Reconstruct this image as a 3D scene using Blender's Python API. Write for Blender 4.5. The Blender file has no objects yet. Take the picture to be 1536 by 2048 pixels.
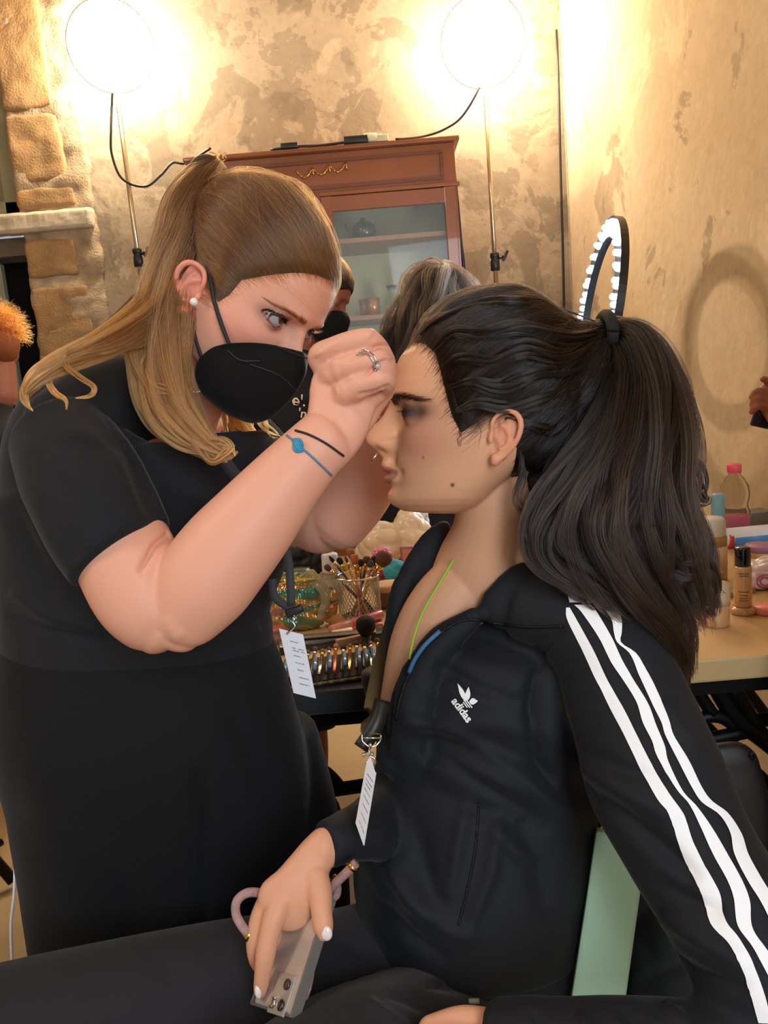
import bpy, bmesh, math, random
import numpy as np
from mathutils import Vector, Matrix, Quaternion
from mathutils.bvhtree import BVHTree
random.seed(7); rng = np.random.default_rng(7)
PI = math.pi
scene = bpy.context.scene
C = scene.collection

# ------------------------------------------------------------------ camera
FPX = 1540.0; CX, CY = 768.0, 1024.0
dn = np.array([793.0, 9506.0, 1540.0]); dn /= np.linalg.norm(dn)
Uc = np.array([-dn[0], dn[1], dn[2]])
Yc = np.array([0, 0, -1.0]); Yc = Yc - Yc.dot(Uc)*Uc; Yc /= np.linalg.norm(Yc)
Xc = np.cross(Yc, Uc)
RW = np.array([Xc, Yc, Uc])                  # world = RW @ cam
CAM = np.array([0, 0, 1.18])
RIGHT, UP, BACK = RW[:, 0], RW[:, 1], RW[:, 2]
FWD = -BACK
cd = bpy.data.cameras.new('camera'); cam = bpy.data.objects.new('camera', cd); C.objects.link(cam)
M4 = Matrix([list(RW[i])+[CAM[i]] for i in range(3)]+[[0, 0, 0, 1]])
cam.matrix_world = M4
cd.sensor_fit = 'VERTICAL'; cd.sensor_height = 24; cd.lens = 24*FPX/2048; cd.clip_start = 0.05; cd.clip_end = 50
scene.camera = cam
scene.view_settings.view_transform = 'Standard'; scene.view_settings.look = 'None'
scene.view_settings.gamma = 1; scene.view_settings.use_curve_mapping = False

def P(px, py, d):
    return CAM + RW @ np.array([(px-CX)/FPX*d, -(py-CY)/FPX*d, -d])
def Pn(a):
    a = np.asarray(a, float)
    c = np.stack([(a[:, 0]-CX)/FPX*a[:, 2], -(a[:, 1]-CY)/FPX*a[:, 2], -a[:, 2]], 1)
    return CAM + c @ RW.T
def proj(v):
    c = (np.asarray(v)-CAM) @ RW
    d = -c[:, 2]
    return np.stack([CX+c[:, 0]/d*FPX, CY-c[:, 1]/d*FPX, d], 1)
def on_plane(px, py, axis, val):
    """point where the line of sight through a pixel meets a world plane (room surveying)"""
    r = P(px, py, 1.0)-CAM
    return CAM + r*((val-CAM[axis])/r[axis])

# ------------------------------------------------------------------ objects
def tag(o, label=None, cat=None, group=None, kind=None):
    if label: o['label'] = label
    if cat: o['category'] = cat
    if group: o['group'] = group
    if kind: o['kind'] = kind
    return o
def empty(name, loc, label, cat, group=None, rz=0):
    o = bpy.data.objects.new(name, None); C.objects.link(o)
    o.location = Vector(loc); o.rotation_euler = (0, 0, rz); o.empty_display_size = .02
    return tag(o, label, cat, group)
def mk(name, vf, mat, parent=None, smooth=True, col=None, world=True):
    """vf=(verts,faces) in world space; parented under parent without moving."""
    v, f = vf
    me = bpy.data.meshes.new(name)
    v = np.asarray(v, float)
    if isinstance(f, np.ndarray) and f.ndim == 2:
        n, k = f.shape
        me.vertices.add(len(v)); me.vertices.foreach_set('co', v.astype(np.float32).ravel())
        me.loops.add(n*k); me.loops.foreach_set('vertex_index', f.astype(np.int32).ravel())
        me.polygons.add(n); me.polygons.foreach_set('loop_start', np.arange(0, n*k, k, dtype=np.int32))
        me.update(calc_edges=True); me.validate()
    else:
        me.from_pydata([tuple(map(float, q)) for q in v], [], [tuple(map(int, q)) for q in f]); me.update()
    for p in me.polygons: p.use_smooth = smooth
    if isinstance(mat, (list, tuple)):
        for m in mat: me.materials.append(m)
    else: me.materials.append(mat)
    if col is not None:
        a = me.attributes.new('col', 'FLOAT_COLOR', 'POINT')
        cc = np.ones((len(me.vertices), 4), np.float32); cc[:, :3] = col[:len(me.vertices)]
        a.data.foreach_set('color', cc.ravel())
    o = bpy.data.objects.new(name, me); C.objects.link(o)
    if parent is not None: attach(o, parent)
    return o
def wmat(o):
    m = Matrix.LocRotScale(o.location, o.rotation_euler, o.scale)
    p = o.parent
    return wmat(p) @ o.matrix_parent_inverse @ m if p else m
def attach(o, parent):
    o.parent = parent; o.matrix_parent_inverse = wmat(parent).inverted(); return o
def recenter(o):
    """put a single-mesh thing's origin at its base"""
    n = len(o.data.vertices); a = np.empty(n*3, np.float32); o.data.vertices.foreach_get('co', a); a = a.reshape(-1, 3)
    b = np.array([a[:, 0].mean(), a[:, 1].mean(), a[:, 2].min()], np.float32)
    o.data.vertices.foreach_set('co', (a-b).ravel()); o.location = o.location + Vector(b.tolist()); return o
def thing(name, vf, mat, label, cat, group=None, smooth=True, col=None, kind=None):
    o = mk(name, vf, mat, None, smooth, col); recenter(o); return tag(o, label, cat, group, kind)
def copy_tree(o, parent=None):
    c = o.copy(); C.objects.link(c); c.parent = parent
    for ch in [k for k in bpy.data.objects if k.parent == o]: copy_tree(ch, c)
    return c

# ------------------------------------------------------------------ shapes
def join(*parts):
    vs, fs, n = [], [], 0
    for v, f in parts:
        v = np.asarray(v, float); vs.append(v); fs += [tuple(int(i)+n for i in q) for q in f]; n += len(v)
    return np.concatenate(vs), fs
def crom(a, sub):
    a = np.asarray(a, float); n = len(a)
    if n < 3: return np.array([a[0]+(a[-1]-a[0])*t for t in np.linspace(0, 1, sub+1)])
    e = np.vstack([2*a[0]-a[1], a, 2*a[-1]-a[-2]]); out = []
    for i in range(1, n):
        p0, p1, p2, p3 = e[i-1], e[i], e[i+1], e[i+2]
        for t in np.arange(sub)/sub:
            out.append(.5*((2*p1)+(-p0+p2)*t+(2*p0-5*p1+4*p2-p3)*t*t+(-p0+3*p1-3*p2+p3)*t**3))
    out.append(a[-1]); return np.array(out)
def loft(rings, cap=True):
    """rings: (m,k,3) closed loops"""
    m, k = rings.shape[:2]; v = rings.reshape(-1, 3); f = []
    for i in range(m-1):
        for j in range(k):
            a, b = i*k+j, i*k+(j+1) % k
            f.append((a, b, b+k, a+k))
    if cap:
        v = np.vstack([v, rings[0].mean(0), rings[-1].mean(0)]); c0, c1 = m*k, m*k+1
        for j in range(k):
            f.append((c0, (j+1) % k, j)); f.append((c1, (m-1)*k+j, (m-1)*k+(j+1) % k))
    return v, f
def limb(nodes, seg=24, sub=6, th=1.0, n=2.0, cap=.8, world=False, wdir=None, twist=None):
    """nodes: (px,py,d,rpx[,thickness ratio]) -> closed organic tube, r measured in pixels at its depth."""
    N = np.array([list(q)+[th]*(5-len(q)) for q in nodes], float)
    if world: pts, r = N[:, :3], N[:, 3]
    else: pts = Pn(N[:, :3]); r = N[:, 3]*N[:, 2]/FPX
    D = crom(np.column_stack([pts, r, N[:, 4]]), sub)
    pts, r, tr = D[:, :3], np.maximum(D[:, 3], 1e-4), D[:, 4]
    T = np.gradient(pts, axis=0); T /= np.linalg.norm(T, axis=1)[:, None]+1e-12
    if cap > 0:
        s = np.array([.35, .65, .87, .98]); h = np.sqrt(1-s**2)
        a0 = np.array([pts[0]-T[0]*r[0]*cap*q for q in h]); a1 = np.array([pts[-1]+T[-1]*r[-1]*cap*q for q in h[::-1]])
        pts = np.vstack([a0, pts, a1]); T = np.vstack([np.repeat(T[:1], 4, 0), T, np.repeat(T[-1:], 4, 0)])
        r = np.concatenate([r[0]*s, r, r[-1]*s[::-1]]); tr = np.concatenate([[tr[0]]*4, tr, [tr[-1]]*4])
    F = FWD if wdir is None else np.asarray(wdir, float)
    W = F - (T@F)[:, None]*T
    ln = np.linalg.norm(W, axis=1)[:, None]; W = W/np.maximum(ln, 1e-6)
    U = np.cross(T, W)
    a = np.linspace(0, 2*PI, seg, endpoint=False)
    ca = np.sign(np.cos(a))*np.abs(np.cos(a))**(2/n); sa = np.sign(np.sin(a))*np.abs(np.sin(a))**(2/n)
    R = pts[:, None]+U[:, None]*(r[:, None]*ca)[..., None]+W[:, None]*((r*tr)[:, None]*sa)[..., None]
    return loft(R)
def tube(pts, r, seg=8, sub=4, cap=.5):
    """world-space tube with parallel-transport frame"""
    pts = np.asarray(pts, float); rr = np.full(len(pts), r) if np.isscalar(r) else np.asarray(r, float)
    D = crom(np.column_stack([pts, rr]), sub) if sub > 1 else np.column_stack([pts, rr])
    pts, rr = D[:, :3], D[:, 3]
    T = np.gradient(pts, axis=0); T /= np.linalg.norm(T, axis=1)[:, None]+1e-12
    u = np.cross(T[0], [0, 0, 1.]);
    if np.linalg.norm(u) < .1: u = np.cross(T[0], [1., 0, 0])
    u /= np.linalg.norm(u); a = np.linspace(0, 2*PI, seg, endpoint=False); R = []
    for i in range(len(pts)):
        u = u-u.dot(T[i])*T[i]; u /= np.linalg.norm(u); w = np.cross(T[i], u)
        R.append(pts[i]+rr[i]*(np.cos(a)[:, None]*u+np.sin(a)[:, None]*w))
    return loft(np.array(R))
def ball(c, r, seg=20, rings=14, axes=None):
    """ellipsoid, world; r scalar or 3; axes 3x3 rows"""
    r = np.full(3, r) if np.isscalar(r) else np.asarray(r, float)
    A = np.eye(3) if axes is None else np.asarray(axes)
    R = []
    for i in range(1, rings):
        t = PI*i/rings; a = np.linspace(0, 2*PI, seg, endpoint=False)
        q = np.stack([np.sin(t)*np.cos(a), np.sin(t)*np.sin(a), np.full(seg, np.cos(t))], 1)*r
        R.append(q@A+np.asarray(c))
    v, f = loft(np.array(R)); v[-2] = np.asarray(c)+np.array([0, 0, r[2]])@A; v[-1] = np.asarray(c)-np.array([0, 0, r[2]])@A
    return v, [q[::-1] for q in f]
def box(c, s, bev=0, rot=None):
    bm = bmesh.new(); bmesh.ops.create_cube(bm, size=1)
    for v in bm.verts: v.co = Vector((v.co.x*s[0], v.co.y*s[1], v.co.z*s[2]))
    if bev: bmesh.ops.bevel(bm, geom=bm.edges[:], offset=bev, segments=2, profile=.6, affect='EDGES')
    R = np.eye(3) if rot is None else np.asarray(rot)
    v = np.array([list(q.co) for q in bm.verts])@R+np.asarray(c, float)
    f = [tuple(q.index for q in p.verts) for p in bm.faces]; bm.free(); return v, f
def boxp(p0, p1, bev=0):
    p0, p1 = np.asarray(p0, float), np.asarray(p1, float)
    return box((p0+p1)/2, np.abs(p1-p0), bev)
def lathe(prof, c, seg=32, axis=None):
    """prof [(r,z)] bottom to top about axis through c"""
    ax = np.array([0, 0, 1.]) if axis is None else np.asarray(axis, float)/np.linalg.norm(axis)
    u = np.cross(ax, [0, 1., 0]);
    if np.linalg.norm(u) < .1: u = np.cross(ax, [1., 0, 0])
    u /= np.linalg.norm(u); w = np.cross(ax, u); a = np.linspace(0, 2*PI, seg, endpoint=False)
    R = np.array([np.asarray(c)+ax*z+max(r, 1e-5)*(np.cos(a)[:, None]*u+np.sin(a)[:, None]*w) for r, z in prof])
    return loft(R)
def rot3(axis, ang):
    return np.array(Matrix.Rotation(ang, 3, Vector(axis)))
def prism(poly2d, o, u, v, n, h):
    """flat polygon (in u,v plane at o) with thickness h along n"""
    o, u, v, n = [np.asarray(q, float) for q in (o, u, v, n)]
    a = np.array([o+u*x+v*y for x, y in poly2d]); k = len(a); V = np.vstack([a, a+n*h])
    f = [tuple(range(k))[::-1], tuple(range(k, 2*k))]+[(i, (i+1) % k, k+(i+1) % k, k+i) for i in range(k)]
    return V, f

def remesh(vf, voxel, smooth=2, fac=.5):
    me = bpy.data.meshes.new('t'); v, f = vf
    me.from_pydata([tuple(map(float, q)) for q in v], [], [tuple(map(int, q)) for q in f]); me.update()
    bm = bmesh.new(); bm.from_mesh(me); bmesh.ops.recalc_face_normals(bm, faces=bm.faces[:]); bm.to_mesh(me); bm.free()
    o = bpy.data.objects.new('t', me); C.objects.link(o)
    m = o.modifiers.new('r', 'REMESH'); m.mode = 'VOXEL'; m.voxel_size = voxel; m.adaptivity = 0
    dg = bpy.context.evaluated_depsgraph_get(); ev = o.evaluated_get(dg); r = ev.to_mesh()
    n = len(r.vertices); V = np.empty(n*3, np.float32); r.vertices.foreach_get('co', V); V = V.reshape(-1, 3).astype(float)
    nl = len(r.loops); L = np.empty(nl, np.int32); r.loops.foreach_get('vertex_index', L)
    lt = np.empty(len(r.polygons), np.int32); r.polygons.foreach_get('loop_total', lt)
    if (lt == 4).all(): F = L.reshape(-1, 4)
    else: F = [tuple(p.vertices) for p in r.polygons]
    ev.to_mesh_clear(); bpy.data.objects.remove(o); bpy.data.meshes.remove(me)
    V = relax(V, F, smooth, fac)
    return V, F
def relax(V, F, it, fac=.5, mask=None):
    F = np.asarray(F); k = F.shape[1]
    E = np.vstack([F[:, [i, (i+1) % k]] for i in range(k)])
    for _ in range(it):
        S = np.zeros_like(V); cnt = np.zeros(len(V))
        for c in range(3):
            S[:, c] = np.bincount(E[:, 0], V[E[:, 1], c], len(V))+np.bincount(E[:, 1], V[E[:, 0], c], len(V))
        cnt = np.bincount(E[:, 0], minlength=len(V))+np.bincount(E[:, 1], minlength=len(V))
        D = S/np.maximum(cnt, 1)[:, None]-V
        V = V+D*(fac if mask is None else (fac*mask)[:, None])
    return V
def normals(V, F):
    F = np.asarray(F); N = np.zeros_like(V)
    n = np.cross(V[F[:, 2]]-V[F[:, 0]], V[F[:, 3 if F.shape[1] > 3 else 2]]-V[F[:, 1]])
    for i in range(F.shape[1]):
        for c in range(3): N[:, c] += np.bincount(F[:, i], n[:, c], len(V))
    return N/(np.linalg.norm(N, axis=1)[:, None]+1e-12)
def polydist(q, line):
    """2D distance from points q to polyline, plus parameter (0..1)"""
    line = np.asarray(line, float); best = np.full(len(q), 1e9); par = np.zeros(len(q)); m = len(line)-1
    for i in range(m):
        a, b = line[i], line[i+1]; ab = b-a; t = np.clip(((q-a)@ab)/(ab@ab+1e-9), 0, 1)
        dd = np.linalg.norm(q-a-t[:, None]*ab, axis=1); w = dd < best
        best[w] = dd[w]; par[w] = (i+t[w])/m
    return best, par
def folds(V, F, lst, side=True):
    """cloth folds: list of (polyline px, width px, height m); raised (+) or pressed (-), fading at ends"""
    N = normals(V, F); q = proj(V); face = (N@BACK) > .05
    D = np.zeros(len(V))
    for line, w, h in lst:
        dd, t = polydist(q[:, :2], line)
        g = np.exp(-(dd/w)**2)*np.sin(np.clip(t*1.0, 0.0, 1)*PI)**.5
        D += h*g*face
    return V+N*D[:, None]
def inpoly(q, poly):
    x, y = q[:, 0], q[:, 1]; c = np.zeros(len(q), bool); n = len(poly)
    for i in range(n):
        x0, y0 = poly[i]; x1, y1 = poly[(i+1) % n]
        m = ((y0 > y) != (y1 > y)); c ^= m & (x < (x1-x0)*(y-y0)/((y1-y0) or 1e-9)+x0)
    return c
def bvh(vf):
    v, f = vf
    return BVHTree.FromPolygons([tuple(map(float, q)) for q in v], [tuple(map(int, q)) for q in f])
def surf(tree, px, py, off=.001, back=None):
    """point on a surface seen along a pixel's line of sight, lifted off it"""
    r = P(px, py, 1.0)-CAM; r = r/np.linalg.norm(r)
    h = tree.ray_cast(Vector(CAM), Vector(r))
    if h[0] is None: return None
    n = np.array(h[1]);
    if n@r > 0: n = -n
    return np.array(h[0])+n*off
def patch(tree, left, right, nu, off=.0012, th=.0006, bak=None, sub=10):
    """thin applied strip between two pixel polylines, laid on a surface and given thickness"""
    L, R = (crom(np.array(left, float), sub), crom(np.array(right, float), sub)) if sub > 1 else (np.array(left), np.array(right)); rows = []
    for a, b in zip(L, R):
        row = []
        for t in np.linspace(0, 1, nu):
            q = a+(b-a)*t; s = surf(tree, q[0], q[1], off); row.append(s)
        rows.append(row)
    flat = [s for r in rows for s in r if s is not None]
    V = []; idx = {}
    F = []
    for i, r in enumerate(rows):
        for j, s in enumerate(r):
            if s is not None: idx[(i, j)] = len(V); V.append(s)
    for i in range(len(rows)-1):
        for j in range(nu-1):
            k = [(i, j), (i, j+1), (i+1, j+1), (i+1, j)]
            if all(q in idx for q in k): F.append(tuple(idx[q] for q in k))
    return np.array(V), F
def flat_patch(tree, polys, off=.0012):
    """pixel polygons (triangles/quads) laid on a surface"""
    V, F = [], []
    for poly in polys:
        s = [surf(tree, x, y, off) for x, y in poly]
        if any(q is None for q in s): continue
        F.append(tuple(range(len(V), len(V)+len(s)))); V += s
    return np.array(V), F

# ------------------------------------------------------------------ materials
def srgb(r, g, b):
    return tuple(((c/255)/12.92 if c/255 <= .04045 else ((c/255+.055)/1.055)**2.4) for c in (r, g, b))
def mat(name, col=(128, 128, 128), rough=.6, metal=0, emit=None, es=0, trans=0, ior=1.45, spec=.5, sss=0, sheen=0, alpha=1, bump=0, bscale=200, attr=False, var=0, coat=0, bdist=.001):
    m = bpy.data.materials.new(name); m.use_nodes = True; nt = m.node_tree; b = nt.nodes['Principled BSDF']; L = nt.links
    c = srgb(*col); b.inputs['Base Color'].default_value = (*c, 1)
    b.inputs['Roughness'].default_value = rough; b.inputs['Metallic'].default_value = metal
    b.inputs['IOR'].default_value = ior; b.inputs['Specular IOR Level'].default_value = spec
    b.inputs['Transmission Weight'].default_value = trans; b.inputs['Alpha'].default_value = alpha
    b.inputs['Coat Weight'].default_value = coat
    if sss:
        b.inputs['Subsurface Weight'].default_value = sss; b.inputs['Subsurface Radius'].default_value = (1, .35, .2); b.inputs['Subsurface Scale'].default_value = .006
    if sheen:
        b.inputs['Sheen Weight'].default_value = sheen; b.inputs['Sheen Roughness'].default_value = .4
    if emit: b.inputs['Emission Color'].default_value = (*srgb(*emit), 1); b.inputs['Emission Strength'].default_value = es
    src = None
    if attr:
        a = nt.nodes.new('ShaderNodeAttribute'); a.attribute_name = 'col'; src = a.outputs['Color']; L.new(src, b.inputs['Base Color'])
    if var:
        n = nt.nodes.new('ShaderNodeTexNoise'); n.inputs['Scale'].default_value = bscale*.1; n.inputs['Detail'].default_value = 5
        tc = nt.nodes.new('ShaderNodeTexCoord'); L.new(tc.outputs['Object'], n.inputs['Vector'])
        mx = nt.nodes.new('ShaderNodeMix'); mx.data_type = 'RGBA'; mx.blend_type = 'MULTIPLY'
        cr = nt.nodes.new('ShaderNodeValToRGB'); cr.color_ramp.elements[0].position = .3; cr.color_ramp.elements[1].position = .7
        cr.color_ramp.elements[0].color = (1-var, 1-var, 1-var, 1); cr.color_ramp.elements[1].color = (1, 1, 1, 1)
        L.new(n.outputs['Fac'], cr.inputs['Fac']); mx.inputs[0].default_value = 1
        if src: L.new(src, mx.inputs[6])
        else: mx.inputs[6].default_value = (*c, 1)
        L.new(cr.outputs['Color'], mx.inputs[7]); L.new(mx.outputs[2], b.inputs['Base Color'])
    if bump:
        n = nt.nodes.new('ShaderNodeTexNoise'); n.inputs['Scale'].default_value = bscale; n.inputs['Detail'].default_value = 4
        tc = nt.nodes.new('ShaderNodeTexCoord'); L.new(tc.outputs['Object'], n.inputs['Vector'])
        bp = nt.nodes.new('ShaderNodeBump'); bp.inputs['Strength'].default_value = bump; bp.inputs['Distance'].default_value = bdist
        L.new(n.outputs['Fac'], bp.inputs['Height']); L.new(bp.outputs['Normal'], b.inputs['Normal'])
    return m
def hairmat(name, root, tip, rough=.3, p0=.2, p1=.9):
    m = bpy.data.materials.new(name); m.use_nodes = True; nt = m.node_tree; nt.nodes.clear(); L = nt.links
    o = nt.nodes.new('ShaderNodeOutputMaterial'); h = nt.nodes.new('ShaderNodeBsdfHairPrincipled'); h.model = 'CHIANG'; h.parametrization = 'COLOR'
    hi = nt.nodes.new('ShaderNodeHairInfo'); cr = nt.nodes.new('ShaderNodeValToRGB')
    cr.color_ramp.elements[0].position = p0; cr.color_ramp.elements[0].color = (*srgb(*root), 1)
    cr.color_ramp.elements[1].position = p1; cr.color_ramp.elements[1].color = (*srgb(*tip), 1)
    a = nt.nodes.new('ShaderNodeAttribute'); a.attribute_name = 'tone'
    L.new(a.outputs['Fac'], cr.inputs['Fac']); L.new(cr.outputs['Color'], h.inputs['Color'])
    h.inputs['Roughness'].default_value = rough; h.inputs['Radial Roughness'].default_value = .5
    L.new(h.outputs[0], o.inputs['Surface']); return m
def strands(name, S, mt, parent, r=.00015, tone=None):
    """S: (n,k,3) world strands -> native hair curves"""
    n, k = S.shape[:2]; hc = bpy.data.hair_curves.new(name); hc.add_curves([k]*n)
    hc.attributes['position'].data.foreach_set('vector', S.reshape(-1).astype(np.float32)) if 'position' in hc.attributes else hc.position_data.foreach_set('vector', S.reshape(-1).astype(np.float32))
    ra = hc.attributes.get('radius') or hc.attributes.new('radius', 'FLOAT', 'POINT')
    rr = r*np.linspace(1, .35, k)**.5
    rv = (rng.uniform(.7, 1.3, (n, 1))*rr).astype(np.float32); ra.data.foreach_set('value', rv.ravel())
    ta = hc.attributes.new('tone', 'FLOAT', 'POINT')
    tv = np.clip((np.tile(np.linspace(0, 1, k), (n, 1)) if tone is None else tone)+rng.normal(0, .12, (n, 1)), 0, 1).astype(np.float32)
    ta.data.foreach_set('value', tv.ravel())
    hc.materials.append(mt); o = bpy.data.objects.new(name, hc); C.objects.link(o)
    if parent is not None: attach(o, parent)
    return o
def lock(nodes, n, k=22, wave=0, spread=1.0, jit=.15, tipj=.1, frizz=.0, clump=.26):
    """hair lock: n strands following px nodes (px,py,d,rpx) -> (n,k,3)"""
    N = np.array(nodes, float); pts = Pn(N[:, :3]); r = N[:, 3]*N[:, 2]/FPX
    D = crom(np.column_stack([pts, r]), 12); idx = np.linspace(0, len(D)-1, k).astype(int); D = D[idx]
    pts, r = D[:, :3], D[:, 3]; T = np.gradient(pts, axis=0); T /= np.linalg.norm(T, axis=1)[:, None]+1e-12
    W = FWD-(T@FWD)[:, None]*T; W /= np.linalg.norm(W, axis=1)[:, None]+1e-9; U = np.cross(T, W)
    t = np.linspace(0, 1, k)
    cl = rng.integers(0, max(4, n//36), n); ca = rng.uniform(0, 2*PI, cl.max()+1)[cl]; cw = rng.uniform(2, 5, cl.max()+1)[cl]
    tw = rng.normal(0, .5, cl.max()+1)[cl][:, None]*t
    m = cl.max()+1; A_ = rng.uniform(0, 2*PI, m)[cl]; Q_ = np.sqrt(rng.uniform(0, 1, m))[cl]*.92
    a2 = rng.uniform(0, 2*PI, n); q2 = np.sqrt(rng.uniform(0, 1, n))*clump; fl = (1.35-.75*t)[None]
    off = np.stack([Q_[:, None]*np.cos(A_[:, None]+tw)+q2[:, None]*np.cos(a2)[:, None]*fl, Q_[:, None]*np.sin(A_[:, None]+tw)+q2[:, None]*np.sin(a2)[:, None]*fl], -1)
    off = off+jit*np.stack([np.sin(cw[:, None]*2*t+ca[:, None]), np.cos(cw[:, None]*1.6*t+ca[:, None]*2)], -1)*np.clip(t*2, 0, 1)[None, :, None]*spread
    S = pts[None]+(U[None]*off[..., :1]+W[None]*off[..., 1:])*r[None, :, None]
    if wave:
        S = S+wave*np.sin(ca[:, None, None]+cw[:, None, None]*3*t[None, :, None])*U[None]*t[None, :, None]
    # uneven lengths
    cut = 1-np.abs(rng.normal(0, tipj, n)); cut = np.clip(cut, .5, 1)
    ti = t[None]*cut[:, None]*(k-1); i0 = np.clip(ti.astype(int), 0, k-2); fr = (ti-i0)[..., None]
    ii = np.arange(n)[:, None]; S = S[ii, i0]*(1-fr)+S[ii, i0+1]*fr
    if frizz: S = S+np.cumsum(rng.normal(0, frizz, S.shape), axis=1)*.5
    return S
AMB = .42; DAY_P = 46; WARM_P = 20; LAMP_E = 60; LY = 3.3; PT = 56; RING_E = 60; RING_P = 12
scene.view_settings.exposure = 0.0
# ------------------------------------------------------------------ room shell
def plaster(name, base, light, dark, patch_lo=.55, scale=1.0, ring=None, darkness=1.0):
    m = bpy.data.materials.new(name); m.use_nodes = True; nt = m.node_tree; b = nt.nodes['Principled BSDF']; L = nt.links
    N = nt.nodes.new
    tc = N('ShaderNodeTexCoord'); geo = N('ShaderNodeNewGeometry'); vec = geo.outputs['Position']
    def noise(sc, det, rough=.6, dist=0.):
        n = N('ShaderNodeTexNoise'); n.inputs['Scale'].default_value = sc*scale; n.inputs['Detail'].default_value = det
        n.inputs['Roughness'].default_value = rough; n.inputs['Distortion'].default_value = dist; L.new(vec, n.inputs['Vector']); return n.outputs['Fac']
    def ramp(f, p0, p1, c0=0, c1=1):
        r = N('ShaderNodeValToRGB'); e = r.color_ramp.elements; e[0].position = p0; e[1].position = p1
        e[0].color = (c0, c0, c0, 1); e[1].color = (c1, c1, c1, 1); L.new(f, r.inputs['Fac']); return r.outputs['Color']
    def mix(f, a, c, blend='MIX'):
        x = N('ShaderNodeMix'); x.data_type = 'RGBA'; x.blend_type = blend
        if isinstance(f, float): x.inputs[0].default_value = f
        else: L.new(f, x.inputs[0])
        for i, q in ((6, a), (7, c)):
            if isinstance(q, tuple): x.inputs[i].default_value = (*q, 1)
            else: L.new(q, x.inputs[i])
        return x.outputs[2]
    B, Li, D = srgb(*base), srgb(*light), srgb(*dark)
    c = mix(ramp(noise(1.6, 6), .35, .65), B, Li)
    c = mix(ramp(noise(3.1, 9, .62, .6), patch_lo, patch_lo+.025, 0, .55*darkness), c, D)
    c = mix(ramp(noise(6.3, 9, .66, .3), patch_lo+.04, patch_lo+.06, 0, .4*darkness), c, D)
    c = mix(ramp(noise(2.3, 8, .7, 1.5), .58, .62, 0, .5), c, tuple(min(1, q*1.25) for q in Li))
    if ring:  # ring-shaped shadow painted into the plaster colour
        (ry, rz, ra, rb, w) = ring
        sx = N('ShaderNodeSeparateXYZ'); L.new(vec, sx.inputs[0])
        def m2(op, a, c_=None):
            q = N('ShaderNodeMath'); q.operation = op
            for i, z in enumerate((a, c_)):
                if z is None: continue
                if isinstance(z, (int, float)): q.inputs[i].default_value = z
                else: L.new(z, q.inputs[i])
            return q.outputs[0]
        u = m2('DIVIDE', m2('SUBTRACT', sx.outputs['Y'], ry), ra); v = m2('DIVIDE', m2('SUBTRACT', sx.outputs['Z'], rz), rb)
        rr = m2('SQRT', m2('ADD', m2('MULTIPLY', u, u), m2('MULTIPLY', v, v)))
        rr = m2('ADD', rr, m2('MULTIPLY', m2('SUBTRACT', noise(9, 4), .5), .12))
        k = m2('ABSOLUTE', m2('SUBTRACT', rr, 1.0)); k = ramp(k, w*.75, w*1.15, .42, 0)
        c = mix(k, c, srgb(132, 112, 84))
    c = mix(ramp(noise(30, 6), .3, .7, .88, 1.0), (0, 0, 0), c)
    L.new(c, b.inputs['Base Color']); b.inputs['Roughness'].default_value = .92; b.inputs['Specular IOR Level'].default_value = .15
    bp = N('ShaderNodeBump'); bp.inputs['Strength'].default_value = .5; bp.inputs['Distance'].default_value = .01
    L.new(noise(14, 8), bp.inputs['Height']); L.new(bp.outputs['Normal'], b.inputs['Normal'])
    return m
M_backwall = plaster('plaster_back', (150, 132, 108), (176, 156, 130), (116, 102, 84), .52)
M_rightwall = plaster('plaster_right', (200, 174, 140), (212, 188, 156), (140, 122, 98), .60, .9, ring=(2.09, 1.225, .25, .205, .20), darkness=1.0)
M_floor = mat('floor_stone', (196, 168, 126), .55, var=.25, bscale=14, bump=.2)
M_ceil = mat('ceiling_plaster', (190, 170, 140), .9, var=.2, bscale=20)
M_stone = mat('ochre_stone', (166, 128, 84), .95, var=.4, bscale=110, bump=.7, bdist=.005)
M_mortar = mat('pale_mortar', (180, 154, 120), .95, var=.5, bscale=120, bump=.7, bdist=.006)
M_lintel = mat('lintel_plaster', (196, 178, 150), .9, var=.3, bscale=90, bump=.8)
M_green = mat('grey_green_paint', (128, 122, 92), .5, var=.12, bscale=40)
M_greend = mat('grey_green_door', (150, 150, 128), .5, var=.1, bscale=40)
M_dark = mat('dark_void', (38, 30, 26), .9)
M_iron = mat('black_iron', (22, 22, 22), .45, metal=.6)
M_beam = mat('grey_beam', (112, 100, 84), .9, var=.2, bscale=80)
def S(name, vf, m, parent=None):
    o = mk(name, vf, m, parent, smooth=False)
    if parent is None: tag(o, kind='structure')
    return o
WX, WY = .957, 3.7
from mathutils import noise as mnoise
S('floor', boxp((-3.0, -1.6, -.1), (WX+.1, 4.3, 0)), M_floor)
S('ceiling', boxp((-3.0, -1.6, 3.3), (WX+.1, 4.3, 3.4)), M_ceil)
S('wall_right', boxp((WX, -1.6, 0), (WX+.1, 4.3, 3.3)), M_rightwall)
S('wall_left', boxp((-3.0, -1.6, 0), (-2.9, 4.3, 3.3)), M_ceil)
S('wall_back', join(boxp((-1.53, WY, 0), (WX, WY+.3, 3.3)), boxp((-2.9, WY, 2.12), (-2.25, WY+.3, 3.3)), boxp((-2.9, WY, 0), (-2.4, WY+.3, 2.1)), boxp((-2.25, WY+.22, 2.12), (-1.53, WY+.3, 3.3))), M_backwall)
S('wall_recess', boxp((-2.4, WY+.5, 0), (-1.53, WY+.56, 2.1)), M_dark)
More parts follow.
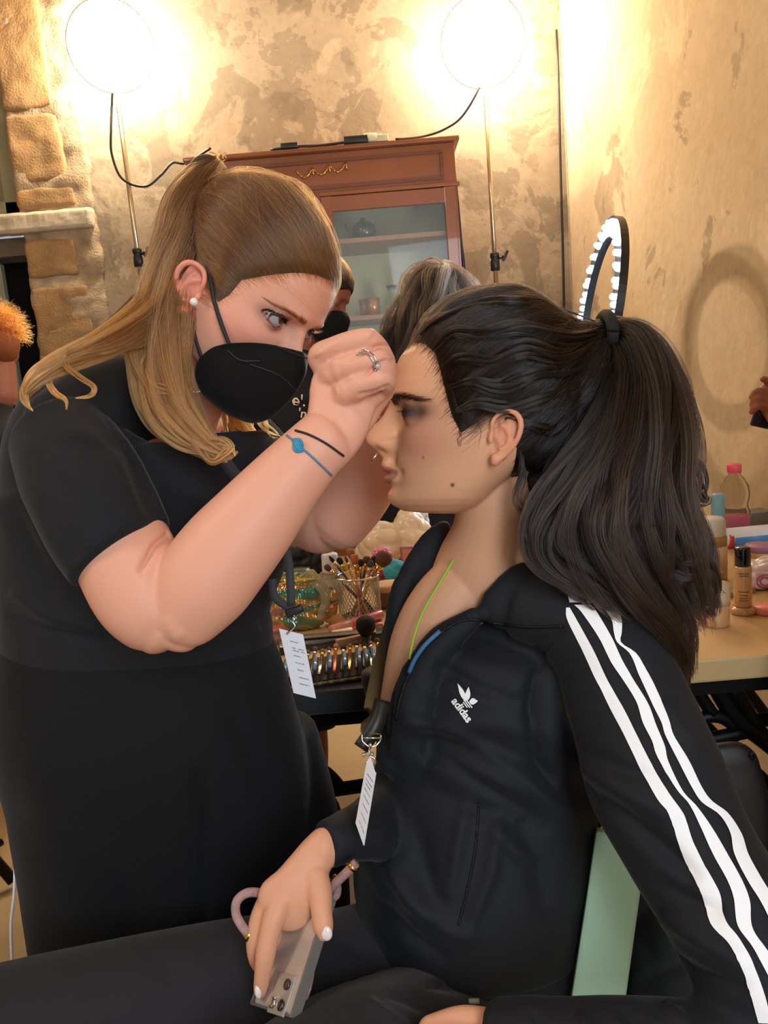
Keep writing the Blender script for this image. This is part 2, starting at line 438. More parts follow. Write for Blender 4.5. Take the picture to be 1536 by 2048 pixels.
# rough stone jamb: ochre blocks with broken mortar
def rough_block(p0, p1, amp=.006, seed=0):
    v, f = boxp(p0, p1, .012); v, f = remesh((v, f), .014, 1)
    N = normals(v, f); k = np.array([mnoise.fractal(Vector(q)*11+Vector((seed*7.1, 0, 0)), 1.0, 2.0, 4) for q in v])
    return v+N*(k*amp)[:, None], f
jt = tag(bpy.data.objects.new('trim_1', None), kind='structure'); C.objects.link(jt); jt.location = (-1.36, WY, 0)
zz = [0.02, .45, .98, 1.42, 1.78, 1.985]
for i in range(5):
    mk('stone_block', rough_block((-1.53, WY-.035, zz[i]+.02), (-1.30+.03*(i % 2), WY+.02, zz[i+1]-.02), .007, i), M_stone, jt)
for i, (a, b) in enumerate([(2.10, 2.19), (2.21, 2.50), (2.52, 3.0)]):
    mk('stone_block', rough_block((-1.54+.0*i, WY-.035, a), (-1.27-.02*i, WY+.02, b), .007, i+9), M_stone, jt)
mk('mortar', rough_block((-1.535, WY-.026, .0), (-1.19, WY+.015, 3.0), .014, 5), M_mortar, jt)
S('trim_2', rough_block((-2.6, WY-.06, 2.0), (-1.2, WY+.02, 2.088), .005, 4), M_lintel)
# shuttered window above the lintel
wn = tag(bpy.data.objects.new('window_1', None), kind='structure'); C.objects.link(wn); wn.location = (-1.9, WY, 2.12)
mk('window_frame', join(boxp((-1.60, WY-.01, 2.09), (-1.53, WY+.06, 3.1), .006), boxp((-2.25, WY-.01, 2.09), (-1.53, WY+.06, 2.15), .006), boxp((-2.25, WY-.01, 2.09), (-2.18, WY+.06, 3.1), .006)), M_green, wn, False)
mk('shutter_panel', join(boxp((-2.18, WY+.01, 2.15), (-1.60, WY+.05, 3.1), .004), boxp((-2.12, WY-.002, 2.22), (-1.66, WY+.03, 2.75), .012)), M_green, wn, False)
# doorway under the lintel
dr = tag(bpy.data.objects.new('door_1', None), kind='structure'); C.objects.link(dr); dr.location = (-1.8, WY+.1, 0)
mk('door_leaf', join(boxp((-2.35, WY+.08, 0), (-1.70, WY+.12, 1.90), .004), boxp((-2.2, WY+.07, 1.05), (-1.78, WY+.1, 1.8), .01)), M_greend, dr, False)
mk('door_head', boxp((-2.4, WY+.04, 1.92), (-1.53, WY+.2, 2.0)), M_beam, dr, False)
mk('door_bolt', join(tube([(-1.79, WY+.03, 1.84), (-1.74, WY+.03, 1.845), (-1.725, WY+.03, 1.80), (-1.72, WY+.03, 1.5), (-1.72, WY+.03, .9)], .009), box((-1.72, WY+.04, 1.70), (.03, .03, .05), .004)), M_iron, dr)

# ------------------------------------------------------------------ light
w = bpy.data.worlds.new('world'); scene.world = w; w.use_nodes = True
bg = w.node_tree.nodes['Background']; bg.inputs['Color'].default_value = (.86, .93, 1.0, 1); bg.inputs['Strength'].default_value = AMB
def area(name, loc, to, size, power, col, sy=None):
    l = bpy.data.lights.new(name, 'AREA'); l.energy = power; l.color = col; l.shape = 'RECTANGLE'; l.size = size; l.size_y = sy or size
    o = bpy.data.objects.new(name, l); C.objects.link(o); o.location = loc
    o.rotation_euler = (Vector(to)-Vector(loc)).to_track_quat('-Z', 'Y').to_euler(); return o
# assumed daylight: unseen area light behind the camera, on its right; no window built
area('assumed_daylight', (.75, -1.35, 1.75), (.1, .9, 1.1), .9, DAY_P, (.80, .90, 1.0), 1.6)
area('assumed_warm_light', (-1.5, .0, 2.75), (-.1, 1.0, 1.2), .5, WARM_P, (1.0, .86, .70), .8)  # unseen warm light, assumed high on the left; no lamp is built there

# ------------------------------------------------------------------ studio lamps on stands
M_pole = mat('brushed_steel', (196, 180, 150), .25, metal=.9)
M_blk = mat('black_plastic', (28, 27, 26), .4)
M_lamp = mat('lamp_glow', (255, 240, 210), .5, emit=(255, 226, 180), es=LAMP_E)
M_bulb = mat('bulb_glow', (255, 240, 210), .5, emit=(255, 226, 176), es=LAMP_E*3)
M_shell = mat('lamp_shell', (248, 244, 236), .35, metal=.3)
def studio_lamp(px, py, Y, lab, knob_px):
    top = on_plane(px, py, 1, Y); x, z = top[0], top[2]
    t = empty('studio_lamp', (x, Y, 0), lab, 'lamp', 'warm studio lamps on stands')
    mk('stand_pole', join(tube([(x, Y, .35), (x, Y, 1.55)], .0125, 16, 1), tube([(x, Y, 1.5), (x, Y, z-.12)], .0095, 16, 1)), M_pole, t)
    kz = on_plane(*knob_px, 1, Y)[2]
    c = mk('clamp', join(lathe([(.013, -.04), (.019, -.038), (.019, .0), (.016, .004), (.016, .012), (.019, .014), (.019, .03), (.013, .034)], (x, Y, kz), 20), tube([(x+.015, Y-.005, kz+.01), (x+.035, Y-.01, kz+.012)], .006)), M_blk, t)
    mk('knob', join(box((x+.042, Y-.012, kz+.016), (.012, .014, .045), .004, rot3((0, 1, 0), -.5)), ball((x+.036, Y-.012, kz+.012), .009)), M_blk, c)
    for k in range(3):
        a = k*2*PI/3+.5
        mk('leg', join(tube([(x, Y, .62), (x+.14*math.cos(a), Y-.10+.20*math.sin(a), .012)], .009, 10, 1), tube([(x, Y, .36), (x+.07*math.cos(a), Y-.05+.10*math.sin(a), .32)], .006, 8, 1)), M_pole, t)
    f = np.array([-x*.3, -1.0, -.28]); f /= np.linalg.norm(f); hc = np.array([x, Y, z])
    mk('lamp_housing', lathe([(.02, -.10), (.07, -.09), (.10, -.03), (.155, .03), (.165, .035), (.160, .03), (.10, -.02), (.02, -.05)], hc, 40, f), M_shell, t)
    mk('diffuser', lathe([(.01, .03), (.150, .032), (.152, .045), (.10, .062), (.01, .07)], hc, 40, f), M_lamp, t)
    mk('bulb', ball(hc-f*.16+np.array([0, .0, .05]), .035), M_bulb, t)
    return t
studio_lamp(222, 95, LY, 'tall warm studio lamp at left above the woman with long hair', (262, 515))
studio_lamp(965, 85, LY, 'tall warm studio lamp right of the wooden cabinet near the corner', (1012, 520))
for (px, py, e) in ((222, 95, PT), (965, 85, PT*.8)):  # extra unseen point lights added behind the lamp heads to whiten the wall
    q = on_plane(px, py, 1, 3.56); l = bpy.data.lights.new('added_wall_glare', 'POINT'); l.energy = e; l.color = (1, .91, .76); l.shadow_soft_size = .05
    o = bpy.data.objects.new('added_wall_glare', l); C.objects.link(o); o.location = (q[0], 3.56, q[2])
# ------------------------------------------------------------------ heads
HZ = [-.0650, -.0640, -.0623, -.0561, -.0509, -.0436, -.0358, -.0300, -.0268, -.0240, -.0205, -.014, -.0085, -.0052, .0010, .0055, .0088, .014, .0213, .0332, .0494, .0649, .0847, .0987, .1127, .13, .145, .152, .155]
HF = [.052, .066, .0830, .0945, .0985, .0998, .0978, .1035, .1030, .1002, .1050, .1062, .1040, .1060, .1130, .1190, .1215, .1226, .1190, .1065, .0963, .0972, .0925, .0873, .0774, .058, .032, .010, -.02]
HB = [.052, .066, .0830, .0945, .0985, .0985, .0970, .0975, .0978, .0980, .0985, .0985, .0975, .0965, .0950, .0940, .0935, .0930, .0920, .0905, .0925, .0955, .0922, .0873, .0774, .058, .032, .010, -.02]
WZ = [-.065, -.0623, -.0561, -.05, -.04, -.03, -.015, 0, .015, .03, .045, .06, .08, .10, .12, .135, .147, .155]
WW = [.018, .028, .040, .047, .053, .057, .062, .066, .068, .069, .0695, .071, .074, .073, .065, .050, .030, .006]
BK = [.03, .02, .006, -.002, -.012, -.024, -.046, -.066, -.078, -.085, -.090, -.093, -.092, -.085, -.070, -.052, -.032, -.02]
XC = [.045, .042, .036, .032, .026, .02, .008, 0, -.004, -.007, -.01, -.012, -.014, -.016, -.018, -.02, -.02, -.02]
def gs(x, s): return np.exp(-(x/s)**2)
EYE = dict(x=.0735, y=.0305, z=.0415)
def head_points(z, th, eye_open=0, feat=1.0):
    """z,th arrays -> local xyz. th=0 front (+x), +pi/2 = +y"""
    F, B = np.interp(z, HZ, HF), np.interp(z, HZ, HB)
    w, bk, xc = np.interp(z, WZ, WW), np.interp(z, WZ, BK), np.interp(z, WZ, XC)
    nf = np.interp(z, [-.06, -.03, .0, .05, .12], [1.75, 1.95, 2.1, 2.3, 2.15])
    c, s = np.cos(th), np.sin(th); fr = c > 0
    n = np.where(fr, nf, 2.1)
    a = np.where(fr, B-xc, xc-bk)
    x = xc+a*np.sign(c)*np.abs(c)**(2/n); y = w*np.sign(s)*np.abs(s)**(2/n)
    ay = np.abs(y); front = np.clip((c-.02)*4, 0, 1)
    add = F-B
    # nose / lips lateral falloff
    sn = np.interp(z, [-.0085, .0, .0088, .0213, .0332, .0494, .06], [.010, .0125, .0115, .0082, .0080, .0105, .02])
    nose = add*np.exp(-(ay/sn)**2.2)
    lipw = np.interp(z, [-.045, -.034, -.027, -.024, -.018, -.012], [.018, .020, .0235, .0245, .021, .012])
    lip = add*np.sqrt(np.clip(1-(ay/lipw)**2, 0, 1)) - .0035*gs(z+.0243, .0026)*(ay < .026)*gs(ay, .022)
    wl = np.clip((-z-.0065)/.004, 0, 1)
    x = x+front*(nose*(1-wl)+lip*wl)
    x = x+front*.0085*gs(ay-.0135, .0050)*gs(z-.0055, .0062)           # alar wings
    x = x-front*.0040*gs(ay-.0150, .0030)*gs(z-.0150, .005)
    x = x-front*.0045*gs(ay-.0065, .0034)*gs(z+.0012, .0028)            # nostrils
    x = x-front*.0025*gs(ay-.018, .005)*gs(z+.012, .008)                # nasolabial
    x = x-front*.0030*gs(ay-.026, .005)*gs(z+.0245, .006)               # mouth corners
    x = x-front*.0035*gs(ay, .030)*gs(z+.0385, .0045)                   # under lip
    ez = EYE['z']-.0415
    x = x-front*.0085*gs(ay-.030, .0165)*gs(z-.040-ez, .0115)              # orbit
    x = x-front*.0050*gs(ay-.0145, .006)*gs(z-.043-ez, .008)
    x = x+front*.0038*gs(ay-.026, .018)*gs(z-.0595-ez, .0065)              # brow
    x = x+front*.0045*gs(ay-.043, .014)*gs(z-.010, .016)                # cheekbone
    y = y+np.sign(y)*.002*gs(x-.045, .025)*gs(z-.012, .014)
    y = y-np.sign(y)*.004*gs(x-.055, .02)*gs(z-.060, .02)               # temple
    # eyelids
    R = .0137; dy, dz = ay-EYE['y'], z-EYE['z']; rr = R*R-dy*dy-dz*dz
    ex = EYE['x']+np.sqrt(np.clip(rr, 0, None))
    blend = np.clip(rr/(R*R)*3.0, 0, 1)*front
    x = np.where((rr > 0) & (ex > x-.002), x*(1-blend)+np.maximum(ex, x)*blend, x)
    if not eye_open:
        x = x-front*.0009*gs(dz+.0040, .0010)*(np.abs(dy) < .0135)       # closed lid line
        x = x-front*.0010*gs(dz-.0075, .0012)*gs(dy, .012)
    else:
        u = np.clip(dy/.0150, -1, 1); up = .0082*(1-u*u)**.8; lo = -.0060*(1-u*u)**.8
        ins = (np.abs(dy) < .0150) & (dz < up) & (dz > lo) & (front > .3)
        x = np.where(ins, x-.0080, x)
        x = x-front*.0012*gs(dz-up-.004, .0010)*gs(dy, .013)
    z = np.where(z > .06, .06+(z-.06)*.91, z)
    return np.stack([x, y, z], -1)
def head_grid(eye_open=0, nz=300, nt=300):
    q = np.linspace(0, 1, nz); zz = -.065+.22*(q+ .10*np.sin(2*PI*q-PI)/(2*PI)*0)
    # denser rows near top and bottom
    zz = -.065+.22*(.5-.5*np.cos(PI*(.06+.88*q))-.5+.5*np.cos(PI*.06))/np.cos(PI*.06)
    t = np.linspace(0, 2*PI, nt, endpoint=False); t = t-.45*np.sin(t)*.8
    Z, T = np.meshgrid(zz, t, indexing='ij')
    return loft(head_points(Z, T, eye_open))
def ear_parts(side, sc=1.0, out=.0, fx=0.0):
    """ear solids in head-local coordinates"""
    parts = []
    def E(u, v, o=0):   # u forward, v up in the ear plane, o outward
        ca, sa = math.cos(.20), math.sin(.20)
        u2, v2 = u*ca-v*sa, u*sa+v*ca
        return np.array([-.002+fx+u2*sc, side*(.0665+out+(o-.35*u2+.05)*.0+o*sc+max(0, -(u2)*.42)*sc), .004+v2*sc])
    def T(pts, r): return tube([E(*p) for p in pts], [q*sc for q in r] if not np.isscalar(r) else r*sc, 10, 5)
    parts.append(T([(.006, .002, .003), (.009, .010, .006), (.010, .019, .008), (.005, .0275, .009), (-.004, .0305, .010), (-.012, .027, .011), (-.0165, .018, .011), (-.0165, .006, .0105), (-.013, -.006, .009), (-.008, -.014, .0075), (-.002, -.020, .006)],
                   [.0016, .0026, .0028, .0029, .0031, .0034, .0034, .0032, .0029, .003, .0045]))
    parts.append(T([(.003, .019, .004), (-.003, .0135, .0062), (-.0080, .008, .0075), (-.0090, .0, .0078), (-.0060, -.0068, .0075), (-.001, -.0090, .0075)], [.0016, .0022, .0025, .0024, .0024, .0026]))
    parts.append(T([(-.003, .023, .005), (-.007, .017, .0068), (-.0080, .008, .0072)], [.0015, .002, .0022]))
    parts.append(T([(.010, .006, .003), (.0085, .0, .006), (.0075, -.005, .0058)], [.0022, .0033, .0024]))          # tragus
    parts.append(T([(.002, -.014, .006), (-.001, -.0205, .006), (.002, -.0245, .0045)], [.0045, .0055, .004]))      # lobe
    ax = np.array([[math.cos(.2), side*-.35, math.sin(.2)], [0, 1, 0], [-math.sin(.2), 0, math.cos(.2)]])
    ax = np.array([q/np.linalg.norm(q) for q in ax])
    parts.append(ball(E(-.005, .012, .0018), (.0125*sc, .0022*sc, .0175*sc), 20, 14, ax))
    parts.append(ball(E(-.004, -.006, .0008), (.0105*sc, .0024*sc, .016*sc), 20, 14, ax))
    parts.append(ball(E(-.0105, .012, .003), (.0075*sc, .0030*sc, .0165*sc), 20, 14, ax))
    parts.append(ball(E(-.004, .004, -.002), (.010*sc, .0045*sc, .020*sc), 16, 10, ax))
    return join(*parts)
def frame(px, py, d, face, pitch=0, yaw=0, roll=0, sc=1.0):
    """4x4 head frame. face=-1 looks to image left, +1 to image right; pitch>0 nods down; yaw>0 turns to the camera"""
    f0 = RIGHT*face; u0 = UP.copy()
    Ry = rot3(u0, yaw*(1 if np.cross(u0, f0)@BACK > 0 else -1)); f1 = Ry@f0
    l = np.cross(u0, f1); Rp = rot3(l, pitch); f2, u2 = Rp@f1, Rp@u0
    Rr = rot3(f2, roll); l, u2 = Rr@l, Rr@u2
    A = np.stack([f2, l, u2], 1)           # columns: x,y,z axes
    return A*sc, P(px, py, d)
def H2W(fr, v): return np.asarray(v)@fr[0].T+fr[1]
def W2H(fr, v): return (np.asarray(v)-fr[1])@fr[0]/float(fr[0][:, 0]@fr[0][:, 0])
def skin_color(base, pink, lip, hp, makeup=0, fair=0, lipcol=True):
    """true surface colours of the face: lips, blush, brows' skin, eye make-up. hp = head-local vertices"""
    c = np.tile(np.array(srgb(*base)), (len(hp), 1)); x, y, z = hp.T; ay = np.abs(y)
    def mixc(m, col): nonlocal c; m = np.clip(m, 0, 1)[:, None]; c = c*(1-m)+np.array(srgb(*col))*m
    inh = (x > -.03) & (z > -.08) & (x < .14) & (z < .16)
    mixc(.45*gs(ay-.045, .018)*gs(z-.005, .020)*np.clip((x-.01)/.04, 0, 1), pink)
    mixc(.35*gs(x-.118, .012)*gs(z-.010, .012)*inh, pink)
    ear = (ay > .0685) & (np.abs(z-.004) < .036) & (x < .018) & (x > -.045)
    mixc(.45*ear, pink)
    lw = .0235; up = (z > -.0242)
    lm = (x > .088) & (ay < lw) & np.where(up, z < -.0242+.0085*np.sqrt(np.clip(1-(ay/lw)**2, 0, 1)), z > -.0242-.0110*np.sqrt(np.clip(1-(ay/lw)**2, 0, 1)))
    hh_ = np.sqrt(np.clip(1-(ay/lw)**2, 0, 1)); top_ = -.0242+.0085*hh_; bot_ = -.0242-.0110*hh_
    lm = np.clip((top_-z)/.0014+.5, 0, 1)*np.clip((z-bot_)/.0014+.5, 0, 1)*(x > .086)*np.clip((lw-ay)/.002, 0, 1)
    if lipcol: mixc(.80*lm, lip)
    dy, dz = ay-EYE['y'], z-EYE['z']; ff = np.clip((x-.035)/.03, 0, 1)
    if makeup:
        mixc(makeup*ff*gs(dy-.001, .0180)*gs(dz-.003, .0115), (50, 34, 34)); mixc(makeup*.7*ff*gs(dy-.003, .0125)*gs(dz-.001, .007), (34, 25, 27))
        mixc(makeup*.6*ff*gs(dy-.012, .008)*gs(dz+.001, .006), (46, 32, 32))
        mixc(.18*ff*gs(ay-.045, .012)*gs(z+.004-.0*x, .016), (120, 70, 50))
    mixc(fair*ff*gs(dy+.0, .0165)*gs(dz+.001, .0068), (84, 54, 50))
    return c
def brow_strands(fr, y0, n=170, ln=.0075, far=False, sides=(1, -1), zoff=.0, thick=.003, arch=.006):
    out = []
    for sd in sides:
        for i in range(n):
            t = rng.uniform(0, 1); ay = .010+.036*t
            z = .0555+EYE['z']-.0415+zoff+arch*math.sin(PI*min(1, t*1.15)*.62)-.004*max(0, t-.65)/.35+rng.normal(0, 1)*thick*.45*(1-t*.6)
            dirv = np.array([0, sd*(.35+.65*t), .9-1.05*t]); dirv /= np.linalg.norm(dirv)
            q = np.array([0, sd*ay, z]); L = ln*rng.uniform(.7, 1.1)
            S = []
            for k in np.linspace(0, 1, 6):
                p = q+dirv*L*k; S.append(p)
            out.append(S)
    return np.array(out)
def on_face(pts, eye_open, lift=.0006):
    """pull (n,k,3) strands onto the front of the face: solve x by ray against grid"""
    tree = bvh(head_grid(eye_open, 160, 160)); out = pts.copy()
    for i in range(pts.shape[0]):
        for k in range(pts.shape[1]):
            y, z = pts[i, k, 1:]; h = tree.ray_cast(Vector((.3, y, z)), Vector((-1, 0, 0)))
            out[i, k, 0] = (h[0][0] if h[0] else .08)+lift+.0009*math.sin(PI*k/pts.shape[1])
    return out
def lash_strands(lower, yc=EYE['y'], zc=EYE['z'], sides=(1, -1), open_=0, n=46):
    out = []
    for sd in sides:
        for i in range(n):
            u = -1+2*i/(n-1); dy = u*.0145
            dz = (.0082*(1-u*u)**.8 if open_ else -.0040-.0006*u*u)
            if lower: dz = -.0060*(1-u*u)**.8
            R = .0138; x = EYE['x']+math.sqrt(max(R*R-dy*dy-dz*dz, 0))
            L = (.0085 if not lower else .004)*rng.uniform(.8, 1.1)*(1-.35*abs(u-.3)); S = []
            for k in np.linspace(0, 1, 7):
                up = (.9*k*k if (open_ and not lower) else -.55*k+.35*k*k if not lower else -.8*k)
                S.append([x+L*k*.85, sd*(yc+dy+L*k*.35*u+L*k*.15), zc+dz+L*up*.8])
            out.append(S)
    return np.array(out)
def scalp_cap(hair_poly, eye_open, thick=.010, under=-.004, soft=.006, extra=None):
    """hair mass over the skull: head grid pushed outwards inside the hairline (side-view polygon, head-local x/z)"""
    v, f = head_grid(eye_open, 270, 330); nc = v-np.array([-.005, 0, .05]); N = nc/np.linalg.norm(nc, axis=1)[:, None]
    q = np.stack([v[:, 0], v[:, 2]], 1); ins = inpoly(q, hair_poly); dd, _ = polydist(q, list(hair_poly)+[hair_poly[0]])
    sd = np.where(ins, dd, -dd); k = np.clip(sd/soft*.5+.5, 0, 1); k = k*k*(3-2*k); full = np.clip(sd/.05, 0, 1)**1.2
    h = under+(-under+.0012)*k+thick*k*np.sqrt(full)
    if extra is not None: h = h+extra(v)*k*np.clip(full*1.6, 0, 1)
    return v+N*h[:, None], f, ins
def hairline_roots(fr, polyloc, n, spread=.006, ylim=-.02, eye_open=0, sgn=1, cut=10, side_lo=.3, out_w=.12):
    """roots scattered over the hairline on the skin, head-local"""
    v, f = head_grid(eye_open, 160, 200); q = np.stack([v[:, 0], v[:, 2]], 1); dd, _ = polydist(q, polyloc[:cut]); ins = inpoly(q, polyloc)
    w = gs(dd-.004*ins, spread)*np.where(v[:, 1]*sgn > ylim, 1, side_lo)*(v[:, 2] > -.05)*np.where(ins, 1., out_w); w /= w.sum()
    return v[rng.choice(len(v), n, p=w)]
def comb_strands(cap, fr, roots, gather, center, k=20, lift=(.0004, .003), frizz=0, over=1.0, jitter=.004):
    """strands hugging the cap from roots to gather point, great-circle flow about a centre"""
    tree = bvh(cap); c = np.array(center); g0 = np.array(gather); out = []
    for ri, r in enumerate(roots):
        g = (g0[ri] if g0.ndim == 2 else g0)+rng.normal(0, jitter, 3)
        a = r-c; b = g-c; la, lb = np.linalg.norm(a), np.linalg.norm(b); a /= la; b /= lb
        om = math.acos(np.clip(a@b, -1, 1)); so = math.sin(om)+1e-9; S = []
        lf = rng.uniform(*lift); ph = rng.uniform(0, 6); am = rng.normal(0, .018)
        nrm = np.cross(a, b); nrm /= np.linalg.norm(nrm)+1e-9
        for t in np.linspace(0, over, k):
            q = a*math.sin((1-t)*om)/so+b*math.sin(t*om)/so; q = q+nrm*am*math.sin(PI*min(t, 1)); q /= np.linalg.norm(q)
            h = tree.ray_cast(Vector(c+q*.4), Vector(-q)); R = np.linalg.norm(np.array(h[0])-c) if h[0] else lb
            S.append(c+q*(R+lf*min(1, t*6)+frizz*math.sin(ph+t*5)*t))
        out.append(S)
    return np.array(out)
M_skin = mat('skin', (226, 170, 140), .48, sss=.12, attr=True, spec=.35, bump=.12, bscale=900)
M_skin2 = mat('skin_background', (150, 92, 70), .5, sss=.1, spec=.3)
M_eyew = mat('eye_white', (228, 224, 222), .22, attr=True, coat=.15, spec=.3)
M_nail = mat('nail_polish', (244, 226, 220), .12, coat=.8)
M_tee = mat('black_cotton', (34, 34, 37), .9, sheen=.08, bump=.25, bscale=1500, spec=.2)
M_trous = mat('black_trouser', (27, 27, 29), .9, sheen=.06, bump=.25, bscale=1300, spec=.15)
M_jeans = mat('charcoal_denim', (42, 41, 44), .85, sheen=.15, bump=.4, bscale=1800, spec=.2)
M_jacket = mat('black_tricot', (25, 27, 32), .72, sheen=.07, spec=.3, bump=.12, bscale=1600)
M_white = mat('white_stripe', (246, 247, 250), .6, spec=.3)
M_print = mat('white_print', (240, 242, 246), .6)
M_mask = mat('black_mask', (20, 19, 19), .8, sheen=.2, bump=.2, bscale=900, spec=.2)
M_elast = mat('dark_elastic', (40, 38, 40), .7)
M_silver = mat('silver', (225, 222, 215), .12, metal=1)
M_gold = mat('gold', (214, 170, 90), .2, metal=1)
M_pearl = mat('pearl', (235, 226, 214), .18, coat=.8)
M_hairA = mat('hair_brown_base', (70, 46, 26), .5, attr=True, spec=.4)
M_hairB = mat('hair_black_base', (22, 17, 16), .45, spec=.5)
H_A = hairmat('hair_brown_to_gold', (64, 43, 29), (188, 120, 60), .24, .15, .95)
H_B = hairmat('hair_dark', (13, 10, 8), (42, 29, 21), .25, .2, 1.0)
H_brow = hairmat('brow_hair', (84, 58, 38), (92, 62, 40), .3)
H_browB = hairmat('brow_hair_dark', (34, 26, 24), (40, 30, 26), .3)
def px2loc(fr, pts):
    out = []
    for x, y, yp in pts:
        r = P(x, y, 1.0)-CAM; k_ = float(fr[0][:, 0]@fr[0][:, 0]); o = (CAM-fr[1])@fr[0]/k_; q = r@fr[0]/k_; t = (yp-o[1])/q[1]; s = o+q*t; out.append((s[0], s[2]))
    return out
def cat_strands(L):
    return np.concatenate(L)

M_blk_shoe = mat('black_shoe', (24, 22, 22), .5)
# ------------------------------------------------------------------ seated woman in the track jacket
EYE['z'] = .0345
FM = frame(966, 902, .80, -1, pitch=math.radians(0), yaw=math.radians(3))
modelp = empty('person', P(940, 2000, .86)*np.array([1, 1, 0])+np.array([0, 0, .47]), 'seated woman in black track jacket with white sleeve stripes, dark ponytail, phone in hand', 'person')
hv, hf = head_grid(0)
er = ear_parts(1, .93); er2 = ear_parts(-1)
neck = limb([(985, 900, .81, 75), (990, 985, .815, 78), (985, 1060, .825, 80), (965, 1130, .84, 92), (940, 1210, .86, 95), (920, 1300, .88, 95)], 32, 6, .95)
chest = limb([(960, 1130, .835, 60), (900, 1210, .83, 78), (860, 1290, .835, 80), (850, 1400, .85, 90)], 28, 6, .8)
trap = limb([(1010, 1010, .83, 60), (1050, 1120, .84, 80), (1080, 1230, .86, 110)], 24, 5, 1.1)
core = limb([(1000, 1270, .90, 110, .9), (990, 1450, .90, 150, .9), (960, 1700, .88, 150, .9), (930, 1900, .86, 105, .8)], 28, 5)
armN = limb([(1190, 1290, .79, 75), (1300, 1560, .72, 72), (1440, 1860, .64, 70), (1500, 2030, .61, 66), (1380, 2110, .60, 62), (1150, 2100, .625, 54), (990, 2068, .645, 46)], 24, 6)
handN = limb([(1000, 2070, .645, 46, .8), (930, 2062, .65, 50, .6), (870, 2072, .655, 44, .5)], 20, 5)
fing = [limb([(895, 2062+12*i, .652-.004*i, 24-i), (855, 2075+16*i, .654-.006*i, 20), (835, 2110+14*i, .66, 17)], 14, 5) for i in range(4)]
fing.append(limb([(950, 2085, .63, 30), (900, 2100, .62, 24), (870, 2125, .615, 19)], 14, 5))
armF = limb([(930, 1330, 1.0, 60), (870, 1520, .96, 58), (800, 1640, .86, 50), (700, 1680, .765, 42), (645, 1700, .735, 38, .8)], 20, 6)
# her right hand around the phone
palm = limb([(652, 1690, .737, 37, .75), (632, 1712, .733, 39, .72), (612, 1745, .726, 46, .6), (592, 1780, .72, 55, .5), (570, 1806, .717, 60, .42)], 32, 8, n=2.3)
thumb = limb([(632, 1752, .722, 26), (640, 1790, .712, 25), (643, 1822, .703, 21.5), (646, 1850, .698, 21.5), (648, 1868, .697, 17)], 20, 8)
web = limb([(600, 1785, .72, 24, .6), (628, 1790, .716, 24, .6)], 16, 5)
index = limb([(566, 1795, .716, 27), (549, 1832, .706, 24.5), (538, 1870, .700, 21), (531, 1908, .697, 20.5), (526, 1942, .697, 17.5), (522, 1972, .699, 15.5), (520, 1986, .70, 12.5)], 20, 8)
midf = limb([(540, 1800, .722, 25), (522, 1835, .715, 22), (513, 1872, .712, 20), (511, 1902, .714, 18), (520, 1928, .722, 17), (540, 1944, .732, 15), (552, 1950, .738, 12)], 20, 8)
ringf = limb([(556, 1815, .735, 22), (548, 1855, .735, 19), (552, 1888, .738, 17), (568, 1906, .745, 16), (580, 1910, .75, 13)], 18, 8)
pinf = limb([(565, 1818, .75, 19), (562, 1850, .755, 16), (572, 1878, .76, 14), (586, 1884, .765, 12)], 18, 8)
body_fine = join((H2W(FM, hv), hf), (H2W(FM, er[0]), er[1]), (H2W(FM, er2[0]), er2[1]), neck, chest, trap)
kn = [(px, py, d, r) for px, py, d, r in [(930, 1950, .85, 105), (700, 1980, .83, 100), (450, 2005, .795, 98), (100, 2070, .755, 100), (-120, 2130, .74, 95)]]
legs_in = join(limb(kn, 20, 5), limb([(980, 2060, .82, 100), (820, 2120, .735, 110), (600, 2240, .635, 120)], 20, 5))
allb = join(body_fine, core, armN, handN, *fing, armF, palm, thumb, web, index, midf, ringf, pinf, legs_in)
V, F = remesh(allb, .00155, 2, .5)
q = proj(V); hl = W2H(FM, V)
headm = (hl[:, 2] > -.075) & (q[:, 1] < 1040)
keep = np.where(headm, 1.0, 1.0)
V = relax(V, F, 3, .5, mask=np.where(headm & (hl[:, 0] > .03), .25, 1.0))
hl = W2H(FM, V); q = proj(V)
col = skin_color((214, 160, 124), (208, 132, 108), (158, 98, 92), np.where(headm[:, None], hl, 9.), makeup=1.0)
# beauty marks
def spot(col, V, c, r, colr):
    if c is None: return
    m = np.exp(-(np.linalg.norm(V-c, axis=1)/r)**4)[:, None]; col[:] = col*(1-m)+np.array(srgb(*colr))*m
tb = bvh((H2W(FM, hv), hf))
spot(col, V, surf(tb, 905, 970, 0), .0022, (92, 58, 44)); spot(col, V, surf(tb, 846, 915, 0), .0012, (130, 84, 62))
tnk = bvh(neck); spot(col, V, surf(tnk, 1040, 1018, 0), .0028, (88, 56, 44))
hm = (q[:, 1] > 1600)
col[hm] = col[hm]*.55+np.array(srgb(226, 160, 132))*.45
bodyM = mk('body', (V, F), M_skin, modelp, col=col)
def nail(parent, px, py, d, rx, ry, ang, tree, lift=.0009):
    c = surf(tree, px, py, .0003)
    if c is None: return
    R = rot3(BACK, ang); ax = np.array([R@RIGHT, R@UP, BACK])
    mk('nail', ball(c-BACK*.0012, (rx*d/FPX, ry*d/FPX, .0026), 18, 12, ax), M_nail, parent)
tH = bvh((V[::1], F)) if False else None
hsel = join(thumb, index); tth = bvh(hsel)
nail(bodyM, 653, 1868, .69, 11.5, 15, .05, tth); nail(bodyM, 516, 1984, .70, 7, 15, .12, tth)
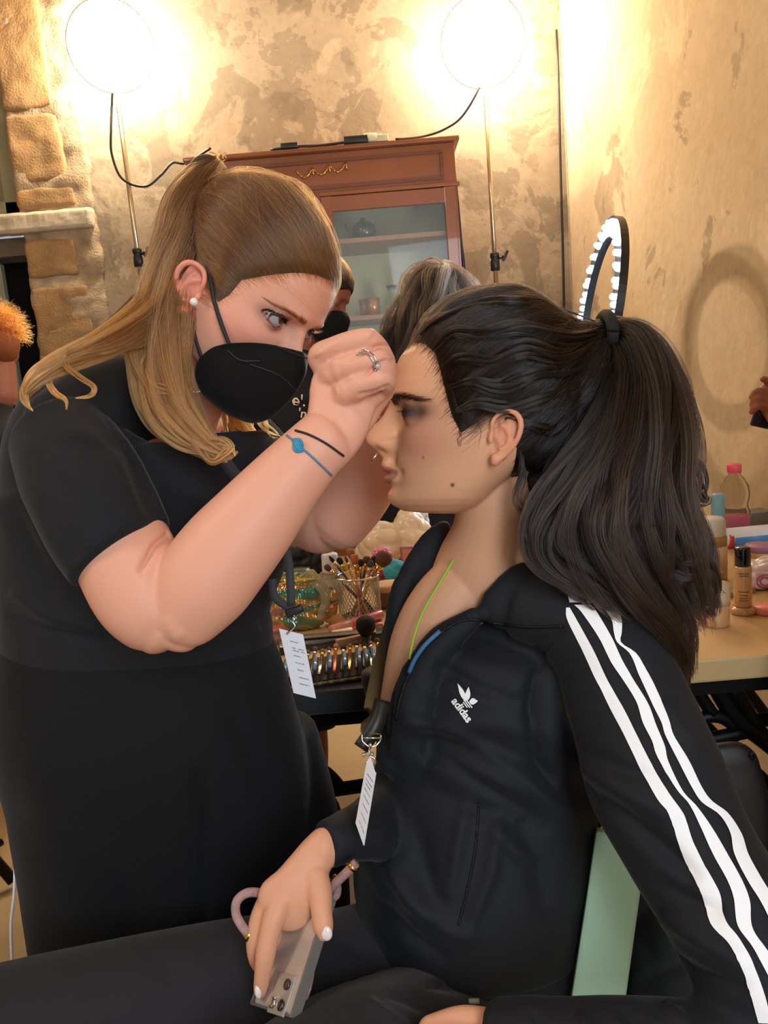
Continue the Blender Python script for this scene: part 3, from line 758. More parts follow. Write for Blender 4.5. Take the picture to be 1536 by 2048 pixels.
# eye balls under the closed lids, brows and lashes
S = on_face(brow_strands(FM, 0, 420, .0085, thick=.0046, zoff=-.002, arch=.0035), 0, .0004); strands('eyebrow', H2W(FM, S), H_browB, bodyM, .00012)
S = lash_strands(False, n=60); strands('eyelashes', H2W(FM, S), H_browB, bodyM, .00007)
mk('septum_ring', tube([H2W(FM, np.array([.1125+.0035*math.cos(a), .0045*math.sin(a), -.0065-.004*math.cos(a)])) for a in np.linspace(0, 2*PI, 14)], .0007, 8, 2), M_silver, bodyM)

# -------- hair
poly = px2loc(FM, [(812, 690, .0), (845, 694, .03), (866, 712, .045), (880, 745, .058), (893, 790, .064), (903, 830, .066), (921, 868, .066), (945, 852, .066), (962, 832, .068), (1000, 826, .07), (1024, 850, .07), (1034, 895, .066), (1032, 950, .06), (1038, 1000, .06), (1060, 1030, .05), (1400, 1040, .0), (1400, 500, 0), (795, 500, 0)])
def ex(v):
    # lift towards the crown where the hair bulges before the ponytail
    G_ = W2H(FM, P(1212, 668, .80)[None])[0]-np.array([-.01, 0, .05]); G_ /= np.linalg.norm(G_); q_ = v-np.array([-.01, 0, .05]); a1_ = np.cross(G_, [0, 1., 0]); a1_ /= np.linalg.norm(a1_); a2_ = np.cross(G_, a1_); ph_ = np.arctan2(q_@a2_, q_@a1_)
    rr_ = np.sqrt((q_@a1_)**2+(q_@a2_)**2)
    return .006*gs(v[:, 0]+.03, .09)*np.clip((v[:, 2]-.03)/.09, 0, 1)+.0016*(np.sin(ph_*17+3*np.sin(ph_*3))+.6*np.sin(ph_*31+rr_*30))*np.clip(rr_/.07, 0, 1)
cv, cf, ins = scalp_cap(poly, 0, .008, -.0022, .014, ex)
bun = limb([(1120, 760, .80, 105), (1190, 720, .80, 70), (1230, 690, .80, 48)], 24, 6)
nape = limb([(1080, 960, .81, 60), (1130, 880, .81, 70), (1200, 760, .80, 60)], 24, 6)
capW = (H2W(FM, cv), cf)
hairM = mk('hair', capW, M_hairB, modelp)
knot = join(bun, nape)
hm_v, hm_f = remesh(join(bun, nape), .004, 3); mk('hair_gather', (hm_v, hm_f), M_hairB, hairM)
capI = (cv, [f for f in cf]); G = W2H(FM, P(1212, 668, .80)[None])[0]
keepi = np.where(ins & (np.linalg.norm(cv-G, axis=1) > .03))[0]; side = cv[keepi]
wgt = np.where(side[:, 1] > -.02, 1.0, .25)*(1+2.0*gs(side[:, 0]-.05, .04)); wgt /= wgt.sum()
full = join(capI, (W2H(FM, hm_v), hm_f), head_grid(0, 120, 120))
idx = rng.choice(keepi, 9000, p=wgt); roots = cv[idx]+rng.normal(0, .0012, (9000, 3))
S0 = comb_strands(full, FM, hairline_roots(FM, poly, 5200, .008, out_w=.28), G, (-.01, -.04, .02), 20, (.0003, .006), jitter=.012)
strands('hairline_strands', H2W(FM, S0), H_B, hairM, .00007, tone=np.linspace(.5, .7, 20)[None].repeat(len(S0), 0))
S1 = comb_strands(full, FM, roots, G, (-.01, -.04, .02), 18, (.0004, .0075), jitter=.010)
cl_ = rng.integers(0, 70, len(S1)); cf_ = rng.normal(0, 1, (70, 3)); pr_ = np.sin(np.linspace(0, PI, 18)); S1 = S1+(np.sin(roots@(rng.normal(0, 40, (3, 1)))+np.linspace(0, 5, 18)[None])[..., None]*np.array([.002, 0, .004]))*pr_[None, :, None]
strands('scalp_strands', H2W(FM, S1), H_B, hairM, .00017, tone=np.clip(np.linspace(.1, .6, 18)[None]+cf_[cl_][:, :1]*.18, 0, 1))
# flyaways around the hairline and crown
idx = rng.choice(keepi, 420, p=wgt)
S2 = comb_strands(full, FM, cv[idx], G, (-.01, -.04, .02), 18, (.003, .011), frizz=.003, over=.8, jitter=.02)
strands('flyaways', H2W(FM, S2), H_B, hairM, .00010)
# wisps at temple
L = [lock(w_, n_, 16, jit=.4) for w_, n_ in [
    ([(905, 745, .735, 8), (925, 770, .728, 10), (955, 785, .725, 10), (1000, 770, .725, 8)], 26),
    ([(900, 770, .735, 6), (915, 810, .73, 8), (945, 835, .728, 8)], 16),
    ([(930, 720, .73, 6), (945, 750, .725, 8), (990, 775, .722, 8), (1040, 770, .722, 5)], 22),
    ([(835, 660, .765, 6), (850, 640, .75, 8), (900, 630, .74, 8)], 24),
    ([(1050, 940, .745, 14), (1035, 990, .745, 14), (1050, 1030, .745, 12), (1035, 1060, .75, 8)], 60),
    ([(1040, 900, .742, 8), (1048, 950, .74, 12), (1030, 1000, .745, 8)], 50),
    ([(922, 860, .733, 5), (918, 895, .735, 4)], 14), ([(955, 838, .728, 4), (962, 860, .722, 5), (958, 900, .723, 3)], 7)]]
for l_ in L: strands('wisp', l_, H_B, hairM, .00010)
# loose waves over the side of the head
tcap = bvh(capW)
def wave_lock(nodes, n, lift=.004, **k):
    out = []
    for x_, y_, r_ in nodes:
        s_ = surf(tcap, x_, y_, lift); d_ = float((s_-CAM)@FWD) if s_ is not None else .785
        out.append((x_, y_, d_, r_))
    return lock(out, n, 26, **k)
for nd, n_ in [([(842, 668, 5), (880, 640, 13), (950, 618, 17), (1040, 612, 18), (1130, 640, 17), (1205, 664, 12)], 700), ([(868, 700, 6), (905, 668, 13), (965, 672, 17), (1040, 655, 18), (1130, 676, 17), (1206, 668, 12)], 700),
               ([(885, 735, 5), (925, 715, 12), (985, 722, 16), (1050, 700, 18), (1130, 712, 16), (1206, 670, 12)], 650), ([(900, 775, 5), (945, 765, 11), (1000, 775, 15), (1065, 748, 17), (1140, 740, 15), (1208, 674, 11)], 600),
               ([(912, 822, 4), (955, 806, 10), (1010, 815, 14), (1080, 800, 16), (1150, 770, 14), (1210, 680, 10)], 500), ([(1010, 838, 4), (1060, 850, 12), (1110, 860, 14), (1165, 800, 14), (1212, 690, 10)], 450),
               ([(1034, 920, 4), (1075, 930, 12), (1125, 900, 14), (1175, 810, 12), (1214, 695, 8)], 420)]:
    l_ = wave_lock(nd, n_, jit=.35, clump=.22, tipj=.01); strands('wave_strands', l_, H_B, hairM, .00014, tone=np.clip(np.full((len(l_), 26), .45)+np.repeat(rng.normal(0, .3, len(l_)//30+1), 30)[:len(l_), None], 0, 1))
# ponytail
tail = [(1222, 672, .80, 34, 1), (1262, 690, .80, 52, .9), (1290, 770, .80, 72, .8), (1275, 880, .79, 100, .6), (1235, 980, .785, 130, .5), (1230, 1080, .78, 140, .42), (1285, 1190, .775, 105, .4), (1345, 1290, .775, 60, .4), (1370, 1370, .775, 18, .4)]
tv, tf = limb([(a, b, c+.016, r*.66, t) for a, b, c, r, t in tail], 32, 8); mk('ponytail', (tv, tf), M_hairB, hairM)
PT_ = []
def ptl(nodes, n, **k): k['jit'] = k.get('jit', .2)*1.5; k.setdefault('tipj', .17); k.setdefault('clump', .19); PT_.append(lock(nodes, n, 30, **k))
ptl([(1215, 668, .79, 26), (1265, 690, .785, 48), (1300, 770, .78, 62), (1305, 880, .765, 80), (1290, 990, .755, 85), (1310, 1100, .75, 80), (1350, 1200, .75, 62), (1390, 1270, .75, 45)], 3600, jit=.22)
ptl([(1215, 668, .79, 26), (1250, 690, .78, 44), (1270, 770, .765, 56), (1255, 880, .75, 70), (1215, 980, .745, 85), (1200, 1070, .74, 90), (1250, 1170, .735, 75), (1330, 1260, .74, 55), (1370, 1360, .745, 22)], 4200, jit=.22)
ptl([(1215, 672, .79, 22), (1240, 700, .78, 36), (1235, 790, .76, 50), (1190, 900, .75, 55), (1120, 1000, .745, 48), (1085, 1070, .74, 40), (1100, 1120, .735, 36), (1160, 1160, .73, 36), (1240, 1220, .735, 30), (1300, 1280, .735, 20)], 2400, jit=.25)
ptl([(1215, 672, .79, 22), (1235, 720, .78, 30), (1200, 850, .755, 40), (1120, 960, .745, 36), (1065, 1040, .74, 24), (1062, 1085, .735, 14), (1085, 1120, .735, 8)], 900, jit=.3)
ptl([(1220, 670, .79, 22), (1285, 700, .79, 36), (1335, 780, .79, 36), (1345, 880, .785, 40), (1370, 960, .78, 26), (1405, 1000, .775, 12), (1415, 990, .775, 6)], 1200, jit=.3)
ptl([(1300, 860, .78, 30), (1350, 920, .78, 26), (1392, 930, .775, 14), (1408, 975, .775, 8), (1385, 1010, .775, 10), (1345, 1010, .775, 12)], 420, jit=.3)
ptl([(1320, 960, .77, 44), (1370, 1060, .765, 40), (1395, 1130, .76, 34), (1415, 1200, .76, 24), (1425, 1235, .76, 12)], 1500, jit=.3)
ptl([(1290, 1040, .76, 50), (1320, 1130, .755, 60), (1380, 1180, .755, 48), (1420, 1215, .755, 24)], 1400, jit=.3)
ptl([(1300, 1180, .755, 50), (1335, 1260, .75, 40), (1350, 1330, .75, 26), (1352, 1385, .75, 10)], 900, jit=.35)
ptl([(1360, 1120, .76, 20), (1410, 1140, .757, 8), (1450, 1145, .757, 2)], 22, jit=.5)
ptl([(1360, 1150, .76, 20), (1420, 1180, .757, 9), (1452, 1188, .757, 3)], 30, jit=.5)
for l_ in PT_: strands('ponytail_strands', l_, H_B, hairM, .00017, tone=np.clip(np.linspace(.15, .95, 30)[None]+np.repeat(rng.normal(0, .28, len(l_)//30+1), 30)[:len(l_), None], 0, 1))
mk('hair_tie', tube([P(1212+26*math.cos(a)*.55, 664+34*math.sin(a), .79-.03*math.cos(a)) for a in np.linspace(0, 2*PI, 16)], .006, 12, 3), mat('black_scrunchie', (18, 16, 18), .8, bump=.8, bscale=300), hairM)

# -------- track jacket
jt_ = [limb([(1035, 1200, .86, 110, 1.0), (1030, 1270, .87, 200, .95), (1010, 1360, .875, 232, .92), (995, 1460, .875, 228, .92), (975, 1560, .87, 225, .92), (955, 1660, .86, 232, .9), (940, 1760, .85, 236, .9), (945, 1850, .84, 218, .9), (945, 1925, .835, 190, .85), (965, 1975, .83, 140, .8)], 48, 8),
       limb([(1050, 1215, .80, 75), (1140, 1245, .775, 88), (1215, 1310, .755, 110), (1262, 1420, .735, 124), (1312, 1560, .705, 136), (1375, 1690, .675, 130), (1445, 1810, .645, 128), (1505, 1930, .62, 128), (1530, 2040, .605, 118), (1450, 2100, .595, 100), (1300, 2100, .60, 92), (1150, 2085, .615, 80), (1040, 2072, .63, 68), (985, 2066, .64, 60)], 40, 8, cap=.15),
       limb([(830, 1330, .99, 110), (850, 1480, .98, 100), (820, 1600, .90, 85), (750, 1650, .80, 62), (690, 1676, .755, 52), (650, 1690, .74, 47)], 30, 8, cap=.1),
       # far front panel, standing open
       limb([(888, 1052, .875, 14, 1.2), (872, 1085, .87, 34, .5), (848, 1150, .865, 50, .45), (823, 1235, .86, 54, .45), (812, 1330, .85, 46, .6), (812, 1430, .83, 44, .8), (800, 1520, .81, 50, .8)], 28, 8),
       # collar band
       limb([(1000, 1215, .79, 48, .5), (1060, 1180, .795, 60, .55), (1115, 1165, .82, 52, .6), (1130, 1150, .86, 45, .8)], 28, 8),
       limb([(950, 1232, .785, 22, .8), (880, 1290, .79, 34, .9), (835, 1370, .79, 42, .9), (820, 1450, .795, 46, 1.), (835, 1540, .82, 60, 1.)], 24, 8)]
jv, jf = remesh(join(*jt_), .0034, 5, .5)
FL = [([(799, 1440), (850, 1448), (904, 1461), (985, 1510), (1062, 1561), (1114, 1608)], 16, .008), ([(841, 1503), (900, 1525), (956, 1561), (1020, 1600), (1083, 1640)], 15, -.008), ([(867, 1329), (910, 1350), (956, 1377), (1041, 1408)], 14, -.006), ([(1133, 1248), (1093, 1298), (1070, 1350), (1062, 1408), (1060, 1508)], 6, -.003), ([(935, 1590), (915, 1700), (895, 1800)], 14, .006), ([(780, 1720), (830, 1800), (900, 1860), (960, 1880)], 18, .007), ([(760, 1800), (820, 1870), (900, 1920)], 14, -.006), ([(985, 1650), (1030, 1700), (1080, 1730)], 16, .006), ([(960, 1270), (1060, 1300), (1130, 1260)], 14, -.004), ([(840, 1400), (900, 1380), (1000, 1400), (1080, 1330)], 26, .005), ([(800, 1490), (880, 1480), (980, 1500), (1120, 1560)], 22, -.006),
      ([(800, 1440), (900, 1440), (1010, 1450), (1130, 1480)], 24, .006), ([(830, 1520), (930, 1540), (1050, 1580), (1190, 1650)], 26, .008), ([(850, 1580), (960, 1620), (1100, 1660)], 20, -.006),
      ([(1080, 1290), (1065, 1420), (1075, 1520), (1120, 1600)], 18, -.010), ([(1130, 1560), (1230, 1620), (1330, 1700), (1400, 1760)], 20, -.009), ([(1150, 1520), (1260, 1590), (1360, 1640)], 22, .007),
      ([(1120, 1480), (1240, 1540), (1330, 1560)], 16, -.004), ([(1300, 1760), (1380, 1800), (1450, 1830)], 16, -.006), ([(1320, 1830), (1420, 1890), (1500, 1930)], 18, .007), ([(1300, 1900), (1400, 1950), (1500, 1980)], 14, -.006),
      ([(760, 1650), (790, 1750), (860, 1850)], 24, .008), ([(820, 1620), (850, 1740), (880, 1850)], 20, -.006), ([(700, 1720), (740, 1800), (800, 1880)], 18, -.006), ([(1000, 1620), (980, 1750), (930, 1880)], 14, .006),
      ([(1040, 1640), (1080, 1740), (1100, 1850)], 26, -.008), ([(780, 1330), (772, 1430), (770, 1520)], 12, -.006), ([(800, 1150), (790, 1250), (800, 1350)], 14, .004), ([(845, 1110), (822, 1220), (815, 1300)], 10, -.005),
      ([(1160, 2030), (1180, 2060), (1200, 2090)], 12, .005), ([(1240, 2010), (1270, 2050), (1280, 2100)], 12, -.005), ([(1330, 2000), (1360, 2040), (1400, 2080)], 14, .006), ([(1060, 2020), (1080, 2050), (1090, 2090)], 10, -.003),
      ([(1330, 1400), (1350, 1440), (1400, 1500)], 16, .004), ([(1290, 1330), (1250, 1360), (1200, 1380)], 18, -.003)]
jv = folds(jv, jf, FL)
N_ = normals(jv, np.array(jf)); ph = jv*np.array([38, 31, 27]); jv = jv+N_*(.0011*np.sin(ph[:, 0]+2*np.sin(ph[:, 2]))*np.cos(ph[:, 1]+1.5*np.sin(ph[:, 0]*.7)))[:, None]
jacket = mk('track_jacket', (jv, jf), M_jacket, modelp)
tj = bvh((jv, jf))
# three stripes down the sleeve
def cpx(l): return np.array([(746+x/1.9, 961+y/1.9) for x, y in l])
ST = [([(735, 485), (740, 530), (800, 650), (850, 760), (910, 880), (952, 960), (1010, 1080), (1078, 1210), (1122, 1265), (1160, 1370), (1205, 1480), (1255, 1580), (1282, 1680), (1350, 1760), (1400, 1850), (1430, 1930), (1465, 2060)],
       [(748, 485), (775, 530), (842, 650), (893, 760), (955, 870), (997, 955), (1055, 1070), (1125, 1190), (1182, 1275), (1215, 1370), (1265, 1470), (1318, 1570), (1340, 1670), (1392, 1740), (1450, 1850), (1490, 1960), (1515, 2060)]),
      ([(765, 475), (795, 505), (860, 600), (905, 690), (945, 750), (1000, 840), (1025, 920), (1060, 990), (1080, 1050), (1150, 1170), (1200, 1230), (1240, 1310), (1290, 1420), (1345, 1520), (1370, 1590), (1385, 1690), (1440, 1770), (1500, 1880)],
       [(828, 475), (852, 505), (908, 600), (945, 680), (985, 750), (1045, 850), (1075, 930), (1108, 1010), (1122, 1070), (1176, 1180), (1230, 1240), (1292, 1330), (1350, 1430), (1400, 1520), (1430, 1600), (1440, 1700), (1500, 1790), (1570, 1900)]),
      ([(868, 480), (905, 530), (915, 580), (928, 618), (975, 660), (1010, 740), (1060, 850), (1095, 920), (1110, 970), (1160, 1070), (1206, 1160), (1246, 1222), (1312, 1270), (1354, 1340), (1370, 1420), (1420, 1520), (1470, 1600), (1510, 1680)],
       [(922, 480), (943, 530), (944, 580), (942, 618), (1000, 660), (1048, 740), (1100, 850), (1125, 910), (1142, 970), (1198, 1065), (1246, 1165), (1284, 1218), (1345, 1265), (1397, 1345), (1422, 1420), (1468, 1505), (1520, 1590), (1570, 1680)]),
      ([(764, 348), (770, 365), (785, 395), (802, 430), (815, 474)], [(767, 348), (785, 365), (825, 400), (840, 430), (850, 470)]),
      ([(738, 428), (742, 445), (748, 466)], [(760, 430), (778, 445), (790, 470)])]
for l_, r_ in ST:
    l_, r_ = crom(cpx(l_), 8), crom(cpx(r_), 8); y0_, y1_ = max(l_[0, 1], r_[0, 1]), min(l_[-1, 1], r_[-1, 1]); ys = np.linspace(y0_, y1_, max(8, int((y1_-y0_)/7)))
    L2_ = np.stack([np.interp(ys, l_[:, 1], l_[:, 0]), ys], 1); R2_ = np.stack([np.interp(ys, r_[:, 1], r_[:, 0]), ys], 1)
    pv, pf = patch(tj, L2_, R2_, 7, .0014, sub=1)
    if len(pf): mk('sleeve_stripe', (pv, pf), M_white, jacket)
# trefoil badge and word mark on the chest
def text_mesh(body, size=1.0, font=None, bold=0.0):
    cu = bpy.data.curves.new('tx', 'FONT'); cu.body = body; cu.size = size; cu.align_x = 'CENTER'; cu.offset = bold
    o = bpy.data.objects.new('tx', cu); C.objects.link(o); dg = bpy.context.evaluated_depsgraph_get(); me = o.evaluated_get(dg).to_mesh()
    v = np.array([list(q.co) for q in me.vertices]); f = [tuple(p.vertices) for p in me.polygons]
    o.evaluated_get(dg).to_mesh_clear(); bpy.data.objects.remove(o); return v, f
def text_on(tree, body, cx, cy, h, ang, off=.0012, bold=.02, stretch=1.0):
    v, f = text_mesh(body, 1.0, bold=bold); V_ = []
    ca, sa = math.cos(ang), math.sin(ang)
    for x, y, _ in v:
        x2, y2 = x*h*stretch, y*h; V_.append(surf(tree, cx+x2*ca+y2*sa, cy+x2*sa-y2*ca, off))
    ok = [q is not None for q in V_]; V_ = [q if q is not None else np.zeros(3) for q in V_]
    return np.array(V_), [q for q in f if all(ok[i] for i in q)]
A_ = math.radians(54)
mk('chest_lettering', text_on(tj, 'adidas', 919, 1424, 22, A_, bold=.03), M_print, jacket, False)
def leafpoly(bx, by, tx, ty, w_, n=10):
    b = np.array([bx, by], float); t = np.array([tx, ty], float); d = t-b; nrm = np.array([-d[1], d[0]])/np.linalg.norm(d)
    L_ = [b+d*u+nrm*w_*math.sin(PI*u**.75)*1.0 for u in np.linspace(0, 1, n)]; R_ = [b+d*u-nrm*w_*math.sin(PI*u**.75) for u in np.linspace(0, 1, n)]
    return [[L_[i], L_[i+1], R_[i+1], R_[i]] for i in range(n-1)]
polys = leafpoly(933, 1402, 915, 1368, 4.5)+leafpoly(935, 1401, 937, 1375, 5)+leafpoly(939, 1403, 956, 1402, 6.0)
cx_, cy_ = 938, 1404; dx_, dy_ = math.cos(A_), math.sin(A_)
for k in range(3):
    o_ = 1+k*4.2; a_ = np.array([cx_-dy_*-o_*0-o_*dy_*.9, cy_+o_*dx_*.9]); hl_ = 13-3*k
    polys.append([a_+np.array([dx_, dy_])*-hl_+np.array([-dy_, dx_])*1.1, a_+np.array([dx_, dy_])*hl_+np.array([-dy_, dx_])*1.1, a_+np.array([dx_, dy_])*hl_-np.array([-dy_, dx_])*1.1, a_-np.array([dx_, dy_])*hl_-np.array([-dy_, dx_])*1.1])
mk('chest_emblem', flat_patch(tj, polys, .0013), M_print, jacket, False)
# zips
def seam(tree, pts, r, off=.001, sub=10):
    L_ = crom(np.array(pts, float), sub); s = [surf(tree, a, b, off) for a, b in L_]; s = [q for q in s if q is not None]
    return tube(s, r, 8, 1) if len(s) > 2 else None
M_zip = mat('zip_teeth', (30, 30, 32), .3, metal=.5, bump=1, bscale=900)
for pts, r in [([(1126, 1252), (1060, 1254), (990, 1246), (930, 1240), (880, 1268), (835, 1318), (806, 1380), (792, 1440)], .0016), ([(958, 1605), (950, 1700), (932, 1790), (916, 1852)], .0012)]:
    z_ = seam(tj, pts, r, .0005)
    if z_: mk('zip', z_, M_zip, jacket)
M_lime = mat('lime_piping', (150, 200, 40), .5)
mk('lime_piping', tube(Pn([(908, 1118, .80), (880, 1165, .795), (850, 1215, .79), (832, 1260, .785), (822, 1300, .78), (819, 1318, .78)]), .0012, 10, 6), M_lime, jacket)
mk('undershirt_edge', tube(Pn([(880, 1262, .762), (850, 1290, .762), (830, 1318, .765), (818, 1345, .77)]), .0022, 10, 5), mat('blue_trim', (60, 110, 150), .6), jacket)
# trousers
tr = join(limb([(1010, 1880, .85, 190, .8), (900, 1940, .85, 180, .95), (700, 1975, .825, 150, .9), (470, 1990, .79, 142, .9), (150, 2045, .755, 138, .9), (-150, 2110, .74, 135)], 36, 8),
          limb([(1040, 2000, .83, 120, .9), (960, 2070, .80, 140, .9), (820, 2105, .74, 155, .9), (680, 2170, .675, 172, .9), (540, 2290, .62, 185)], 36, 8))
pv, pf = remesh(tr, .005, 4)
pv = folds(pv, pf, [([(660, 1880), (760, 1920), (860, 1960), (960, 1990)], 14, -.006), ([(700, 1930), (800, 1990), (900, 2040)], 14, -.005), ([(680, 1960), (760, 2020), (820, 2060)], 10, .004), ([(900, 1900), (1000, 1940), (1080, 1950)], 16, .005), ([(900, 1960), (1000, 1980), (1080, 1990)], 10, -.005), ([(300, 1900), (350, 1960), (380, 2040)], 30, -.003)])
mk('trousers', (pv, pf), M_jeans, modelp)
mk('belt_tag', box(P(948, 2002, .735), (.010, .003, .004)), mat('grey_tag', (140, 140, 130), .6), modelp)

# lower legs and shoes down to the floor
kL = P(-150, 2130, .74); kR = P(540, 2290, .62)
def shin(k_, dx, dy):
    a_ = np.array([k_[0]+dx, k_[1]+dy, .09]); return limb([(*k_, .062), (*(k_*.5+a_*.5+np.array([0, .01, 0])), .055), (*a_, .042)], 20, 5, world=True), a_
s1, a1 = shin(kL, -.03, .02); s2, a2 = shin(kR, -.12, .05)
vv, ff = remesh(join(s1, s2), .006, 2); mk('trouser_leg', (s1[0], s1[1]), M_jeans, modelp); mk('trouser_leg', (s2[0], s2[1]), M_jeans, modelp)
for a_ in (a1, a2): mk('shoe', remesh(limb([(a_[0]+.05, a_[1], .045, .042), (a_[0]-.06, a_[1], .04, .045), (a_[0]-.17, a_[1], .032, .03)], 20, 5, world=True, wdir=(0, 0, 1)), .004, 3), M_blk_shoe, modelp)
# ------------------------------------------------------------------ standing make-up artist
EYE['z'] = .0415
FA = frame(457, 622, .80, 1, sc=.90, pitch=math.radians(45), yaw=math.radians(25), roll=math.radians(0))
artist = empty('person', P(330, 1900, .88)*np.array([1, 1, 0]), 'standing woman in black t-shirt and black face mask, long brown hair with golden ends', 'person')
hv, hf = head_grid(1)
er = ear_parts(-1, 1.02, .003, .008); er2 = ear_parts(1, 1.02, 0, .008)
neck = limb([(440, 640, .825, 78), (405, 710, .84, 86), (375, 780, .85, 80), (340, 850, .87, 90)], 32, 6, .9)
core = limb([(320, 880, .89, 110, .9), (300, 1000, .88, 250, .75), (270, 1250, .88, 220, .72), (300, 1450, .90, 235, .62), (335, 1600, .93, 220, .5)], 30, 5)
legs = join(limb([(250, 1560, .88, 130), (240, 1800, .94, 110), (250, 2250, 1.0, 80), (252, 2650, 1.06, 52)], 20, 4), limb([(470, 1560, .96, 125), (500, 1800, 1.0, 115), (510, 2250, 1.05, 80), (515, 2600, 1.10, 52)], 20, 4))
uarm = limb([(140, 880, .77, 88), (215, 1040, .72, 93), (250, 1110, .705, 100), (285, 1185, .698, 98), (318, 1236, .694, 84), (338, 1262, .692, 62)], 36, 8, cap=.5)
farm = limb([(346, 1262, .692, 56), (362, 1236, .690, 76), (400, 1176, .688, 97), (448, 1112, .689, 98), (502, 1048, .692, 90), (566, 970, .697, 76), (618, 912, .702, 66), (652, 880, .706, 63)], 36, 8, .92, cap=.6)
palm = limb([(640, 892, .706, 63, .72), (668, 862, .709, 62, .62), (682, 820, .712, 66, .50), (688, 780, .713, 69, .45), (684, 745, .712, 62, .42), (676, 718, .712, 46, .42)], 36, 8, n=2.3)
pink = limb([(648, 735, .712, 24), (640, 712, .706, 25), (668, 697, .697, 23.5), (702, 685, .692, 23.5), (735, 680, .690, 23), (755, 692, .698, 20), (768, 710, .707, 18), (776, 728, .716, 16), (770, 745, .726, 13)], 22, 8)
ring = limb([(655, 760, .712, 26), (672, 742, .700, 27), (704, 732, .690, 25), (738, 722, .686, 24), (758, 722, .688, 23), (772, 738, .696, 20), (776, 758, .706, 17), (770, 772, .716, 13)], 22, 8)
midl = limb([(672, 800, .714, 28), (696, 784, .699, 28), (726, 768, .690, 26), (756, 758, .687, 24), (770, 760, .692, 21), (774, 770, .702, 18), (768, 780, .712, 14)], 22, 8)
indx = limb([(700, 828, .722, 28), (730, 802, .715, 25), (756, 786, .716, 21), (772, 780, .725, 16), (777, 779, .732, 13)], 22, 8)
thmb = limb([(700, 862, .735, 30), (726, 836, .742, 27), (745, 812, .745, 23), (762, 795, .745, 19), (774, 786, .742, 15)], 22, 8)
ufar = limb([(470, 900, 1.02, 80), (560, 975, 1.01, 76), (620, 1020, 1.0, 76), (650, 1035, .99, 76)], 28, 6)
ffar = limb([(668, 1033, .985, 75), (705, 990, .975, 74), (742, 940, .955, 66), (775, 885, .935, 50), (795, 850, .92, 42)], 28, 6)
hfar = join(limb([(790, 860, .925, 42, .6), (800, 830, .915, 46, .55), (800, 800, .905, 44, .5)], 20, 5), *[limb([(790+14*i-20, 815, .905, 18), (782+10*i-20, 775-4*i, .90, 16), (790+8*i-20, 745-3*i, .895, 13)], 12, 5) for i in range(4)],
            limb([(765, 880, .925, 24), (745, 855, .91, 20), (738, 835, .90, 16)], 14, 5))
shoe_in = []
V, F = remesh(join((H2W(FA, hv), hf), (H2W(FA, er[0]), er[1]), (H2W(FA, er2[0]), er2[1]), neck, core, legs, uarm, farm, palm, pink, ring, midl, indx, thmb, ufar, ffar, hfar), .00165, 2, .5)
hl = W2H(FA, V); q = proj(V)
near_head = (np.abs(hl[:, 1]) < .1) & (hl[:, 2] > -.075) & (hl[:, 2] < .17) & (hl[:, 0] > -.12) & (hl[:, 0] < .14) & (q[:, 1] < 860)
V = relax(V, F, 3, .5, mask=np.where(near_head, .15, np.where((q[:, 1] < 830) & (q[:, 0] > 600), .4, 1.0)))
# skin details: elbow crease, tendons on the back of the hand
V = folds(V, np.array(F), [([(346, 1062), (310, 1090), (278, 1148)], 7, -.0055), ([(646, 745), (690, 800)], 5, .0008), ([(668, 700), (650, 760)], 7, -.0012), ([(672, 742), (690, 790), (680, 850)], 6, .0009), ([(690, 722), (712, 712), (735, 702), (755, 693), (782, 690)], 3.6, -.0055), ([(715, 762), (735, 747), (748, 736), (758, 728), (774, 721), (792, 722)], 3.6, -.0055), ([(634, 702), (640, 712)], 12, .0022), ([(660, 722), (666, 730)], 11, .0016), ([(698, 752), (704, 760)], 12, .0016), ([(734, 664), (744, 672)], 12, .0018), ([(700, 800), (730, 830), (740, 850)], 8, -.0010), ([(672, 735), (676, 790), (664, 850)], 5, .0008), ([(716, 790), (752, 785), (780, 770)], 4, -.004), ([(638, 705), (660, 690), (700, 675)], 7, .0008), ([(330, 1235), (352, 1272), (372, 1262)], 12, .002)])
hl = W2H(FA, V); q = proj(V)
col = skin_color((228, 166, 140), (226, 122, 104), (170, 90, 84), np.where(near_head[:, None], hl, 9.), makeup=.28, fair=.35)
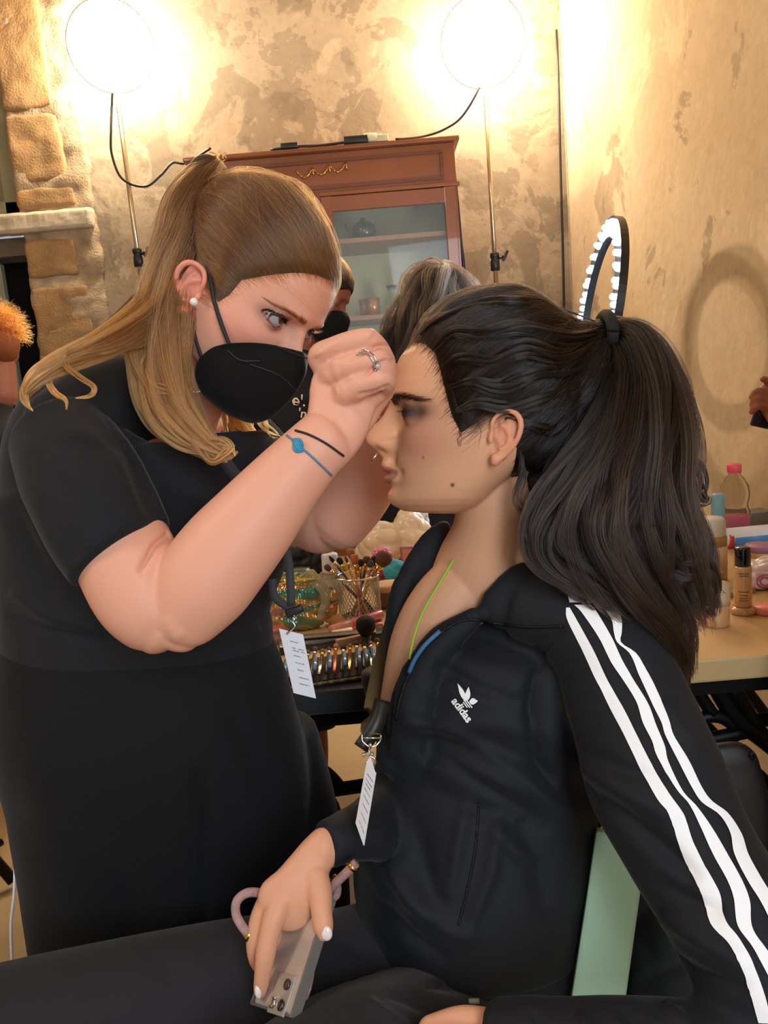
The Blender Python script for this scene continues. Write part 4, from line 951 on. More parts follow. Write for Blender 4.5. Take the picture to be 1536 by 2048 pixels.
# eyeliner along the upper lid with a small wing
ay = np.abs(hl[:, 1]); dy = ay-EYE['y']; dz = hl[:, 2]-EYE['z']; u = np.clip(dy/.0150, -1, 1); up = .0082*(1-u*u)**.8
lm = near_head & (hl[:, 0] > .05) & (((np.abs(dy) < .0155) & (dz > up-.0012) & (dz < up+.0016+.0012*np.clip(u, 0, 1))) | (np.abs(dy) > 9))
col[lm] = srgb(30, 22, 22)
lm2 = near_head & (hl[:, 0] > .05) & (np.abs(dy) < .015) & (np.abs(dz+.0060*(1-u*u)**.8) < .0010) & (dy > -.004)
col[lm2] = col[lm2]*.45
bodyA = mk('body', (V, F), M_skin, artist, col=col)
for sd in (1, -1):
    c = np.array([EYE['x']+.0004, sd*EYE['y'], EYE['z']])
    v, f = ball((0, 0, 0), .0110, 64, 48); v = np.array(v); gz = FA[0].T@(FA[0][:, 0]+RIGHT*.42+UP*.30+BACK*.05); gz /= np.linalg.norm(gz)
    dt = v@gz/.0110; cc = np.tile(np.array(srgb(168, 160, 160)), (len(v), 1)); cc[dt > .86] = srgb(78, 50, 38); cc[dt > .965] = srgb(8, 6, 6); cc[(dt > .845) & (dt < .88)] = srgb(34, 22, 18)
    mk('eye', (H2W(FA, v+c), f), M_eyew, bodyA, col=cc)
    for top in (1, 0):
        pts = []
        for u in np.linspace(-1, 1, 19):
            dy_ = u*.0150; dz_ = (.0082 if top else -.0062)*max(0, 1-u*u)**.8; R_l = .0122; x_ = EYE['x']+.0004+math.sqrt(max(R_l*R_l-min(dy_*dy_, .000125)-dz_*dz_, 0)); pts.append([x_, sd*(EYE['y']+dy_), EYE['z']+dz_])
        tl = tube(H2W(FA, np.array(pts)), np.array([.0006]+[.00105 if top else .0009]*17+[.0006])*(1 if top else .9), 8, 2)
        mk('eyelid', tl, mat('lash_line', (44, 30, 28), .5) if top else mat('lid_rim', (150, 96, 84), .45), bodyA)
S_ = on_face(brow_strands(FA, 0, 330, .0070, thick=.0024, zoff=-.001, arch=.0035), 1, .0004); strands('eyebrow', H2W(FA, S_), H_brow, bodyA, .00011)
thd = bvh((H2W(FA, hv), hf))
wg = [q_ for q_ in [surf(thd, a_, b_, .0003) for a_, b_ in ((522, 619), (527, 623), (533, 627), (540, 630))] if q_ is not None]
if len(wg) == 4: mk('eyeliner', tube(wg, [.0002, .0005, .0008, .0010], 8, 4), mat('liner', (26, 20, 20), .5), bodyA)
strands('eyelashes', H2W(FA, np.concatenate([lash_strands(False, open_=1, n=60), lash_strands(True, open_=1, n=30)])), H_browB, bodyA, .00010)

# -------- face mask with two straps
def ridge(t):  # mid-line top to bottom, head-local x,z
    return crom(np.array([[.1105, .031], [.1275, .017], [.134, -.004], [.134, -.030], [.128, -.054], [.113, -.072], [.092, -.081]]), 8)
R_ = ridge(0); R_ = R_[np.linspace(0, len(R_)-1, 36).astype(int)]
E_ = crom(np.array([[.072, .0640, -.006], [.060, .0660, -.022], [.055, .065, -.040], [.055, .061, -.054], [.062, .054, -.066], [.074, .036, -.077], [.092, .0, -.081]]), 6)
E_ = E_[np.linspace(0, len(E_)-1, 36).astype(int)]
rows = []
for i in range(36):
    r0 = np.array([R_[i, 0], 0, R_[i, 1]]); tt = i/35
    for_side = []
    for s in np.linspace(-1, 1, 61):
        a = abs(s); e = E_[i]*np.array([1, np.sign(s) if s else 1, 1]); p = r0*(1-a)+e*a
        bul = math.sin(PI*a**.8)*(.013*(1-.35*tt)); p = p+np.array([.35, 0, 0])*bul*.6+np.array([0, np.sign(s)*bul*1.1, 0])
        p[2] += .014*math.sin(PI*a)*(1-tt)**2*.35 - .0*tt
        for_side.append(p)
    rows.append(for_side)
Mg = np.array(rows); mv = Mg.reshape(-1, 3); mf = [(i*61+j, i*61+j+1, (i+1)*61+j+1, (i+1)*61+j) for i in range(35) for j in range(60)]
def shell(v, f, th, c):
    """give an open sheet real thickness towards c"""
    v = np.array(v); N = normals(v, np.array(f)); s = np.sign(((v-c)*N).sum(1).mean()); n = len(v)
    e = {}
    for q_ in f:
        for i in range(len(q_)):
            a, b = q_[i], q_[(i+1) % len(q_)]
            if (b, a) in e: e.pop((b, a))
            else: e[(a, b)] = 1
    F2 = list(f)+[tuple(i+n for i in q_[::-1]) for q_ in f]+[(b, a, a+n, b+n) for a, b in e]
    return np.vstack([v, v-N*th*s]), F2
mshell = shell(mv, mf, .0012, np.array([.07, 0, -.03]))
mask = mk('face_mask', (H2W(FA, mshell[0]), mshell[1]), M_mask, artist)
tm = bvh((H2W(FA, mv), mf))
for pts in ([(442, 682), (480, 682), (540, 688), (600, 712), (621, 716)], [(455, 700), (480, 720), (520, 722)], [(500, 728), (560, 752), (600, 790)]):
    z_ = seam(tm, pts, .0008, .0003)
    if z_: mk('mask_seam', z_, M_elast, mask)
mk('mask_strap', join(tube(Pn([(468, 706, .742), (455, 680, .738), (440, 640, .735), (428, 600, .733), (421, 560, .732), (412, 528, .735), (396, 514, .745)]), .0021, 8, 6)), M_elast, mask)
mk('mask_strap', tube(Pn([(404, 716, .755), (392, 680, .752), (384, 640, .752), (380, 610, .755), (372, 570, .758)]), .0016, 8, 6), M_elast, mask)
mk('pearl_earring', ball(P(388, 604, .724), 8.6*.724/FPX, 24, 16), M_pearl, bodyA)

# -------- hair
polyA = px2loc(FA, [(688, 548, 0), (668, 556, -.02), (640, 548, -.035), (610, 535, -.048), (560, 545, -.058), (515, 552, -.064), (480, 560, -.066), (455, 590, -.067), (432, 606, -.068), (425, 570, -.068), (410, 520, -.07), (385, 505, -.07), (362, 520, -.07), (350, 560, -.07), (352, 600, -.066), (330, 700, -.05), (200, 700, 0), (200, 200, 0), (720, 200, 0), (720, 500, 0)])
cvA, cfA, insA = scalp_cap(polyA, 1, .0040, -.0018, .012, lambda v: .004*gs(v[:, 0]+.045, .07)*np.clip((v[:, 2]-.03)/.09, 0, 1))
GA = W2H(FA, P(432, 330, .80)[None])[0]
def combG(roots, A=(447, 326), B=(350, 490), dirp=(-.80, -.60)):
    q_ = proj(H2W(FA, roots))[:, :2]; A, B = np.array(A, float), np.array(B, float); d_ = np.array(dirp); e_ = B-A; n_ = np.array([-d_[1], d_[0]])
    t_ = np.clip(((q_-A)@n_)/(e_@n_), -.05, 1.0); g_ = A+e_*t_[:, None]
    return W2H(FA, Pn(np.column_stack([g_, np.full(len(g_), .772)])))
hairA = mk('hair', (H2W(FA, cvA), cfA), M_hairA, artist, col=np.tile(np.array(srgb(70, 50, 32)), (len(cvA), 1)))
kA = np.where(insA)[0]; sA = cvA[kA]; wA = np.where(sA[:, 1] < .03, 1.0, .2)*(1+2*gs(sA[:, 0]-.07, .05)); wA /= wA.sum()
idx = rng.choice(kA, 9000, p=wA); fullA = join((cvA, cfA), head_grid(1, 120, 120))
r0_ = hairline_roots(FA, polyA, 6500, .0075, eye_open=1, sgn=-1, cut=12, out_w=.32)
S0 = comb_strands(fullA, FA, r0_, combG(r0_), (.0, .045, .0), 20, (.0003, .003), jitter=.012)
strands('hairline_strands', H2W(FA, S0), H_A, hairA, .00006, tone=np.full((len(S0), 20), .30))
SA = comb_strands(fullA, FA, cvA[idx]+rng.normal(0, .001, (9000, 3)), combG(cvA[idx]), (.0, .045, .0), 18, (.0004, .0035), jitter=.010)
sd_ = np.clip(.10+.16*np.sin(cvA[idx]@np.array([90., 60., 210.]))+rng.normal(0, .06, len(SA)), 0, 1)
strands('scalp_strands', H2W(FA, SA), H_A, hairA, .00016, tone=np.repeat(sd_[:, None], 18, 1))
idx = rng.choice(kA, 260, p=wA)
strands('flyaways', H2W(FA, comb_strands(fullA, FA, cvA[idx], combG(cvA[idx]), (.0, .045, .0), 16, (.003, .009), frizz=.002, over=1.15, jitter=.02)), H_A, hairA, .00009, tone=np.full((260, 16), .35))
# lower hair: from behind the ear and the back of the head, down over the shoulder
base = [limb([(420, 345, .80, 40), (385, 420, .80, 62, .9), (362, 500, .79, 58, .8), (340, 570, .775, 50, .7), (300, 625, .76, 46, .5)], 28, 6),
        limb([(350, 600, .775, 40, .6), (335, 680, .765, 44, .5), (340, 760, .755, 38, .5), (375, 840, .745, 30, .5), (420, 885, .74, 16, .5)], 24, 6),
        limb([(300, 610, .75, 40, .5), (240, 660, .735, 34, .4), (160, 705, .715, 20, .4)], 24, 6)]
bv, bf = remesh(join(*base), .003, 3); mk('hair_fall', (bv, bf), M_hairA, hairA, col=np.array([srgb(60+int(40*t), 40+int(26*t), 24+int(8*t)) for t in np.clip((proj(bv)[:, 1]-400)/400, 0, 1)]))
LA = []
def al(nodes, n, t0=.1, t1=.9, k=30, **kw):
    kw['jit'] = kw.get('jit', .2)*1.5; kw.setdefault('tipj', .16)
    s_ = lock(nodes, n, k, **kw); LA.append((s_, np.clip(np.linspace(t0, t1, k)[None]+np.repeat(rng.normal(0, .2, n//20+1), 20)[:n, None]-.1, 0, 1)))
al([(436, 332, .79, 16), (408, 380, .775, 44), (378, 440, .765, 52), (352, 520, .755, 48), (330, 590, .742, 40), (280, 645, .725, 34), (200, 690, .70, 26), (110, 730, .678, 20), (62, 770, .668, 12), (48, 800, .668, 6), (66, 822, .668, 1)], 3000, 0, 1.0, jit=.25)
al([(420, 370, .785, 34), (392, 420, .77, 46), (372, 480, .76, 48), (345, 560, .75, 46), (330, 650, .742, 44), (330, 740, .735, 42), (352, 820, .73, 38), (400, 880, .728, 26), (450, 910, .728, 12), (476, 903, .73, 1.5)], 3600, 0, 1.0, jit=.25)
al([(350, 540, .75, 30), (335, 640, .74, 34), (318, 720, .735, 36), (335, 800, .73, 30), (370, 860, .727, 24), (420, 905, .727, 12), (455, 925, .727, 1.5)], 1600, .3, 1.0, jit=.3)
al([(352, 530, .75, 26), (320, 610, .735, 30), (250, 660, .715, 22), (180, 690, .695, 14), (120, 720, .68, 9), (98, 755, .675, 6), (110, 785, .675, 5), (132, 800, .675, 3), (133, 820, .675, 1)], 420, .35, 1.0, jit=.3)
al([(330, 600, .74, 26), (260, 665, .715, 16), (190, 690, .69, 10), (135, 705, .675, 7), (130, 730, .672, 5), (160, 755, .670, 5), (188, 775, .67, 4), (180, 792, .67, 3), (150, 796, .672, .8)], 330, .35, 1.0, jit=.3)
al([(330, 600, .74, 30), (250, 670, .71, 24), (160, 705, .685, 16), (80, 745, .668, 12), (50, 785, .665, 7), (60, 815, .665, 1)], 700, .35, 1.0, jit=.35)
al([(330, 620, .738, 24), (270, 680, .715, 14), (200, 700, .695, 12), (150, 706, .685, 8)], 200, .3, .9, jit=.5)
al([(320, 650, .735, 22), (280, 720, .715, 12), (300, 765, .71, 8), (345, 785, .715, 5)], 90, .4, 1., jit=.5)
al([(335, 760, .735, 26), (370, 840, .725, 20), (405, 880, .722, 12), (440, 880, .722, 8), (462, 893, .722, 5), (470, 912, .722, 1)], 500, .4, 1., jit=.4)
al([(345, 800, .73, 24), (378, 870, .72, 16), (420, 920, .72, 9), (452, 905, .72, 6), (470, 890, .72, 1)], 400, .4, 1., jit=.4)
al([(300, 640, .74, 34), (285, 700, .73, 32), (296, 770, .725, 28), (325, 840, .72, 22), (372, 885, .72, 14), (415, 905, .72, 6)], 900, .35, 1., jit=.35)
al([(455, 730, .87, 10), (470, 780, .865, 20), (490, 850, .85, 22), (515, 895, .845, 14), (548, 925, .845, 5)], 420, .6, 1.0, jit=.35)
al([(440, 720, .87, 10), (452, 790, .865, 16), (465, 860, .85, 16), (500, 915, .845, 10), (540, 935, .845, 3)], 300, .6, 1.0, jit=.35)
al([(470, 730, .87, 10), (500, 800, .865, 16), (530, 850, .85, 18), (560, 880, .85, 8)], 120, .7, 1.0, jit=.6)
al([(430, 330, .79, 8), (424, 318, .79, 9), (436, 308, .79, 8), (450, 318, .79, 5)], 60, .3, .9, jit=.9)
for s_, t_ in LA: strands('long_strands', s_, H_A, hairA, .00016, tone=t_)

# -------- clothes
sl = limb([(125, 880, .775, 102), (165, 960, .735, 118), (205, 1040, .712, 120), (232, 1088, .704, 115), (246, 1108, .702, 112)], 40, 8, cap=.05)
shirt = join(limb([(352, 815, .865, 88, .9), (290, 800, .85, 95, .9), (205, 830, .815, 105, .9), (140, 870, .785, 100, .9)], 30, 6), limb([(330, 800, .87, 105, .9), (300, 845, .88, 180, .95), (275, 900, .88, 250, .85), (288, 970, .88, 292, .80), (290, 1060, .88, 292, .78), (278, 1150, .88, 275, .76), (272, 1240, .88, 262, .76), (280, 1290, .88, 268, .74)], 56, 8), sl,
             limb([(430, 880, .99, 110), (510, 950, 1.01, 100), (565, 995, 1.01, 92)], 30, 6, cap=.05))
sv, sf = remesh(shirt, .0036, 4)
sv = folds(sv, sf, [([(160, 820), (260, 900), (300, 1000), (330, 1060)], 22, -.007), ([(20, 1010), (60, 1100), (110, 1200)], 20, -.006), ([(80, 1000), (130, 1080), (170, 1130)], 16, -.004), ([(20, 1180), (100, 1230), (200, 1260)], 16, .006), ([(10, 1230), (100, 1260), (250, 1290)], 10, -.005),
                    ([(330, 960), (420, 1000), (520, 1060)], 30, .008), ([(100, 900), (180, 980), (250, 1060)], 30, .004), ([(60, 900), (130, 970), (200, 1030)], 14, -.003), ([(430, 1240), (480, 1260), (520, 1250)], 14, .004)])
tshirt = mk('t_shirt', (sv, sf), M_tee, artist); ts = bvh((sv, sf))
tro = join(limb([(272, 1235, .885, 258, .76), (280, 1330, .885, 275, .76), (295, 1430, .885, 292, .75), (312, 1530, .90, 302, .66), (328, 1640, .925, 296, .56), (342, 1760, .95, 290, .50), (350, 1900, .97, 280, .46), (352, 2100, 1.0, 250, .45)], 56, 8),
           limb([(240, 1480, .87, 225, .8), (228, 1620, .90, 205, .75), (235, 1760, .94, 188, .75), (250, 1900, .96, 182, .75), (262, 2200, 1.0, 150, .85), (265, 2600, 1.06, 115, .95)], 40, 8, cap=.1),
           limb([(470, 1480, .95, 165, .85), (500, 1620, .97, 172, .8), (535, 1780, 1.0, 165, .8), (545, 1950, 1.02, 150, .8), (545, 2250, 1.06, 125, .9), (540, 2560, 1.1, 100, .95)], 40, 8, cap=.1))
tv_, tf_ = remesh(tro, .0055, 4)
tv_ = folds(tv_, tf_, [([(395, 1540), (402, 1650), (400, 1900)], 14, -.012), ([(60, 1400), (80, 1550), (90, 1700)], 40, .004), ([(450, 1400), (500, 1500), (560, 1620)], 20, -.004)])
mk('trousers', (tv_, tf_), M_trous, artist)
tn = bvh(neck)
nk = [q_ for q_ in [surf(tn, x_, y_, .0012) for x_, y_ in crom(np.array([(340, 752), (352, 768), (372, 779), (392, 784), (412, 780), (428, 768)], float), 5)] if q_ is not None]
nk = join(*[ball(p_, .0017, 10, 8) for p_ in crom(np.array(nk), 1)]) if len(nk) > 3 else None
if nk: mk('necklace', nk, M_silver, artist)
# bands on the wrist, rings on the finger
tw = bvh(join(farm, palm))
def around(limbv, pts, r, name, m, par, off=.0008):
    L_ = crom(np.array(pts, float), 12); s_ = [surf(tw, a, b, off) for a, b in L_]; s_ = [x for x in s_ if x is not None]
    if len(s_) < 4: return None
    c = (s_[0]+s_[-1])/2; far = [c+FWD*.045*math.sin(t)+(s_[-1]-c)*math.cos(t) for t in np.linspace(.3, PI-.3, 10)]
    return mk(name, tube(np.array(s_+far+[s_[0]]), r, 8, 1), m, par)
around(None, [(592, 862), (618, 870), (650, 886), (686, 911)], .0011, 'hair_elastic', M_elast, artist)
cb = around(None, [(575, 872), (596, 890), (625, 915), (662, 950)], .0010, 'cord_bracelet', mat('blue_cord', (96, 138, 176), .6, bump=1, bscale=800), artist)
c0 = surf(tw, 597, 893, .002)
mk('knot', join(*[tube([c0+RIGHT*.0045*math.cos(a+o)*.8+UP*.0055*math.sin(a)+BACK*.0016*math.sin(2*a+o) for a in np.linspace(0, 2*PI, 14)], .0013, 8, 3) for o in (0, .9, 1.8)]), mat('teal_cord', (64, 150, 190), .55, bump=1, bscale=900), cb)
tr_ = bvh(join(pink, ring, midl, palm))
for k, (ox, oy) in enumerate(((0, 0), (-5, 4.5))):
    a_ = [surf(tr_, x_+ox, y_+oy, .0004) for x_, y_ in crom(np.array([(720, 704), (731, 701), (742, 706), (750, 716), (755, 728), (757, 738)], float), 4)]
    a_ = [q_ for q_ in a_ if q_ is not None]; c_ = (a_[0]+a_[-1])/2; bk_ = [c_+(a_[-1]-c_)*math.cos(t_)+FWD*.016*math.sin(t_) for t_ in np.linspace(.4, PI-.4, 8)]
    rg = mk('ring', tube(a_+bk_+[a_[0]], .0009, 8, 1), M_silver, bodyA)
    if not k: mk('gem', ball(surf(tr_, 755, 731, .0020), .0025, 8, 6), mat('clear_gem', (235, 240, 245), .02, trans=.6, ior=2.2), rg)
# white emblem sliver on the shirt
for pl_ in ([(438, 984), (446, 984), (452, 1002), (448, 1003)], [(448, 992), (457, 988), (462, 998), (452, 1003)]):
    pv_ = flat_patch(ts, [pl_], .0015)
    if len(pv_[1]): mk('chest_emblem', pv_, M_print, tshirt, False)
# small brow brush held between finger and thumb
t = thing('brow_brush', join(tube(Pn([(720, 800, .752), (762, 786, .738)]), .0022, 12, 1)), M_blk, 'tiny black brow brush pinched between finger and thumb at the brow', 'brush')
mk('ferrule', tube(Pn([(762, 786, .738), (776, 780, .736)]), .0021, 12, 1), M_gold, t); mk('bristles', tube(Pn([(776, 780, .736), (783, 777, .735), (788, 775, .7345)]), [.0021, .0020, .0008], 12, 2), M_blk, t)

# -------- lanyards and badges
M_lany = mat('lanyard_webbing', (58, 58, 62), .75, bump=.4, bscale=1500)
M_card = mat('white_card', (226, 228, 236), .35, coat=.3)
M_ink = mat('card_ink', (96, 98, 112), .6)
def ribbon(pts, w_, m, parent, name='strap', th=.0012, normal=None, world=False):
    pts = np.asarray(pts, float); W_ = Pn(pts[:, :3]) if not world else pts; W_ = crom(W_, 8); T_ = np.gradient(W_, axis=0); T_ /= np.linalg.norm(T_, axis=1)[:, None]
    n_ = BACK if normal is None else np.asarray(normal, float); U_ = np.cross(T_, n_); U_ /= np.linalg.norm(U_, axis=1)[:, None]; n2 = np.cross(U_, T_)
    R = np.stack([W_-U_*w_/2-n2*th/2, W_+U_*w_/2-n2*th/2, W_+U_*w_/2+n2*th/2, W_-U_*w_/2+n2*th/2], 1)
    return mk(name, loft(R), m, parent, smooth=True)
def card(quad, d, parent, lines, hole, dd=None):
    dd = dd or [d]*4; pts = Pn([(x, y, z) for (x, y), z in zip(quad, dd)]); n_ = np.cross(pts[1]-pts[0], pts[3]-pts[0]); n_ /= np.linalg.norm(n_)
    if n_@BACK < 0: n_ = -n_
    V_ = np.vstack([pts, pts-n_*.0012]); F_ = [(0, 1, 2, 3), (7, 6, 5, 4)]+[(i, i+4, (i+1) % 4+4, (i+1) % 4) for i in range(4)]
    c = mk('badge', (V_, F_), M_card, parent, smooth=False)
    def at(u, v): return (pts[0]*(1-u)+pts[1]*u)*(1-v)+(pts[3]*(1-u)+pts[2]*u)*v+n_*.0003
    rows = []
    for (u0, u1, v) in lines:
        k = int((u1-u0)/.035)
        for i in range(k):
            if rng.random() < .14: continue
            a_ = u0+(u1-u0)*i/k; b_ = a_+(u1-u0)/k*.78; h_ = .008*rng.uniform(.6, 1.1)
            rows.append((np.array([at(a_, v-h_), at(b_, v-h_), at(b_, v+h_), at(a_, v+h_)]), [(0, 1, 2, 3)]))
    mk('printed_text', join(*rows), M_ink, c, smooth=False)
    return c
ly = empty('lanyard', P(590, 1390, .80), 'dark grey lanyard with white printed badge hanging from the standing woman', 'lanyard')
def surfpts(tree, pts, off):
    r = []
    for a, b in crom(np.array(pts, float), 3):
        s_ = surf(tree, a, b, off); 
        if s_ is not None: r.append(s_)
    return np.array(r)
sp = surfpts(bvh(join((sv, sf), neck)), [(366, 775), (400, 850), (440, 915), (480, 970), (520, 1020)], .004)
if len(sp) > 3: ribbon(sp, .013, M_lany, ly, world=True)
ribbon([(520, 1020, .80), (560, 1080, .79), (577, 1120, .79), (583, 1212, .79)], .0085, M_lany, ly)
ribbon([(545, 1158, .795), (548, 1190, .795), (562, 1206, .793), (584, 1220, .79)], .008, M_lany, ly)
mk('buckle', box(P(589, 1222, .788), (.019, .006, .008), .002, rot3(BACK, .3).T), M_blk, ly)
mk('clip', join(tube(Pn([(590, 1228, .788), (584, 1240, .788), (590, 1252, .788), (580, 1262, .788), (574, 1268, .788)]), .0011), ball(P(588, 1238, .787), .003)), M_silver, ly)
card([(558, 1257), (606, 1269), (632, 1397), (587, 1386)], .79, ly, [(.38, .72, .16), (.40, .92, .26), (.42, .92, .30), (.40, .75, .38), (.40, .80, .49), (.42, .70, .60), (.42, .86, .72), (.36, .82, .82)], None)
ly2 = empty('lanyard', P(735, 1690, .70), 'olive lanyard with white printed badge in front of the seated woman', 'lanyard')
M_olive = mat('olive_webbing', (96, 84, 52), .7, bump=.4, bscale=1500)
ribbon([(790, 1230, .93), (765, 1320, .90), (748, 1400, .86), (742, 1440, .80), (741, 1466, .735)], .0195, M_olive, ly2)
ribbon([(765, 1400, .75), (752, 1450, .738), (722, 1497, .733)], .0155, M_blk, ly2)
mk('buckle', join(tube(Pn([(724, 1468, .728), (725, 1482, .727), (736, 1492, .726), (741, 1493, .726), (752, 1491, .727), (761, 1480, .728), (762, 1470, .728)]), .0009), tube(Pn([(724, 1476, .7275), (762, 1476, .7275)]), .0008, 8, 1), tube(Pn([(741, 1488, .725), (738, 1502, .725), (741, 1512, .725), (748, 1516, .725), (751, 1524, .725), (746, 1534, .725), (740, 1538, .725), (734, 1532, .725), (732, 1522, .725)]), .0009), box(P(733, 1508, .724), (.0085, .003, .0035), .0008, rot3(BACK, .25).T), ball(P(741, 1490, .725), .002), ball(P(744, 1508, .725), .0018)), M_silver, ly2)
bdg = card([(733, 1524), (751, 1546), (727, 1691), (711, 1646)], .72, ly2, [(.25, .9, v) for v in (.14, .22, .28, .36, .46, .58, .72, .86)], None, dd=[.722, .712, .708, .720])
mk('badge_tip', (np.vstack([Pn([(741, 1512, .7205), (733, 1524, .722), (751, 1546, .712)]), Pn([(741, 1512, .7215), (733, 1524, .723), (751, 1546, .713)])]), [(0, 1, 2), (5, 4, 3), (0, 3, 4, 1), (1, 4, 5, 2), (2, 5, 3, 0)]), M_card, bdg, False)

for px_, py_, d_ in ((258, 2620, 1.06), (528, 2590, 1.10)):
    a_ = P(px_, py_, d_); mk('shoe', remesh(limb([(a_[0]-.05, a_[1], .045, .042), (a_[0]+.06, a_[1], .04, .045), (a_[0]+.17, a_[1], .032, .03)], 20, 5, world=True, wdir=(0, 0, 1)), .004, 3), M_blk_shoe, artist)
    mk('trouser_hem', limb([(a_[0], a_[1], .30, .075), (a_[0], a_[1], .09, .078)], 24, 3, world=True, cap=.1), M_trous, artist)
# ------------------------------------------------------------------ table
TZ = .76
def T(px, py): return on_plane(px, py, 2, TZ)
def dep(p): return float((np.asarray(p)-CAM)@FWD)
M_top = mat('table_top', (206, 172, 122), .35, var=.12, bscale=30, coat=.2)
M_edge = mat('table_edge', (150, 138, 116), .5)
tb_ = empty('table', (-.1, 1.5, 0), 'long pale make-up table with black iron frame across the room', 'table')
mk('tabletop', boxp((-1.75, 1.045, TZ-.035), (.93, 1.95, TZ), .004), M_top, tb_, False)
mk('table_frame', join(boxp((-1.72, 1.065, TZ-.062), (.90, 1.095, TZ-.035)), boxp((-1.72, 1.90, TZ-.062), (.90, 1.93, TZ-.035)), boxp((-1.72, 1.065, TZ-.062), (-1.69, 1.93, TZ-.035)), boxp((.87, 1.065, TZ-.062), (.90, 1.93, TZ-.035))), M_iron, tb_, False)
def bar(pts, r=.011): return tube(Pn(pts) if len(pts[0]) == 3 and pts[0][0] > 5 else pts, r, 10, 5)
def trestle(x0, y, flip=1):
    f_ = flip; pts = [(x0, y, TZ-.06), (x0+.10*f_, y+.02, .55), (x0+.32*f_, y+.02, .42), (x0+.58*f_, y, .02)]
    p2 = [(x0+.55*f_, y+.03, TZ-.06), (x0+.40*f_, y+.04, .52), (x0+.22*f_, y+.04, .38), (x0-.02*f_, y+.03, .02)]
    arc = [(x0-.02*f_, y+.01, .50), (x0+.0*f_, y+.01, .58), (x0+.07*f_, y+.01, .62), (x0+.15*f_, y+.01, .58), (x0+.24*f_, y+.01, .50)]
    return [tube(pts, .014, 10, 5), tube(p2, .012, 10, 5), tube(arc, .011, 10, 5), tube([(x0-.02*f_, y, .48), (x0+.5*f_, y, .48)], .011, 8, 1), tube([(x0+.02, y, .06), (x0+.5*f_, y+.8, .06)], .010, 8, 1)]
def q12(pts, y=1.12): return [on_plane(a, b, 1, y) for a, b in pts]
for b_q in (tube(q12([(1405, 1325), (1440, 1390), (1475, 1440), (1540, 1492), (1620, 1560)]), .013, 10, 5), tube(q12([(1370, 1500), (1378, 1462), (1405, 1436), (1440, 1434), (1470, 1452)]), .010, 10, 5), tube(q12([(1370, 1488), (1440, 1474), (1500, 1462)]), .011, 8, 2), tube(q12([(1380, 1350), (1400, 1390), (1425, 1428)]), .010, 8, 3), tube(q12([(1400, 1440), (1460, 1500), (1540, 1570), (1600, 1640)], 1.3), .011, 8, 3)): mk('scroll_bar', b_q, M_iron, tb_)
for b_q in (tube(q12([(590, 1500), (628, 1528), (660, 1552), (686, 1582)]), .010, 10, 5), tube(q12([(560, 1596), (640, 1584), (760, 1566)]), .011, 8, 2), tube(q12([(655, 1590), (668, 1610), (676, 1640), (680, 1700)]), .008, 8, 2)): mk('scroll_bar', b_q, M_iron, tb_)
for x0, f_ in ((.50, 1), (-1.6, 1)):
    for y_ in (1.12, 1.80): mk('leg', join(*trestle(x0, y_, f_)), M_iron, tb_)

# ------------------------------------------------------------------ wooden display cabinet
M_wood = mat('cherry_wood', (140, 76, 34), .32, var=.25, bscale=40, coat=.4)
M_woodd = mat('cherry_wood_dark', (112, 58, 27), .35, var=.25, bscale=40, coat=.3)
M_in = mat('cabinet_lining', (188, 178, 132), .7, var=.1, bscale=30)
M_glass = mat('window_glass', (200, 210, 205), .03, alpha=.10, spec=1.0)
M_shelf = mat('shelf_edge', (150, 100, 58), .4)
x0, x1, y0, y1, zt = -.665, .405, 3.3, 3.69, 2.13
xm_ = on_plane(645, 450, 1, 3.28)[0]
cb = empty('display_cabinet', ((x0+x1)/2, 3.5, 0), 'tall reddish wooden display cabinet with glazed doors against the plaster wall', 'cabinet')
mk('carcass', join(boxp((x0, y0, 0), (x0+.03, y1, zt)), boxp((x1-.03, y0, 0), (x1, y1, zt)), boxp((x0, y0, zt-.03), (x1, y1, zt)), boxp((x0, y0, .0), (x1, y1, .8)), boxp((x0, y0-.004, zt-.165), (x1, y0+.02, zt), .003), boxp((x0-.012, y0-.02, zt-.170), (x1+.012, y0+.0, zt-.155), .004), boxp((x0-.02, y0-.03, zt), (x1+.02, y1, zt+.018), .006)), M_wood, cb, False)
mk('mullion', boxp((xm_-.022, y0-.026, .80), (xm_+.0, y0+.02, zt-.16)), M_woodd, cb, False)
for b_q in (boxp((x0+.06, y0-.012, zt-.140), (x1-.05, y0-.002, zt-.128)), boxp((x0+.06, y0-.012, zt-.04), (x1-.05, y0-.002, zt-.03)), boxp((x0+.06, y0-.011, zt-.127), (x0+.072, y0-.002, zt-.041)), boxp((x1-.062, y0-.011, zt-.127), (x1-.05, y0-.002, zt-.041))): mk('frieze_moulding', b_q, M_woodd, cb, False)
mk('back_panel', boxp((x0+.03, y1-.03, .8), (x1-.03, y1-.015, zt-.03)), M_in, cb, False)
for z_ in (1.20, 1.485, 1.80): mk('shelf', boxp((x0+.03, y0+.04, z_-.018), (x1-.03, y1-.03, z_)), M_shelf, cb, False)
xm = on_plane(645, 450, 1, 3.28)[0]
for a_, b_ in ((x0+.01, xm), (xm, x1-.01)):
    dd_ = mk('door', join(boxp((a_, y0-.022, .80), (a_+.045, y0-.0, zt-.172), .003), boxp((b_-.045, y0-.022, .80), (b_, y0-.0, zt-.172), .003), boxp((a_+.01, y0-.020, .80), (b_-.01, y0-.001, .86), .003), boxp((a_+.01, y0-.020, zt-.232), (b_-.01, y0-.001, zt-.174), .003)), M_wood, cb, False)
    mk('glass_pane', boxp((a_+.045, y0-.013, .86), (b_-.045, y0-.010, zt-.232)), M_glass, dd_, False)
g = []
q0, q1 = on_plane(592, 342, 1, y0-.012), on_plane(692, 325, 1, y0-.012)
